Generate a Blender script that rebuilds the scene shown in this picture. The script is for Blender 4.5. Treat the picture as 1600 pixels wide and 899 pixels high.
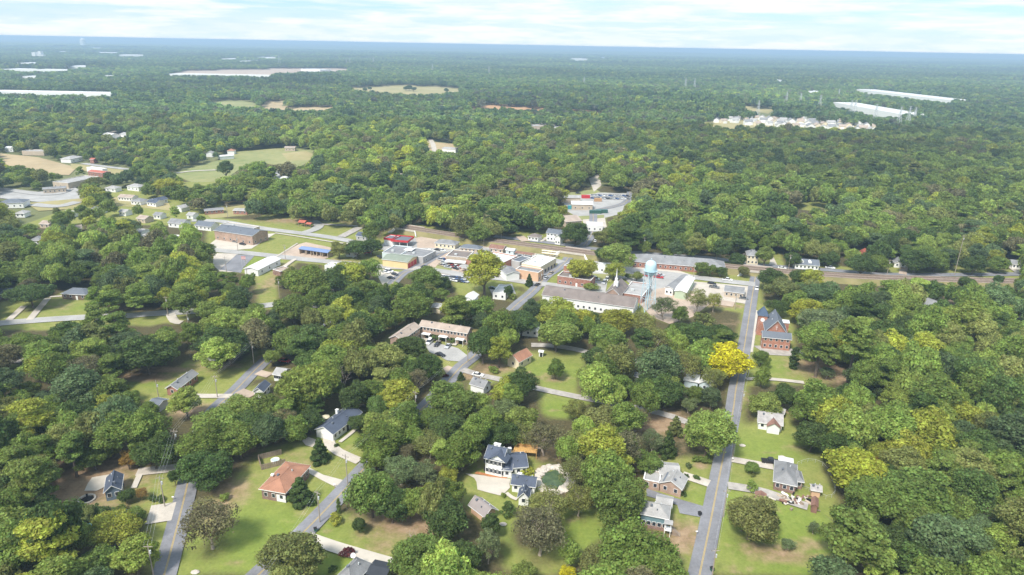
import bpy, math, random
import numpy as np
from mathutils import Vector, Matrix
random.seed(11); RNG = np.random.default_rng(11)
S = bpy.context.scene
for o in list(bpy.data.objects): bpy.data.objects.remove(o)
COL = S.collection

# ------------------------------------------------------------------ camera
FP = 1067.0                                   # focal length in photo pixels (1600 wide)
PITCH = math.atan((449.5 - 70.5) / FP); ROLL = 0.0188
CAM = Vector((0, 0, 120.0))
FWD = Vector((0, math.cos(PITCH), -math.sin(PITCH)))
U0 = Vector((0, math.sin(PITCH), math.cos(PITCH))); X0 = Vector((1, 0, 0))
RT = X0 * math.cos(ROLL) + U0 * math.sin(ROLL)
UP = U0 * math.cos(ROLL) - X0 * math.sin(ROLL)
cd = bpy.data.cameras.new('camera'); cam = bpy.data.objects.new('camera', cd); COL.objects.link(cam)
cd.sensor_width = 36; cd.lens = FP * 36 / 1600; cd.clip_start = 1; cd.clip_end = 200000
m = Matrix((RT, UP, -FWD)).transposed().to_4x4(); m.translation = CAM
cam.matrix_world = m; S.camera = cam

def P(px, py, z=0.0):
    d = FWD + RT * ((px - 800) / FP) + UP * ((449.5 - py) / FP)
    s = (z - CAM.z) / min(d.z, -0.0012)
    q = CAM + d * s
    return Vector((q.x, q.y, z))
aR, aU, aF, aC = (np.array(v) for v in (RT, UP, FWD, CAM))
def proj(pts):
    q = np.asarray(pts, float) - aC
    dep = q @ aF
    return 800 + FP * (q @ aR) / dep, 449.5 - FP * (q @ aU) / dep, dep

# ------------------------------------------------------------------ sky and sun
SUN_EL, SUN_AZ = math.radians(52), math.radians(215)   # azimuth clockwise from +Y: sun behind, left of the viewer
W = bpy.data.worlds.new('World'); S.world = W; W.use_nodes = True
nt = W.node_tree; N = nt.nodes; L = nt.links; N.clear()
out = N.new('ShaderNodeOutputWorld'); bg = N.new('ShaderNodeBackground'); bg.inputs[1].default_value = 0.15
sky = N.new('ShaderNodeTexSky'); sky.sky_type = 'NISHITA'; sky.sun_disc = False
sky.sun_elevation = SUN_EL; sky.sun_rotation = SUN_AZ; sky.altitude = 300; sky.air_density = 1.0; sky.dust_density = 1.0; sky.ozone_density = 1.5
tc = N.new('ShaderNodeTexCoord'); mp = N.new('ShaderNodeMapping'); mp.inputs['Scale'].default_value = (4, 4, 46)
mp.inputs['Location'].default_value = (0.35, 0.1, 0.0)
nz = N.new('ShaderNodeTexNoise'); nz.inputs['Scale'].default_value = 1.15; nz.inputs['Detail'].default_value = 6; nz.inputs['Roughness'].default_value = 0.58
cr = N.new('ShaderNodeValToRGB'); cr.color_ramp.elements[0].position = 0.40; cr.color_ramp.elements[0].color = (0.0, 0.0, 0.0, 1)
cr.color_ramp.elements[1].position = 0.54; cr.color_ramp.elements[1].color = (1, 1, 1, 1)
sep = N.new('ShaderNodeSeparateXYZ'); hz = N.new('ShaderNodeMapRange')
hz.inputs[1].default_value = 0.0; hz.inputs[2].default_value = 0.045; hz.inputs[3].default_value = 1; hz.inputs[4].default_value = 0
mx = N.new('ShaderNodeMath'); mx.operation = 'MAXIMUM'
blue = N.new('ShaderNodeMix'); blue.data_type = 'RGBA'; blue.inputs[0].default_value = 0.8
blue.inputs[7].default_value = (1.25, 2.1, 3.1, 1)
mix = N.new('ShaderNodeMix'); mix.data_type = 'RGBA'
mp2 = N.new('ShaderNodeMapping'); mp2.inputs['Scale'].default_value = (7, 7, 50)
nz2 = N.new('ShaderNodeTexNoise'); nz2.inputs['Scale'].default_value = 1.6; nz2.inputs['Detail'].default_value = 7; nz2.inputs['Roughness'].default_value = 0.6
cr2 = N.new('ShaderNodeValToRGB'); cr2.color_ramp.elements[0].position = 0.40; cr2.color_ramp.elements[0].color = (2.55, 3.0, 3.3, 1)
cr2.color_ramp.elements[1].position = 0.56; cr2.color_ramp.elements[1].color = (3.1, 3.25, 3.35, 1)
L.new(tc.outputs['Generated'], mp.inputs[0]); L.new(mp.outputs[0], nz.inputs[0]); L.new(nz.outputs[0], cr.inputs[0])
L.new(tc.outputs['Generated'], mp2.inputs[0]); L.new(mp2.outputs[0], nz2.inputs[0]); L.new(nz2.outputs[0], cr2.inputs[0])
L.new(tc.outputs['Generated'], sep.inputs[0]); L.new(sep.outputs[2], hz.inputs[0])
L.new(cr.outputs[0], mx.inputs[0]); L.new(hz.outputs[0], mx.inputs[1])
L.new(sky.outputs[0], blue.inputs[6])
L.new(mx.outputs[0], mix.inputs[0]); L.new(blue.outputs[2], mix.inputs[6]); L.new(cr2.outputs[0], mix.inputs[7])
L.new(mix.outputs[2], bg.inputs[0]); L.new(bg.outputs[0], out.inputs[0])
sd = bpy.data.lights.new('sun', 'SUN'); so = bpy.data.objects.new('sun', sd); COL.objects.link(so)
sd.energy = 2.7; sd.angle = math.radians(12); sd.color = (1, 0.95, 0.87)
sdir = Vector((math.sin(SUN_AZ) * math.cos(SUN_EL), math.cos(SUN_AZ) * math.cos(SUN_EL), math.sin(SUN_EL)))
so.rotation_euler = sdir.to_track_quat('Z', 'Y').to_euler(); so.location = sdir * 300 + Vector((0, 0, 200))
S.view_settings.view_transform = 'Standard'; S.view_settings.look = 'None'; S.view_settings.gamma = 1
S.view_settings.exposure = 1.12
S.render.engine = 'CYCLES'; S.cycles.volume_bounces = 0; S.cycles.max_bounces = 6; S.cycles.transparent_max_bounces = 4

# ------------------------------------------------------------------ materials
def nodes_of(name):
    mt = bpy.data.materials.new(name); mt.use_nodes = True
    n = mt.node_tree.nodes; l = mt.node_tree.links; b = n['Principled BSDF']
    return mt, n, l, b
def mat(name, c, rough=0.85, amt=0.25, scale=0.6, c2=None, spec=0.3, bump=0.0, metal=0, fine=8.0):
    """colour with two scales of procedural variation"""
    mt, n, l, b = nodes_of(name)
    t = n.new('ShaderNodeTexCoord')
    a = n.new('ShaderNodeTexNoise'); a.inputs['Scale'].default_value = scale; a.inputs['Detail'].default_value = 5
    f = n.new('ShaderNodeTexNoise'); f.inputs['Scale'].default_value = fine; f.inputs['Detail'].default_value = 3
    l.new(t.outputs['Object'], a.inputs[0]); l.new(t.outputs['Object'], f.inputs[0])
    c2 = c2 or tuple(min(1, x * (1 + amt * 1.2)) for x in c)
    c1 = tuple(x * (1 - amt) for x in c)
    r = n.new('ShaderNodeValToRGB'); r.color_ramp.elements[0].position = 0.3; r.color_ramp.elements[1].position = 0.7
    r.color_ramp.elements[0].color = (*c1, 1); r.color_ramp.elements[1].color = (*c2, 1)
    ad = n.new('ShaderNodeMath'); ad.operation = 'MULTIPLY_ADD'; ad.inputs[1].default_value = 0.35; 
    sb = n.new('ShaderNodeMath'); sb.operation = 'MULTIPLY'; sb.inputs[1].default_value = 0.65
    l.new(a.outputs[0], sb.inputs[0]); l.new(f.outputs[0], ad.inputs[0]); l.new(sb.outputs[0], ad.inputs[2])
    l.new(ad.outputs[0], r.inputs[0]); l.new(r.outputs[0], b.inputs['Base Color'])
    b.inputs['Roughness'].default_value = rough; b.inputs['Specular IOR Level'].default_value = spec; b.inputs['Metallic'].default_value = metal
    if bump:
        bp = n.new('ShaderNodeBump'); bp.inputs['Strength'].default_value = bump; l.new(f.outputs[0], bp.inputs['Height']); l.new(bp.outputs[0], b.inputs['Normal'])
    return mt
def brick_mat(name, c, mortar=(0.38, 0.34, 0.3)):
    mt, n, l, b = nodes_of(name)
    t = n.new('ShaderNodeTexCoord'); mpn = n.new('ShaderNodeMapping')
    sx = n.new('ShaderNodeSeparateXYZ'); cx = n.new('ShaderNodeCombineXYZ'); add = n.new('ShaderNodeMath')
    l.new(t.outputs['Object'], sx.inputs[0]); l.new(sx.outputs[0], add.inputs[0]); l.new(sx.outputs[1], add.inputs[1])
    l.new(add.outputs[0], cx.inputs[0]); l.new(sx.outputs[2], cx.inputs[1])
    br = n.new('ShaderNodeTexBrick'); br.inputs['Scale'].default_value = 3.0; br.inputs['Mortar Size'].default_value = 0.02
    br.inputs['Color1'].default_value = (*c, 1); br.inputs['Color2'].default_value = (*[x * 0.7 for x in c], 1); br.inputs['Mortar'].default_value = (*mortar, 1)
    l.new(cx.outputs[0], br.inputs[0])
    nz = n.new('ShaderNodeTexNoise'); nz.inputs['Scale'].default_value = 0.5
    mr = n.new('ShaderNodeMapRange'); mr.inputs[1].default_value = 0.3; mr.inputs[2].default_value = 0.7; mr.inputs[3].default_value = 0.8; mr.inputs[4].default_value = 1.15
    l.new(t.outputs['Object'], nz.inputs[0]); l.new(nz.outputs[0], mr.inputs[0])
    hs = n.new('ShaderNodeVectorMath'); hs.operation = 'SCALE'; l.new(br.outputs[0], hs.inputs[0]); l.new(mr.outputs[0], hs.inputs['Scale'])
    l.new(hs.outputs[0], b.inputs['Base Color']); b.inputs['Roughness'].default_value = 0.9
    return mt
def leaf_mat(name, typ, lo=0.55, hi=1.5):
    mt, n, l, b = nodes_of(name)
    if typ == 'obj':
        s = n.new('ShaderNodeObjectInfo'); colr = s.outputs['Color']
    else:
        s = n.new('ShaderNodeAttribute'); s.attribute_type = 'INSTANCER'; s.attribute_name = 'tint'; colr = s.outputs['Color']
    g = n.new('ShaderNodeNewGeometry'); t = n.new('ShaderNodeTexCoord')
    nz = n.new('ShaderNodeTexNoise'); nz.inputs['Scale'].default_value = 0.28; nz.inputs['Detail'].default_value = 2
    l.new(t.outputs['Object'], nz.inputs[0])
    r = n.new('ShaderNodeMapRange'); r.inputs[3].default_value = lo; r.inputs[4].default_value = hi; l.new(g.outputs['Random Per Island'], r.inputs[0])
    r2 = n.new('ShaderNodeMapRange'); r2.inputs[1].default_value = 0.3; r2.inputs[2].default_value = 0.7; r2.inputs[3].default_value = 0.7; r2.inputs[4].default_value = 1.35
    l.new(nz.outputs[0], r2.inputs[0])
    mu = n.new('ShaderNodeMath'); mu.operation = 'MULTIPLY'; l.new(r.outputs[0], mu.inputs[0]); l.new(r2.outputs[0], mu.inputs[1])
    v = n.new('ShaderNodeVectorMath'); v.operation = 'SCALE'; l.new(colr, v.inputs[0]); l.new(mu.outputs[0], v.inputs['Scale'])
    hs = n.new('ShaderNodeHueSaturation'); l.new(v.outputs[0], hs.inputs['Color'])
    r3 = n.new('ShaderNodeMapRange'); r3.inputs[3].default_value = 0.472; r3.inputs[4].default_value = 0.512; l.new(g.outputs['Random Per Island'], r3.inputs[0]); l.new(r3.outputs[0], hs.inputs['Hue'])
    b.inputs['Roughness'].default_value = 0.7; b.inputs['Specular IOR Level'].default_value = 0.25
    tr = n.new('ShaderNodeBsdfTranslucent'); ms = n.new('ShaderNodeMixShader'); ms.inputs[0].default_value = 0.5
    l.new(hs.outputs[0], b.inputs['Base Color']); l.new(hs.outputs[0], tr.inputs[0])
    l.new(b.outputs[0], ms.inputs[1]); l.new(tr.outputs[0], ms.inputs[2])
    l.new(ms.outputs[0], n['Material Output'].inputs[0])
    return mt
LEAF = leaf_mat('leaves', 'obj'); LEAFS = leaf_mat('leaves_woodland', 'inst'); LEAFF = leaf_mat('leaves_far_woodland', 'inst', 0.8, 1.2)
BARK = mat('bark', (0.14, 0.11, 0.085), 0.95, 0.35, 1.5); PALEBARK = mat('pale_bark', (0.36, 0.30, 0.25), 0.9, 0.3, 1.5)
M = dict(
 asphalt=mat('asphalt', (0.20, 0.20, 0.215), 0.9, 0.26, 0.12, fine=1.5), darkasphalt=mat('dark_asphalt', (0.10, 0.10, 0.105), 0.9, 0.2, 0.2),
 lot=mat('parking_lot', (0.35, 0.34, 0.325), 0.9, 0.2, 0.12, fine=1.2), concrete=mat('concrete', (0.47, 0.42, 0.36), 0.85, 0.16, 0.25, fine=2),
 paleconc=mat('pale_concrete', (0.50, 0.455, 0.39), 0.85, 0.12, 0.3), clay=mat('clay_lot', (0.42, 0.33, 0.26), 0.95, 0.22, 0.08, fine=0.7),
 orange=mat('orange_dirt', (0.42, 0.25, 0.13), 0.95, 0.25, 0.02, fine=0.1), gravel=mat('gravel', (0.36, 0.33, 0.30), 0.95, 0.3, 0.5), 
 yellow=mat('yellow_paint', (0.50, 0.35, 0.09), 0.7, 0.15, 0.4), whitep=mat('white_paint', (0.7, 0.7, 0.68), 0.7, 0.12, 0.4),
 ballast=mat('ballast', (0.27, 0.205, 0.165), 0.95, 0.3, 0.4), rail=mat('rail_steel', (0.20, 0.13, 0.10), 0.5, 0.2, metal=0.4), bank=mat('embankment', (0.20, 0.20, 0.07), 0.95, 0.35, 0.12, c2=(0.30, 0.25, 0.12)),
 field=mat('dry_field', (0.31, 0.29, 0.11), 0.95, 0.2, 0.02, c2=(0.40, 0.33, 0.17), fine=0.15), greenfield=mat('green_field', (0.22, 0.27, 0.09), 0.95, 0.25, 0.015, c2=(0.34, 0.31, 0.14), fine=0.12),
 tanfield=mat('tan_field', (0.40, 0.31, 0.18), 0.95, 0.2, 0.012, fine=0.1),
 white=mat('white_siding', (0.74, 0.74, 0.72), 0.7, 0.06, 0.5), cream=mat('cream_wall', (0.66, 0.58, 0.42), 0.8, 0.1, 0.4), tan=mat('tan_wall', (0.46, 0.38, 0.29), 0.85, 0.15, 0.4),
 yellowwall=mat('yellow_wall', (0.68, 0.52, 0.28), 0.8, 0.08, 0.3), peach=mat('peach_wall', (0.58, 0.38, 0.25), 0.85, 0.12, 0.3), greenwall=mat('green_metal', (0.42, 0.50, 0.36), 0.6, 0.1, 0.4), bluewall=mat('slate_blue_siding', (0.12, 0.16, 0.21), 0.75, 0.1, 0.4),
 teal=mat('teal_siding', (0.15, 0.24, 0.27), 0.75, 0.12, 0.4), paleblue=mat('pale_blue_siding', (0.52, 0.60, 0.62), 0.75, 0.08, 0.4), greywall=mat('grey_wall', (0.38, 0.38, 0.37), 0.8, 0.12, 0.4), brownwall=mat('brown_wall', (0.16, 0.11, 0.08), 0.85, 0.2, 0.4),
 brick=brick_mat('red_brick', (0.34, 0.12, 0.075)), brightbrick=brick_mat('orange_brick', (0.44, 0.16, 0.09)), tanbrick=brick_mat('tan_brick', (0.45, 0.29, 0.21)), darkbrick=brick_mat('brown_brick', (0.24, 0.12, 0.09)),
 r_blue=mat('blue_grey_shingle', (0.075, 0.09, 0.125), 0.85, 0.26, 0.3, fine=3), r_grey=mat('grey_shingle', (0.22, 0.22, 0.225), 0.85, 0.26, 0.3, fine=3), r_pale=mat('pale_grey_shingle', (0.34, 0.33, 0.32), 0.85, 0.26, 0.3, fine=3),
 r_brown=mat('brown_shingle', (0.19, 0.16, 0.145), 0.88, 0.26, 0.25, fine=3), r_tan=mat('tan_shingle', (0.36, 0.29, 0.24), 0.88, 0.26, 0.3, fine=3), r_orange=mat('orange_shingle', (0.33, 0.165, 0.105), 0.88, 0.26, 0.3, fine=3),
 r_dark=mat('charcoal_shingle', (0.04, 0.045, 0.055), 0.8, 0.2, 0.3, fine=3), r_white=mat('white_membrane', (0.62, 0.62, 0.61), 0.6, 0.12, 0.15), r_metal=mat('mauve_metal_roof', (0.27, 0.235, 0.225), 0.5, 0.12, 0.4, spec=0.5),
 r_green=mat('green_grey_roof', (0.22, 0.25, 0.20), 0.8, 0.15, 0.3), r_red=mat('red_metal_roof', (0.42, 0.12, 0.08), 0.6, 0.2, 0.3), r_rust=mat('rusty_roof', (0.22, 0.12, 0.09), 0.9, 0.35, 0.6),
 r_bright=mat('blue_canopy_roof', (0.17, 0.24, 0.42), 0.6, 0.12, 0.3), r_weather=mat('weathered_roof', (0.33, 0.31, 0.30), 0.85, 0.35, 0.8), r_slate=mat('slate_roof', (0.13, 0.145, 0.17), 0.8, 0.12, 0.4, fine=3),
 red=mat('red_fascia', (0.48, 0.04, 0.045), 0.5, 0.08, 0.5), steelblue=mat('tower_blue_paint', (0.47, 0.62, 0.68), 0.5, 0.08, 0.3), glass=mat('window_glass', (0.03, 0.035, 0.045), 0.15, 0.2, 0.5, spec=0.6), dark=mat('dark_interior', (0.02, 0.02, 0.02), 0.9, 0.2, 1),
 shutter=mat('black_shutter', (0.02, 0.022, 0.028), 0.6, 0.1, 1), trim=mat('white_trim', (0.76, 0.75, 0.73), 0.6, 0.05, 1), wood=mat('yellow_deck_wood', (0.55, 0.33, 0.12), 0.7, 0.2, 1.5), greywood=mat('weathered_wood', (0.27, 0.21, 0.16), 0.85, 0.3, 1.2),
 tyre=mat('tyre_rubber', (0.02, 0.02, 0.02), 0.9, 0.1, 4), pole=mat('pole_wood', (0.34, 0.29, 0.24), 0.9, 0.2, 1), galv=mat('galvanised_steel', (0.50, 0.52, 0.52), 0.5, 0.1, 1), mulch=mat('orange_mulch', (0.40, 0.17, 0.07), 0.95, 0.3, 1.5),
 stone=mat('pale_stone', (0.50, 0.45, 0.39), 0.9, 0.35, 1.2), pond=mat('green_pond_water', (0.05, 0.10, 0.06), 0.2, 0.5, 0.6, spec=0.5, c2=(0.12, 0.17, 0.08)), tealmetal=mat('teal_metal', (0.05, 0.28, 0.32), 0.5, 0.12, 0.5), bluetarp=mat('blue_tarp', (0.05, 0.33, 0.72), 0.5, 0.15, 1.0),
)
CARP = {}
for k, c in dict(white=(0.75, 0.75, 0.74), black=(0.015, 0.015, 0.018), silver=(0.45, 0.46, 0.48), red=(0.42, 0.025, 0.03), blue=(0.05, 0.10, 0.25), grey=(0.14, 0.145, 0.15), green=(0.03, 0.10, 0.08), tan=(0.4, 0.33, 0.24), orange=(0.6, 0.16, 0.04)).items():
    CARP[k] = mat(k + '_car_paint', c, 0.3, 0.04, 1.0, spec=0.6)

# ------------------------------------------------------------------ mesh helpers
def mesh_obj(name, verts, faces, mats, parent=None, mi=None, smooth=False):
    me = bpy.data.meshes.new(name); me.from_pydata([tuple(v) for v in verts], [], faces)
    for mm in (mats if isinstance(mats, (list, tuple)) else [mats]): me.materials.append(mm)
    if mi is not None: me.polygons.foreach_set('material_index', mi)
    if smooth: me.polygons.foreach_set('use_smooth', [True] * len(me.polygons))
    me.update()
    o = bpy.data.objects.new(name, me); COL.objects.link(o)
    if parent: o.parent = parent
    return o
def inst(name, me, parent=None, loc=(0, 0, 0), rz=0, sc=(1, 1, 1)):
    o = bpy.data.objects.new(name, me); COL.objects.link(o)
    if parent: o.parent = parent
    o.location = loc; o.rotation_euler = (0, 0, rz); o.scale = sc
    return o
def tag(o, label=None, cat=None, group=None, kind=None):
    if label: o['label'] = label
    if cat: o['category'] = cat
    if group: o['group'] = group
    if kind: o['kind'] = kind
    return o
def empty(name, loc, rz=0):
    o = bpy.data.objects.new(name, None); COL.objects.link(o); o.location = loc; o.rotation_euler = (0, 0, rz); o.empty_display_size = 0.5
    return o
class MB:
    def __init__(s): s.v = []; s.f = []; s.m = []
    def box(s, x0, y0, z0, x1, y1, z1, mi=0):
        n = len(s.v)
        s.v += [(x0, y0, z0), (x1, y0, z0), (x1, y1, z0), (x0, y1, z0), (x0, y0, z1), (x1, y0, z1), (x1, y1, z1), (x0, y1, z1)]
        for q in ((3, 2, 1, 0), (4, 5, 6, 7), (0, 1, 5, 4), (1, 2, 6, 5), (2, 3, 7, 6), (3, 0, 4, 7)): s.f.append(tuple(n + i for i in q)); s.m.append(mi)
    def poly(s, pts, mi=0):
        n = len(s.v); s.v += [tuple(p) for p in pts]; s.f.append(tuple(range(n, n + len(pts)))); s.m.append(mi)
    def tube(s, a, b, r0, r1, k=6, mi=0, cap=True):
        a = Vector(a); b = Vector(b); d = (b - a).normalized()
        u = d.orthogonal().normalized(); w = d.cross(u); n = len(s.v)
        for c, r in ((a, r0), (b, r1)):
            for i in range(k):
                t = 2 * math.pi * i / k; s.v.append(tuple(c + (u * math.cos(t) + w * math.sin(t)) * r))
        for i in range(k):
            j = (i + 1) % k; s.f.append((n + i, n + j, n + k + j, n + k + i)); s.m.append(mi)
        if cap: s.f.append(tuple(n + k + i for i in range(k))); s.m.append(mi); s.f.append(tuple(n + k - 1 - i for i in range(k))); s.m.append(mi)
    def lathe(s, prof, k=16, c=(0, 0), mi=0):
        n = len(s.v)
        for (r, z) in prof:
            for i in range(k):
                t = 2 * math.pi * i / k; s.v.append((c[0] + r * math.cos(t), c[1] + r * math.sin(t), z))
        for j in range(len(prof) - 1):
            for i in range(k):
                i2 = (i + 1) % k; s.f.append((n + j * k + i, n + j * k + i2, n + (j + 1) * k + i2, n + (j + 1) * k + i)); s.m.append(mi)
    def build(s, name, mats, parent=None, smooth=False):
        return mesh_obj(name, s.v, s.f, mats, parent, s.m, smooth)

# ------------------------------------------------------------------ masks in the photo's frame, used only to decide where woodland is left out
MW, MH = 1000, 562; SC = MW / 1600.0
VIS = np.zeros((MH, MW), bool); SOFT = np.zeros((MH, MW), bool); GRD = np.zeros((MH, MW), bool)
gy, gx = np.mgrid[0:MH, 0:MW]; gx = (gx + 0.5) / SC; gy = (gy + 0.5) / SC
def fill(mask, pts):
    xs = [p[0] for p in pts]; ys = [p[1] for p in pts]
    x0 = max(0, int(min(xs) * SC) - 1); x1 = min(MW, int(max(xs) * SC) + 2); y0 = max(0, int(min(ys) * SC) - 1); y1 = min(MH, int(max(ys) * SC) + 2)
    if x1 <= x0 or y1 <= y0: return
    X = gx[y0:y1, x0:x1]; Y = gy[y0:y1, x0:x1]; ins = np.zeros(X.shape, bool); j = len(pts) - 1
    for i in range(len(pts)):
        xi, yi = pts[i]; xj, yj = pts[j]
        c = (yi > Y) != (yj > Y)
        ins ^= c & (X < (xj - xi) * (Y - yi) / ((yj - yi) or 1e-9) + xi); j = i
    mask[y0:y1, x0:x1] |= ins
def look(mask, px, py):
    i = (np.asarray(py) * SC).astype(int); j = (np.asarray(px) * SC).astype(int)
    ok = (i >= 0) & (i < MH) & (j >= 0) & (j < MW)
    r = np.zeros(i.shape, bool); r[ok] = mask[i[ok], j[ok]]; return r

# ------------------------------------------------------------------ ground sheets
ZL = [0.03]
def sheet(name, pts, m, vis=True, z=None, kind='structure'):
    """flat polygon from photo points laid on the ground"""
    if z is None: ZL[0] += 0.004; z = ZL[0]
    w = [P(x, y, 0) for x, y in pts]
    o = mesh_obj(name, [(v.x, v.y, z) for v in w], [tuple(range(len(w)))], M[m]); tag(o, kind=kind)
    if o.data.polygons[0].normal.z < 0: o.data.flip_normals()
    if vis: fill(VIS, pts)
    fill(GRD, pts); return o
def smooth_line(w, step=3.0):
    """Catmull-Rom through world points"""
    o = []
    n = len(w)
    for i in range(n - 1):
        p0 = w[max(0, i - 1)]; p1 = w[i]; p2 = w[i + 1]; p3 = w[min(n - 1, i + 2)]
        k = max(2, int((p2 - p1).length / step))
        k = min(k, 40)
        for j in range(k):
            t = j / k
            o.append(0.5 * ((2 * p1) + (p2 - p0) * t + (2 * p0 - 5 * p1 + 4 * p2 - p3) * t * t + (3 * p1 - p0 - 3 * p2 + p3) * t ** 3))
    o.append(w[-1].copy()); return o
def offs(line, d):
    r = []
    for i, p in enumerate(line):
        t = line[min(i + 1, len(line) - 1)] - line[max(i - 1, 0)]; t.z = 0; t.normalize()
        r.append(p + Vector((t.y, -t.x, 0)) * d)
    return r
def ribbon(name, line, d0, d1, z, m, kind='structure'):
    a = offs(line, d0); b = offs(line, d1); v = []; f = []
    for i in range(len(line)):
        v += [(a[i].x, a[i].y, z), (b[i].x, b[i].y, z)]
        if i: k = 2 * i; f.append((k - 2, k - 1, k + 1, k))
    o = mesh_obj(name, v, f, M[m]); tag(o, kind=kind)
    if o.data.polygons[0].normal.z < 0: o.data.flip_normals()
    return o
def road(name, pts, width, m='asphalt', yellow=False, vis=False, white=False, kerb=False):
    ZL[0] += 0.004
    line = smooth_line([P(x, y, 0) for x, y in pts])
    o = ribbon(name, line, -width / 2, width / 2, ZL[0], m)
    if yellow:
        ribbon('centre_line', line, -0.18, -0.07, ZL[0] + 0.02, 'yellow'); ribbon('centre_line', line, 0.07, 0.18, ZL[0] + 0.02, 'yellow')
    if white:
        for s in (-1, 1): ribbon('edge_line', line, s * (width / 2 - 0.35), s * (width / 2 - 0.22), ZL[0] + 0.02, 'whitep')
    for i in range(len(line) - 1):
        a = offs(line[i:i + 2], -width / 2 - 0.3); b = offs(line[i:i + 2], width / 2 + 0.3)
        X, Y, D = proj([a[0], a[1], b[1], b[0]])
        if (D > 5).all():
            q = list(zip(X, Y)); fill(GRD, q)
            if vis: fill(VIS, q)
    return line
# ------------------------------------------------------------------ land
def far_mesh():
    """one sheet to the horizon, in rings that grow with distance"""
    v = []; f = []; rs = [60 * 1.17 ** k for k in range(46)]; K = 48
    for r in rs:
        for i in range(K + 1):
            t = math.radians(-62 + 124 * i / K); v.append((r * math.sin(t), r * math.cos(t), -0.35))
    for j in range(len(rs) - 1):
        for i in range(K):
            a = j * (K + 1) + i; f.append((a, a + 1, a + K + 2, a + K + 1))
    v += [(-200, 60, -0.36), (200, 60, -0.36), (200, -300, -0.36), (-200, -300, -0.36)]; n = len(v); f.append((n - 1, n - 2, n - 3, n - 4))
    return v, f
M['woodfloor'] = mat('woodland_floor', (0.13, 0.155, 0.055), 0.95, 0.25, 0.01, c2=(0.19, 0.19, 0.08), fine=0.1)
v, f = far_mesh(); o = mesh_obj('ground', v, f, M['woodfloor']); tag(o, kind='structure')

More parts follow.
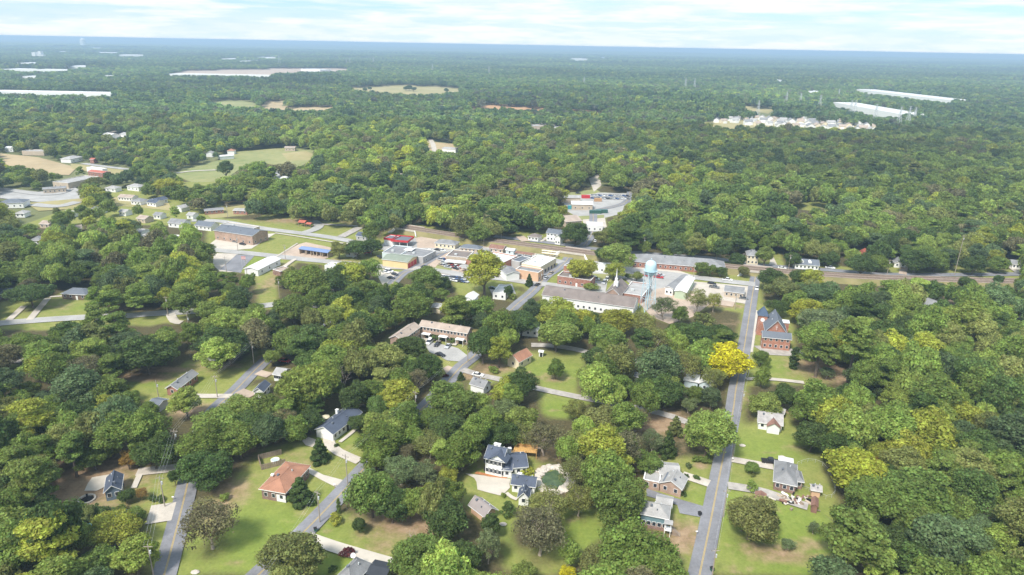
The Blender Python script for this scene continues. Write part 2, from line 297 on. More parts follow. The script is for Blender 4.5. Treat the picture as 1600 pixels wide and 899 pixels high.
# clearings seen in the photo (woodland keeps out of them)
CLEAR = [
 [(262,899),(280,858),(292,790),(362,768),(374,735),(412,700),(490,688),(505,655),(530,640),(565,640),(596,650),(580,690),(556,745),(410,899)],
 [(97,800),(104,735),(160,733),(214,740),(292,727),(292,760),(272,850),(262,899),(234,899),(232,800),(215,790),(150,788)],
 [(185,598),(262,583),(300,562),(330,575),(372,568),(395,548),(420,545),(424,562),(375,615),(352,622),(320,642),(300,636),(262,648),(245,640),(222,630),(206,612)],
 [(0,470),(28,470),(60,468),(120,463),(150,465),(158,492),(200,486),(305,484),(307,495),(230,510),(140,505),(100,516),(0,516)],
 [(0,571),(33,573),(36,590),(20,590),(0,586)],
 [(398,428),(436,402),(470,404),(432,440),(434,470),(430,485),(404,482),(402,450)],[(440,500),(448,500),(462,530),(452,540)],[(400,545),(430,545),(432,566),(400,580)],
 [(326,345),(345,342),(400,344),(420,332),(480,344),(560,349),(570,358),(596,378),(600,362),(622,358),(650,349),(725,364),(790,374),(806,366),(815,358),(850,360),(878,366),(880,380),(905,385),(925,352),(931,357),(920,385),(990,396),(1075,402),(1132,405),(1165,408),(1200,410),(1205,393),(1216,388),(1226,415),(1248,418),(1300,412),(1320,418),(1385,420),(1396,412),(1416,414),(1420,425),(1480,418),(1500,412),(1525,428),(1535,410),(1555,412),(1560,425),(1600,418),(1600,446),(1540,442),(1480,437),(1380,438),(1378,446),(1300,432),(1244,426),(1232,440),(1205,428),(1190,430),(1190,470),(1168,545),(1150,535),(1160,490),(1120,482),(1108,474),(1092,480),(1072,486),(1046,505),(1022,490),(998,488),(925,472),(905,460),(850,470),(842,460),(828,465),(798,495),(788,490),(826,452),(800,444),(740,440),(712,446),(700,432),(648,424),(610,446),(596,440),(592,420),(545,418),(515,415),(480,412),(440,404),(400,428),(372,425),(338,415),(336,400),(334,388),(322,386)],
 [(600,532),(640,502),(656,500),(744,512),(745,530),(733,548),(738,560),(700,598),(660,558),(630,545),(618,540)],
 [(728,550),(748,560),(700,620),(652,664),(636,656),(690,600)],[(760,575),(795,575),(810,570),(790,600),(745,592)],
 [(803,570),(815,545),(842,555),(885,545),(918,550),(912,575),(900,600),(902,618),(955,628),(905,634),(900,655),(868,655),(850,648),(843,612),(842,590),(806,576)],
 [(1008,636),(1050,648),(1046,682),(1008,660)],[(974,560),(990,560),(990,566),(974,566)],
 [(1080,899),(1092,840),(1118,755),(1136,650),(1168,465),(1192,465),(1176,560),(1160,650),(1140,760),(1116,899)],
 [(1160,560),(1178,540),(1182,480),(1186,478),(1240,488),(1242,548),(1262,555),(1266,575),(1300,572),(1312,590),(1290,600),(1205,600),(1165,605)],
 [(1150,690),(1162,665),(1182,662),(1186,646),(1228,640),(1236,655),(1245,672),(1288,696),(1284,735),(1308,775),(1298,830),(1310,899),(1115,899),(1135,760)],
 [(1000,812),(998,780),(1004,742),(1025,722),(1060,714),(1115,712),(1108,750),(1085,899),(1062,899),(1056,838),(1010,820)],
 [(712,756),(730,742),(750,715),(750,694),(788,690),(830,706),(836,725),(860,728),(888,742),(880,762),(845,765),(838,790),(812,800),(800,830),(784,835),(772,812),(728,800),(722,780)],
 [(486,845),(520,800),(545,806),(600,815),(625,806),(670,812),(676,840),(624,862),(612,885),(612,899),(404,899),(425,880),(490,835)],
 [(874,800),(900,790),(940,795),(1000,814),(985,832),(940,842),(915,862),(884,890),(874,850)],[(708,447),(740,440),(800,440),(812,455),(796,470),(760,462),(716,462)],[(806,860),(880,862),(878,899),(830,899),(790,890)],[(760,838),(800,832),(806,880),(790,899),(786,850)],
 # farther clearings
 [(268,272),(300,262),(345,250),(362,238),(400,235),(440,231),(490,235),(489,250),(466,262),(440,262),(402,256),(372,266),(348,284),(300,285)],
 [(320,157),(345,154),(385,154),(402,160),(398,172),(372,170),(343,165)],[(405,171),(415,157),(450,154),(440,166),(523,164),(520,172),(485,176),(410,173)],
 [(545,135),(620,131),(700,134),(722,137),(715,146),(650,151),(600,147),(560,144)],[(702,165),(750,167),(757,161),(860,168),(850,174),(745,173)],[(893,171),(950,173),(940,179),(890,177)],
 [(290,109),(440,106),(545,106),(540,112),(400,119),(262,116)],[(1138,148),(1150,160),(1215,168),(1200,178),(1165,172),(1150,165)],
 [(1096,193),(1112,186),(1200,182),(1372,197),(1366,210),(1200,204),(1130,203)],
 [(1236,318),(1262,312),(1300,316),(1328,330),(1300,332),(1250,328)],
 [(0,240),(60,246),(120,262),(108,274),(60,272),(30,262),(0,258)],[(110,256),(190,262),(215,270),(180,275),(112,264)],
 [(0,293),(60,300),(105,296),(105,285),(128,300),(122,318),(60,316),(0,310)],[(40,318),(130,310),(125,326),(60,330)],[(176,308),(262,315),(270,330),(225,325),(180,322)],
 [(878,308),(930,301),(998,303),(1000,312),(975,322),(972,334),(940,342),(900,338),(885,330)],[(900,340),(945,338),(948,355),(930,362),(910,352)],[(920,280),(935,272),(940,290),(928,300)],
 [(826,195),(850,190),(880,194),(880,202),(850,204),(838,212),(828,212)],[(655,220),(715,226),(712,240),(690,244),(672,244)],[(425,268),(448,268),(446,292),(430,290)],
 [(318,330),(385,320),(400,335),(330,342)],
 [(1330,392),(1352,388),(1352,397),(1330,399)],[(155,200),(200,206),(195,218),(155,214)],[(0,58),(5,58),(5,60)],
]
SOFTK = {(0, 293), (40, 318), (176, 308), (318, 330), (1096, 193), (826, 195), (655, 220), (425, 268), (155, 200), (110, 256), (0, 240)}
for c in CLEAR: fill(SOFT if c[0] in SOFTK else VIS, c)

# near land: grass with bare earth, leaf litter and lusher patches, all real ground cover
DIRT = [(120,760,18,16,1.0),(140,740,14,9,.9),(100,790,9,9,.9),(640,812,13,8,.9),(655,800,9,7,.8),(600,830,9,6,.5),(1285,574,14,9,.95),(1265,566,9,7,.7),(1310,588,12,7,.8),(1070,838,7,9,.8),(1065,850,6,6,.6),
 (866,590,7,5,.6),(360,700,10,9,.8),(345,790,5,12,.7),(365,770,6,8,.7),(225,590,14,4,.9),(262,578,12,3,.9),(300,640,8,5,.9),(340,572,12,3,.7),(1028,660,12,10,.95),(1160,620,4,9,.4),(530,700,7,5,.3),(470,716,9,6,.35),
 (745,586,9,5,.8),(775,576,9,5,.7),(1072,760,8,8,.2),(1095,728,3,2,.7),(480,800,7,8,.3),(700,520,20,4,.8),(740,700,9,9,.9),(760,695,10,7,.9),(805,700,10,6,.8),(1200,860,10,3,.7),(1260,852,8,3,.6),(1230,870,12,3,.7),
 (450,345,25,9,.7),(400,345,18,7,.4),(345,470,9,4,.3),(205,482,9,4,.6),(225,485,9,4,.6),(95,480,8,6,.5),(425,440,6,22,.6),(440,420,5,15,.7),(420,560,6,9,.6),(960,352,10,6,.2),(870,382,9,5,.5),(900,375,10,5,.6),(1340,500,14,6,.4),
 (1500,470,9,9,.8),(1505,455,20,5,.5),(850,700,12,9,.5),(1100,700,4,9,.4),(420,585,5,3,.5),(770,548,5,9,.6),(1240,700,5,3,.4),(620,820,6,3,.5),(670,826,5,4,.9),(595,852,5,2.5,.6),(1480,500,8,5,.8),(1250,585,12,4,.4),(1132,450,10,5,.6),(1135,478,12,4,.7),(1150,505,12,6,.35)]
LUSH = [(420,840,26,22,.8),(350,870,18,14,.6),(525,888,10,6,1),(1060,820,10,6,1),(1150,800,12,16,.8),(1250,840,18,18,1),(1180,850,16,12,.8),(1200,700,22,14,.7),(880,640,16,9,.9),(870,585,26,15,.7),(900,830,20,12,.8),(1270,890,20,10,.9),(250,598,22,7,.7),(410,412,14,16,1),(100,480,22,6,.8),(550,680,9,12,.6),(285,600,20,8,.5),(790,830,8,16,.6),(15,580,12,6,.9),(1210,575,12,10,.7),(1090,790,6,10,.7)]
for _ in range(140):
    DIRT.append((RNG.uniform(180, 1320), RNG.uniform(560, 899), RNG.uniform(.8, 3.2), RNG.uniform(.6, 2.4), RNG.uniform(.25, .6)))
LITTER = []                                   # filled in under the single trees
def near_ground():
    xs = np.arange(-330, 331, 1.5); ys = np.arange(62, 620, 1.5)
    X, Y = np.meshgrid(xs, ys); nx, ny = len(xs), len(ys)
    pts = np.stack([X.ravel(), Y.ravel(), np.zeros(X.size)], 1)
    px, py, dep = proj(pts)
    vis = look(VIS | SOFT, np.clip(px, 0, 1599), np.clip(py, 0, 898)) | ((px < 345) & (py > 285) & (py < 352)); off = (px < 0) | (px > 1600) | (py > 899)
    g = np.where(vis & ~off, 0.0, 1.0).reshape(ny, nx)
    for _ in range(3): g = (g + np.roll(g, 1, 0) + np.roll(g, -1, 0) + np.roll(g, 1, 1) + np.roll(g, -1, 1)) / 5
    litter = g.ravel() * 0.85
    dirt = np.zeros(X.size); lush = np.zeros(X.size)
    for lst, arr in ((DIRT, dirt), (LUSH, lush)):
        for (a, b, rx, ry, s) in lst:
            c = P(a, b); d = ((pts[:, 0] - c.x) / rx) ** 2 + ((pts[:, 1] - c.y) / ry) ** 2
            np.maximum(arr, s * np.exp(-d * 0.9), out=arr)
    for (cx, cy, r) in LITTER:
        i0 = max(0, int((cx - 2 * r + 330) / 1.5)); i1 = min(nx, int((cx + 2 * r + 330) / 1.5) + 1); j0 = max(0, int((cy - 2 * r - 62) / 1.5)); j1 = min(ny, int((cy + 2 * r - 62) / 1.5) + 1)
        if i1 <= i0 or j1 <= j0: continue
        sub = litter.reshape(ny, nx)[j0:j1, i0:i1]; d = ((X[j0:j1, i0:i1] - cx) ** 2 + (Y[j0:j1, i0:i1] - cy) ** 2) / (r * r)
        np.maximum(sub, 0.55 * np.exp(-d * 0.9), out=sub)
    h = 0.0 * X.ravel()
    me = bpy.data.meshes.new('lawn'); me.vertices.add(X.size)
    pts[:, 2] = h; me.vertices.foreach_set('co', pts.ravel().astype(np.float32))
    idx = np.arange(X.size).reshape(ny, nx)
    q = np.stack([idx[:-1, :-1], idx[:-1, 1:], idx[1:, 1:], idx[1:, :-1]], -1).reshape(-1, 4)
    me.loops.add(q.size); me.loops.foreach_set('vertex_index', q.ravel().astype(np.int32))
    me.polygons.add(len(q)); me.polygons.foreach_set('loop_start', np.arange(0, q.size, 4, dtype=np.int32)); me.update()
    at = me.attributes.new('cover', 'FLOAT_COLOR', 'POINT')
    at.data.foreach_set('color', np.stack([dirt, litter, lush, np.ones(X.size)], 1).ravel().astype(np.float32))
    mt, n, l, b = nodes_of('lawn_grass'); b.inputs['Roughness'].default_value = 0.95; b.inputs['Specular IOR Level'].default_value = 0.1
    a = n.new('ShaderNodeAttribute'); a.attribute_name = 'cover'; s = n.new('ShaderNodeSeparateColor'); l.new(a.outputs['Color'], s.inputs[0])
    t = n.new('ShaderNodeTexCoord')
    def noise(sc, det=5, ro=0.6):
        z = n.new('ShaderNodeTexNoise'); z.inputs['Scale'].default_value = sc; z.inputs['Detail'].default_value = det; z.inputs['Roughness'].default_value = ro
        l.new(t.outputs['Object'], z.inputs[0]); return z
    def ramp(src, p0, p1, c0, c1):
        r = n.new('ShaderNodeValToRGB'); r.color_ramp.elements[0].position = p0; r.color_ramp.elements[1].position = p1
        r.color_ramp.elements[0].color = (*c0, 1); r.color_ramp.elements[1].color = (*c1, 1); l.new(src, r.inputs[0]); return r.outputs[0]
    def mixc(fac, A, B):
        x = n.new('ShaderNodeMix'); x.data_type = 'RGBA'; l.new(fac, x.inputs[0]); l.new(A, x.inputs[6]); l.new(B, x.inputs[7]); return x.outputs[2]
    def edge(ch, nzo, w=0.55):
        """breaks the soft masks up with noise so patches end raggedly"""
        ad = n.new('ShaderNodeMath'); ad.operation = 'MULTIPLY_ADD'; ad.inputs[1].default_value = w; ad.inputs[2].default_value = -w / 2
        l.new(nzo, ad.inputs[0]); su = n.new('ShaderNodeMath'); su.operation = 'ADD'; l.new(ch, su.inputs[0]); l.new(ad.outputs[0], su.inputs[1])
        r = n.new('ShaderNodeMapRange'); r.inputs[1].default_value = 0.2; r.inputs[2].default_value = 0.75; l.new(su.outputs[0], r.inputs[0]); return r.outputs[0]
    n1 = noise(0.05); n2 = noise(0.35, 6); n3 = noise(1.3, 4, 0.7)
    g1 = ramp(n1.outputs[0], 0.35, 0.65, (0.190, 0.225, 0.052), (0.275, 0.278, 0.085))
    g2 = ramp(n2.outputs[0], 0.35, 0.65, (0.150, 0.190, 0.042), (0.290, 0.262, 0.100))
    x = n.new('ShaderNodeMix'); x.data_type = 'RGBA'; x.inputs[0].default_value = 0.5; l.new(g1, x.inputs[6]); l.new(g2, x.inputs[7])
    lu = ramp(n2.outputs[0], 0.3, 0.7, (0.145, 0.205, 0.038), (0.225, 0.265, 0.058))
    c = mixc(edge(s.outputs[2], n2.outputs[0], 0.7), x.outputs[2], lu)
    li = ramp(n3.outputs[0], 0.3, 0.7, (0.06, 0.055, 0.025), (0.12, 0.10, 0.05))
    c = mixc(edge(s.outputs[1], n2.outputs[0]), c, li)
    di = ramp(n2.outputs[0], 0.3, 0.7, (0.22, 0.145, 0.085), (0.36, 0.26, 0.165))
    c = mixc(edge(s.outputs[0], n2.outputs[0], 0.8), c, di)
    fn = n.new('ShaderNodeMapRange'); fn.inputs[1].default_value = 0.3; fn.inputs[2].default_value = 0.7; fn.inputs[3].default_value = 0.84; fn.inputs[4].default_value = 1.14; l.new(n3.outputs[0], fn.inputs[0])
    v = n.new('ShaderNodeVectorMath'); v.operation = 'SCALE'; l.new(c, v.inputs[0]); l.new(fn.outputs[0], v.inputs['Scale']); l.new(v.outputs[0], b.inputs['Base Color'])
    me.materials.append(mt)
    o = bpy.data.objects.new('lawn', me); COL.objects.link(o); tag(o, kind='structure'); return o

# fields far off
def field(pts, m, name='field'): sheet(name, pts, m, vis=False)
field([(268,272),(300,262),(345,250),(362,238),(400,235),(440,231),(490,235),(489,250),(466,262),(440,262),(402,256),(372,266),(348,284),(300,285)], 'greenfield')
field([(440,240),(478,236),(488,240),(486,250),(450,252)], 'field')
field([(320,157),(345,154),(385,154),(402,160),(398,172),(372,170),(343,165)], 'greenfield')
field([(405,171),(415,157),(450,154),(440,166),(523,164),(520,172),(485,176),(410,173)], 'tanfield')
field([(545,135),(620,131),(700,134),(722,137),(715,146),(650,151),(600,147),(560,144)], 'field')
field([(702,165),(750,167),(757,161),(860,168),(850,174),(745,173)], 'orange', 'bare_earth'); field([(893,171),(950,173),(940,179),(890,177)], 'orange', 'bare_earth')
field([(290,109),(440,106),(545,106),(540,112),(400,119),(262,116)], 'clay', 'bare_earth'); field([(1138,148),(1150,160),(1215,168),(1200,178),(1165,172),(1150,165)], 'field')
field([(1096,193),(1112,186),(1200,182),(1372,197),(1366,210),(1200,204),(1130,203)], 'field', 'subdivision_ground')
field([(0,240),(60,246),(120,262),(108,274),(60,272),(30,262),(0,258)], 'tanfield', 'dirt_lot'); field([(110,256),(190,262),(215,270),(180,275),(112,264)], 'field')
field([(0,293),(60,300),(105,296),(105,285),(128,300),(122,318),(60,316),(0,310)], 'lot', 'parking_lot'); field([(40,318),(130,310),(125,326),(60,330)], 'field'); field([(176,308),(262,315),(270,330),(225,325),(180,322)], 'field')
field([(878,308),(930,301),(998,303),(1000,312),(975,322),(972,334),(940,342),(900,338),(885,330)], 'lot', 'yard'); field([(878,303),(930,296),(938,300),(930,303),(880,308)], 'greenfield')
field([(910,342),(945,340),(948,355),(930,362),(912,352)], 'concrete', 'yard'); field([(920,280),(935,272),(940,290),(928,300)], 'concrete', 'yard')
field([(826,195),(850,190),(880,194),(880,202),(850,204),(838,212),(828,212)], 'concrete', 'yard'); field([(655,220),(715,226),(712,240),(690,244),(672,244)], 'tanfield', 'yard')
field([(318,330),(385,320),(400,335),(330,342)], 'field'); field([(155,200),(200,206),(195,218),(155,214)], 'concrete', 'yard'); field([(425,268),(448,268),(446,292),(430,290)], 'lot', 'yard')
field([(888,339),(944,336),(944,341),(890,345)], 'greenfield')
# town surfaces
for nm, m, pts in [
 ('parking_lot','clay',[(655,396),(700,384),(760,383),(862,400),(870,408),(842,440),(800,440),(740,436),(690,430),(650,420)]),
 ('parking_lot','paleconc',[(322,386),(338,374),(395,374),(417,366),(431,365),(393,389),(345,393),(330,392)]),
 ('parking_lot','concrete',[(334,396),(372,397),(378,425),(345,426),(333,415)]),('parking_lot','asphalt',[(343,422),(370,398),(398,400),(380,419),(376,427)]),
 ('parking_lot','clay',[(433,400),(467,382),(478,379),(521,388),(516,402),(498,409),(440,406)]),
 ('forecourt','lot',[(595,386),(606,372),(660,372),(705,384),(720,392),(655,396),(600,394)]),('dirt_yard','clay',[(650,372),(682,366),(712,383),(690,388),(652,388)]),
 ('parking_lot','paleconc',[(588,420),(634,427),(612,446),(600,450),(590,432)]),('parking_lot','lot',[(672,429),(730,435),(728,442),(690,439)]),
 ('forecourt','concrete',[(636,409),(650,401),(668,410),(648,420),(634,417)]),
 ('parking_lot','lot',[(893,415),(905,408),(985,407),(1052,420),(1078,432),(1050,452),(1002,458),(975,436),(930,440),(905,440)]),('driveway','paleconc',[(968,412),(1000,413),(1062,424),(1100,436),(1085,438),(1050,430),(1000,420),(965,419)]),
 ('parking_lot','clay',[(988,458),(1040,450),(1078,455),(1112,460),(1150,470),(1145,480),(1110,475),(1082,496),(1046,507),(1018,496),(998,474)]),
 ('parking_lot','concrete',[(1078,440),(1172,448),(1168,476),(1106,466),(1076,456)]),('parking_lot','lot',[(905,446),(925,436),(950,435),(946,458),(915,456)]),
 ('parking_lot','lot',[(665,541),(677,536),(706,542),(716,545),(730,556),(722,566),(698,564),(688,558),(671,551)]),('driveway','clay',[(692,576),(700,572),(714,577),(703,593)]),
 ('gravel_lot','gravel',[(1177,541),(1190,541),(1232,545),(1256,548),(1262,558),(1232,557),(1198,555)]),('sidewalk','paleconc',[(1171,551),(1176,551),(1186,487),(1181,485)]),
 ('driveway','asphalt',[(1010,764),(1030,771),(1058,780),(1099,792),(1094,809),(1062,803),(1058,790),(1010,776)]),
 ('driveway','paleconc',[(727,741),(735,741.5),(798,749.5),(796,757),(797,763),(784,776),(760,770),(746,766),(744.5,754),(741,748)]),
 ('patio','paleconc',[(132,768),(137,757),(144,747),(174,742),(168,757),(160,764),(151,768)]),
 ('driveway','concrete',[(1200,420),(1216,418),(1208,401),(1205,401)]),('driveway','clay',[(268,621),(281,612),(290,622),(272,631)]),
 ('driveway','paleconc',[(475,736),(484,732),(505,743),(543,753),(532,766),(500,750)]),('driveway','concrete',[(472,690),(482,684),(494,688),(490,700),(478,697)]),
 ('lawn','greenfield',[(672,427),(690,408),(706,410),(705,428)]),('lawn','greenfield',[(925,428),(960,430),(955,442),(926,438)]),('lawn','field',[(505,412),(520,404),(592,414),(590,420),(540,418)]),
 ('flower_bed','mulch',[(741,741),(745,738),(760,741),(793,746),(792,749),(765,746)]),
 ('parking_lot','lot',[(764,451),(800,444),(806,460),(772,468)]),('dirt_lot','clay',[(1222,425),(1240,427),(1238,436),(1225,438)])]:
    sheet(nm, pts, m, vis=True)

# roads, centre lines in photo points
R1 = road('road', [(1084,940),(1094,894),(1107.5,829),(1131,710),(1145,644),(1151,602),(1163,542),(1175,465),(1179,440),(1181,428),(1183,415)], 5.5, yellow=True, vis=False)
R2 = road('road', [(350,950),(408,896),(467,840),(501,806),(550,754),(600,700),(652,647),(675,625),(722,572),(739,559),(765,525),(785,500),(807,477),(831,457),(854,432),(870,422),(883,410),(893,398),(912,384),(924,368),(927,355),(927,342),(932,330),(975,318),(985,300)], 5.8, yellow=True)
R3 = road('road', [(235,960),(257,899),(287,784),(300,724),(308,690),(332,645),(370,609),(400,578),(430,552),(480,520),(545,483),(580,462),(607,449),(631,427),(650,420),(690,396),(705,389)], 5.6, yellow=True)
R4 = road('road', [(-60,512),(0,506),(62,501),(125,497),(200,494),(237,491),(307,487),(397,480),(440,476),(500,478),(548,481)], 6.5, white=True, m='lot')
R5 = road('road', [(300,345),(342,346),(390,354),(429,360),(470,365),(531,374),(590,387),(650,392),(690,393),(720,388),(765,391),(800,399),(850,404),(878,411)], 7, m='lot', vis=False)
R6 = road('road', [(300,384),(332,391),(376,395),(432,401),(476,406),(520,410),(595,417),(647,420),(700,426),(722,430),(785,436),(820,441),(843,444),(870,447),(916,452)], 7, m='lot')
R7 = road('road', [(887,413),(905,416),(950,420),(1040,428),(1085,434),(1135,440),(1180,445)], 7.5, m='lot', white=True)
R8 = road('lane', [(722,578),(745,586),(782,594),(845,609),(907,622),(960,632),(1012,642),(1050,652),(1085,664),(1138,670)], 3.6, m='gravel')
R9 = road('lane', [(830,540),(860,541),(895,546),(917,551),(980,563),(1040,575),(1090,585)], 4, m='gravel')
R10 = road('road', [(772,370),(860,380),(944,391),(1040,399),(1110,404),(1160,411),(1200,416),(1300,423),(1375,429),(1490,430),(1600,429),(1700,428)], 6, m='asphalt', vis=False)
for p, w, m in [([(289,731),(250,735),(214,739)],4,'concrete'),([(219,742),(209,764)],1.6,'paleconc'),([(232,806),(272,800)],8,'concrete'),([(562,722),(530,708),(516,696),(513,685)],3.4,'concrete'),([(480,841),(520,855),(560,867),(612,882)],3.8,'paleconc'),
 ([(549,661),(558,663),(557,671),(531,692)],1.3,'paleconc'),([(1066,743),(1108,757)],3.6,'concrete'),([(1143,719),(1208,731)],3.2,'concrete'),([(1137,760),(1170,765),(1200,772),(1230,783),(1262,793)],3.6,'gravel'),([(362,620),(318,620),(275,619)],3,'concrete'),
 ([(13,502),(38,479)],3,'concrete'),([(46,501),(75,467)],3,'concrete'),([(78,465),(128,461)],2,'concrete'),([(266,491),(273,503),(284,505)],4,'paleconc'),([(1165,593),(1210,594),(1256,599)],2.4,'concrete'),([(403,583),(422,588)],4,'clay'),([(374,612),(395,620)],4,'clay'),([(-10,568),(35,565)],4,'gravel'),
 ([(470,366),(492,359),(498,352),(488,346)],7,'lot'),([(498,351),(560,354)],3.5,'gravel'),([(533,371),(562,356)],6,'gravel'),([(843,378),(860,370)],3.2,'paleconc'),([(812,370),(822,378)],6,'clay'),([(1593,428),(1578,417)],4,'concrete'),
 ([(0,296),(30,300),(62,304),(92,303),(108,296)],7,'lot'),([(50,320),(90,323),(122,316)],9,'lot'),([(130,256),(165,261),(225,268)],7,'lot'),([(270,272),(300,268),(345,266)],4,'paleconc'),([(429,404),(462,383),(465,381)],1.2,'concrete'),([(430,365),(470,371),(520,379),(560,384)],1.5,'paleconc'),
 ([(666,535),(660,521)],2.5,'paleconc'),([(662,528),(652,524)],1.6,'paleconc'),([(684,536),(692,525)],2,'paleconc'),([(709,541),(719,529)],2,'paleconc'),([(1188,497),(1194,499)],2,'paleconc'),([(791,772),(800,779),(808,782)],1.2,'paleconc'),([(805,705),(822,706),(835,701)],2.4,'gravel'),
 ([(1410,430),(1413,417)],4,'clay'),([(440,421),(458,408),(463,406)],2.5,'concrete'),([(680,240),(676,225),(672,218)],6,'concrete'),([(1138,150),(1143,158),(1152,165)],12,'concrete')]:
    road('driveway', p, w, m, vis=(p[0][1] > 430))

# railway on its bank, opened where streets pass under it
RZ = 3.0
rl = smooth_line([P(x, y, RZ) for x, y in [(540,338),(600,349),(650,357),(725,368.5),(800,378.5),(870,387.5),(940,396.5),(1040,406),(1132,414.5),(1200,421),(1300,428.5),(1375,432.5),(1490,436),(1600,438.5),(1720,441)]], 4)
gaps = [P(628, 367), P(887, 407), P(1182, 434)]
def segs(line):
    cur = []; o = []
    for p in line:
        if min((Vector((p.x - g.x, p.y - g.y, 0))).length for g in gaps) < 7.2:
            if len(cur) > 1: o.append(cur)
            cur = []
        else: cur.append(p)
    if len(cur) > 1: o.append(cur)
    return o
def bank(line):
    prof = [(-8.6, -0.1), (-5.0, RZ - 0.35), (5.0, RZ - 0.35), (7.6, -0.1)]; v = []; f = []
    rows = [offs(line, d) for d, _ in prof]
    for i in range(len(line)):
        for r, (d, z) in zip(rows, prof): v.append((r[i].x, r[i].y, z))
        if i:
            for k in range(3): a = (i - 1) * 4 + k; f.append((a, a + 1, a + 5, a + 4))
    n = len(v); f.append((0, 1, 2, 3)); f.append((n - 1, n - 2, n - 3, n - 4))
    o = mesh_obj('railway_embankment', v, f, M['bank']); tag(o, kind='structure'); return o
for sg in segs(rl): bank(sg)
ribbon('railway_ballast', rl, -4.6, 4.6, RZ - 0.30, 'ballast')
def rails():
    mb = MB()
    for c in (-2.1, 2.1):
        for s in (-0.72, 0.72):
            a = offs(rl, c + s - 0.07); b = offs(rl, c + s + 0.07)
            for i in range(len(rl) - 1):
                z0, z1 = RZ - 0.28, RZ - 0.1
                mb.poly([(a[i].x, a[i].y, z1), (b[i].x, b[i].y, z1), (b[i+1].x, b[i+1].y, z1), (a[i+1].x, a[i+1].y, z1)])
                mb.poly([(a[i].x, a[i].y, z0), (a[i].x, a[i].y, z1), (a[i+1].x, a[i+1].y, z1), (a[i+1].x, a[i+1].y, z0)])
    tag(mb.build('railway_rails', M['rail']), kind='structure')
    for nm, c in (('first', -2.1), ('second', 2.1)):
        ribbon('railway_sleepers', rl, c - 1.25, c + 1.25, RZ - 0.285, 'greywood')
rails()
for i, g in enumerate(gaps):
    j = min(range(len(rl)), key=lambda k: (Vector((rl[k].x - g.x, rl[k].y - g.y, 0))).length)
    t = rl[min(j + 1, len(rl) - 1)] - rl[j - 1]; rz = math.atan2(t.y, t.x); c = rl[j]
    e = empty('railway_underpass', (c.x, c.y, 0), rz)
    tag(e, ['white concrete railway underpass beside the red-roofed filling station', 'white concrete railway underpass at the head of the downtown street', 'white concrete railway underpass at the far end of the right-hand road'][i], 'underpass', 'railway underpasses')
    mb = MB(); mb.box(-8, -5.6, RZ - 0.9, 8, 5.6, RZ - 0.33); mb.build('deck', M['ballast'], e)
    mb = MB(); mb.box(-8, -6.0, RZ - 0.95, 8, -5.6, RZ + 0.1); mb.build('parapet', M['paleconc'], e)
    mb = MB(); mb.box(-8, 5.6, RZ - 0.95, 8, 6.0, RZ); mb.build('parapet', M['concrete'], e)
    for s in (-1, 1):
        mb = MB(); mb.box(s * 7.4 - 0.5, -5.5, 0, s * 7.4 + 0.5, 5.5, RZ - 0.9); mb.build('abutment', M['trim'], e)
        mb = MB(); x = s * 7.8; mb.poly([(x, -6.0, 0), (x, -6.0, RZ), (x + s * 3.4, -9.5, 0.4), (x + s * 3.4, -9.5, 0)]); mb.poly([(x + .4 * s, -5.8, 0), (x + 3.7 * s, -9.3, 0), (x + 3.7 * s, -9.3, 0.4), (x + .4 * s, -5.8, RZ)])
        mb.poly([(x, -6.0, RZ), (x + .4 * s, -5.8, RZ), (x + 3.7 * s, -9.3, .4), (x + s * 3.4, -9.5, .4)]); mb.build('wing_wall', M['trim'], e)
    for xx in (-3.6, 3.6):
        mb = MB(); mb.box(xx - 0.2, -5.5, 0, xx + 0.2, 5.5, RZ - 0.9); mb.build('pier', M['trim'], e)
# ------------------------------------------------------------------ buildings
def win_mesh(w, h, nm, mm, th=0.06, grow=0.0):
    mb = MB(); mb.box(-w / 2, -th, -h / 2, w / 2, 0.02, h / 2)
    o = mb.build(nm, M[mm]); me = o.data; bpy.data.objects.remove(o); return me
WF = win_mesh(1.08, 1.3, 'window', 'trim', 0.07); WP = win_mesh(.9, 1.12, 'pane', 'glass', 0.09); WS = win_mesh(0.42, 1.5, 'shutter', 'shutter', 0.06)
DF = win_mesh(1.0, 2.1, 'door', 'trim', 0.07); DD = win_mesh(1.0, 2.1, 'door', 'dark', 0.07); GD = win_mesh(2.8, 2.2, 'garage_door', 'trim', 0.07); RD = win_mesh(3.2, 3.0, 'bay_door', 'red', 0.07); SF = win_mesh(2.2, 1.8, 'shop_window', 'glass', 0.08)
BUILT = []; EAVES = {}
def frame(A, B, C, z):
    a = P(*A, z); b = P(*B, z); x = b - a; x.z = 0; w = x.length; x.normalize(); y = Vector((-x.y, x.x, 0))
    d = C if not isinstance(C, tuple) else (P(*C, z) - b).dot(y)
    c = a + x * w / 2 + y * d / 2; c.z = 0
    if d < 0: y = -y; d = -d; x = -x
    return c, math.atan2(x.y, x.x), w, d
def prism(mb, prof, L, axis, mi=0):
    """extrude profile (v,z) along u from -L to L; axis 'x': u=x, v=y"""
    n = len(mb.v); k = len(prof)
    for u in (-L, L):
        for v, z in prof: mb.v.append((u, v, z) if axis == 'x' else (-v, u, z))
    mb.f.append(tuple(n + i for i in range(k - 1, -1, -1))); mb.m.append(mi); mb.f.append(tuple(n + k + i for i in range(k))); mb.m.append(mi)
    for i in range(k):
        j = (i + 1) % k; mb.f.append((n + i, n + j, n + k + j, n + k + i)); mb.m.append(mi)
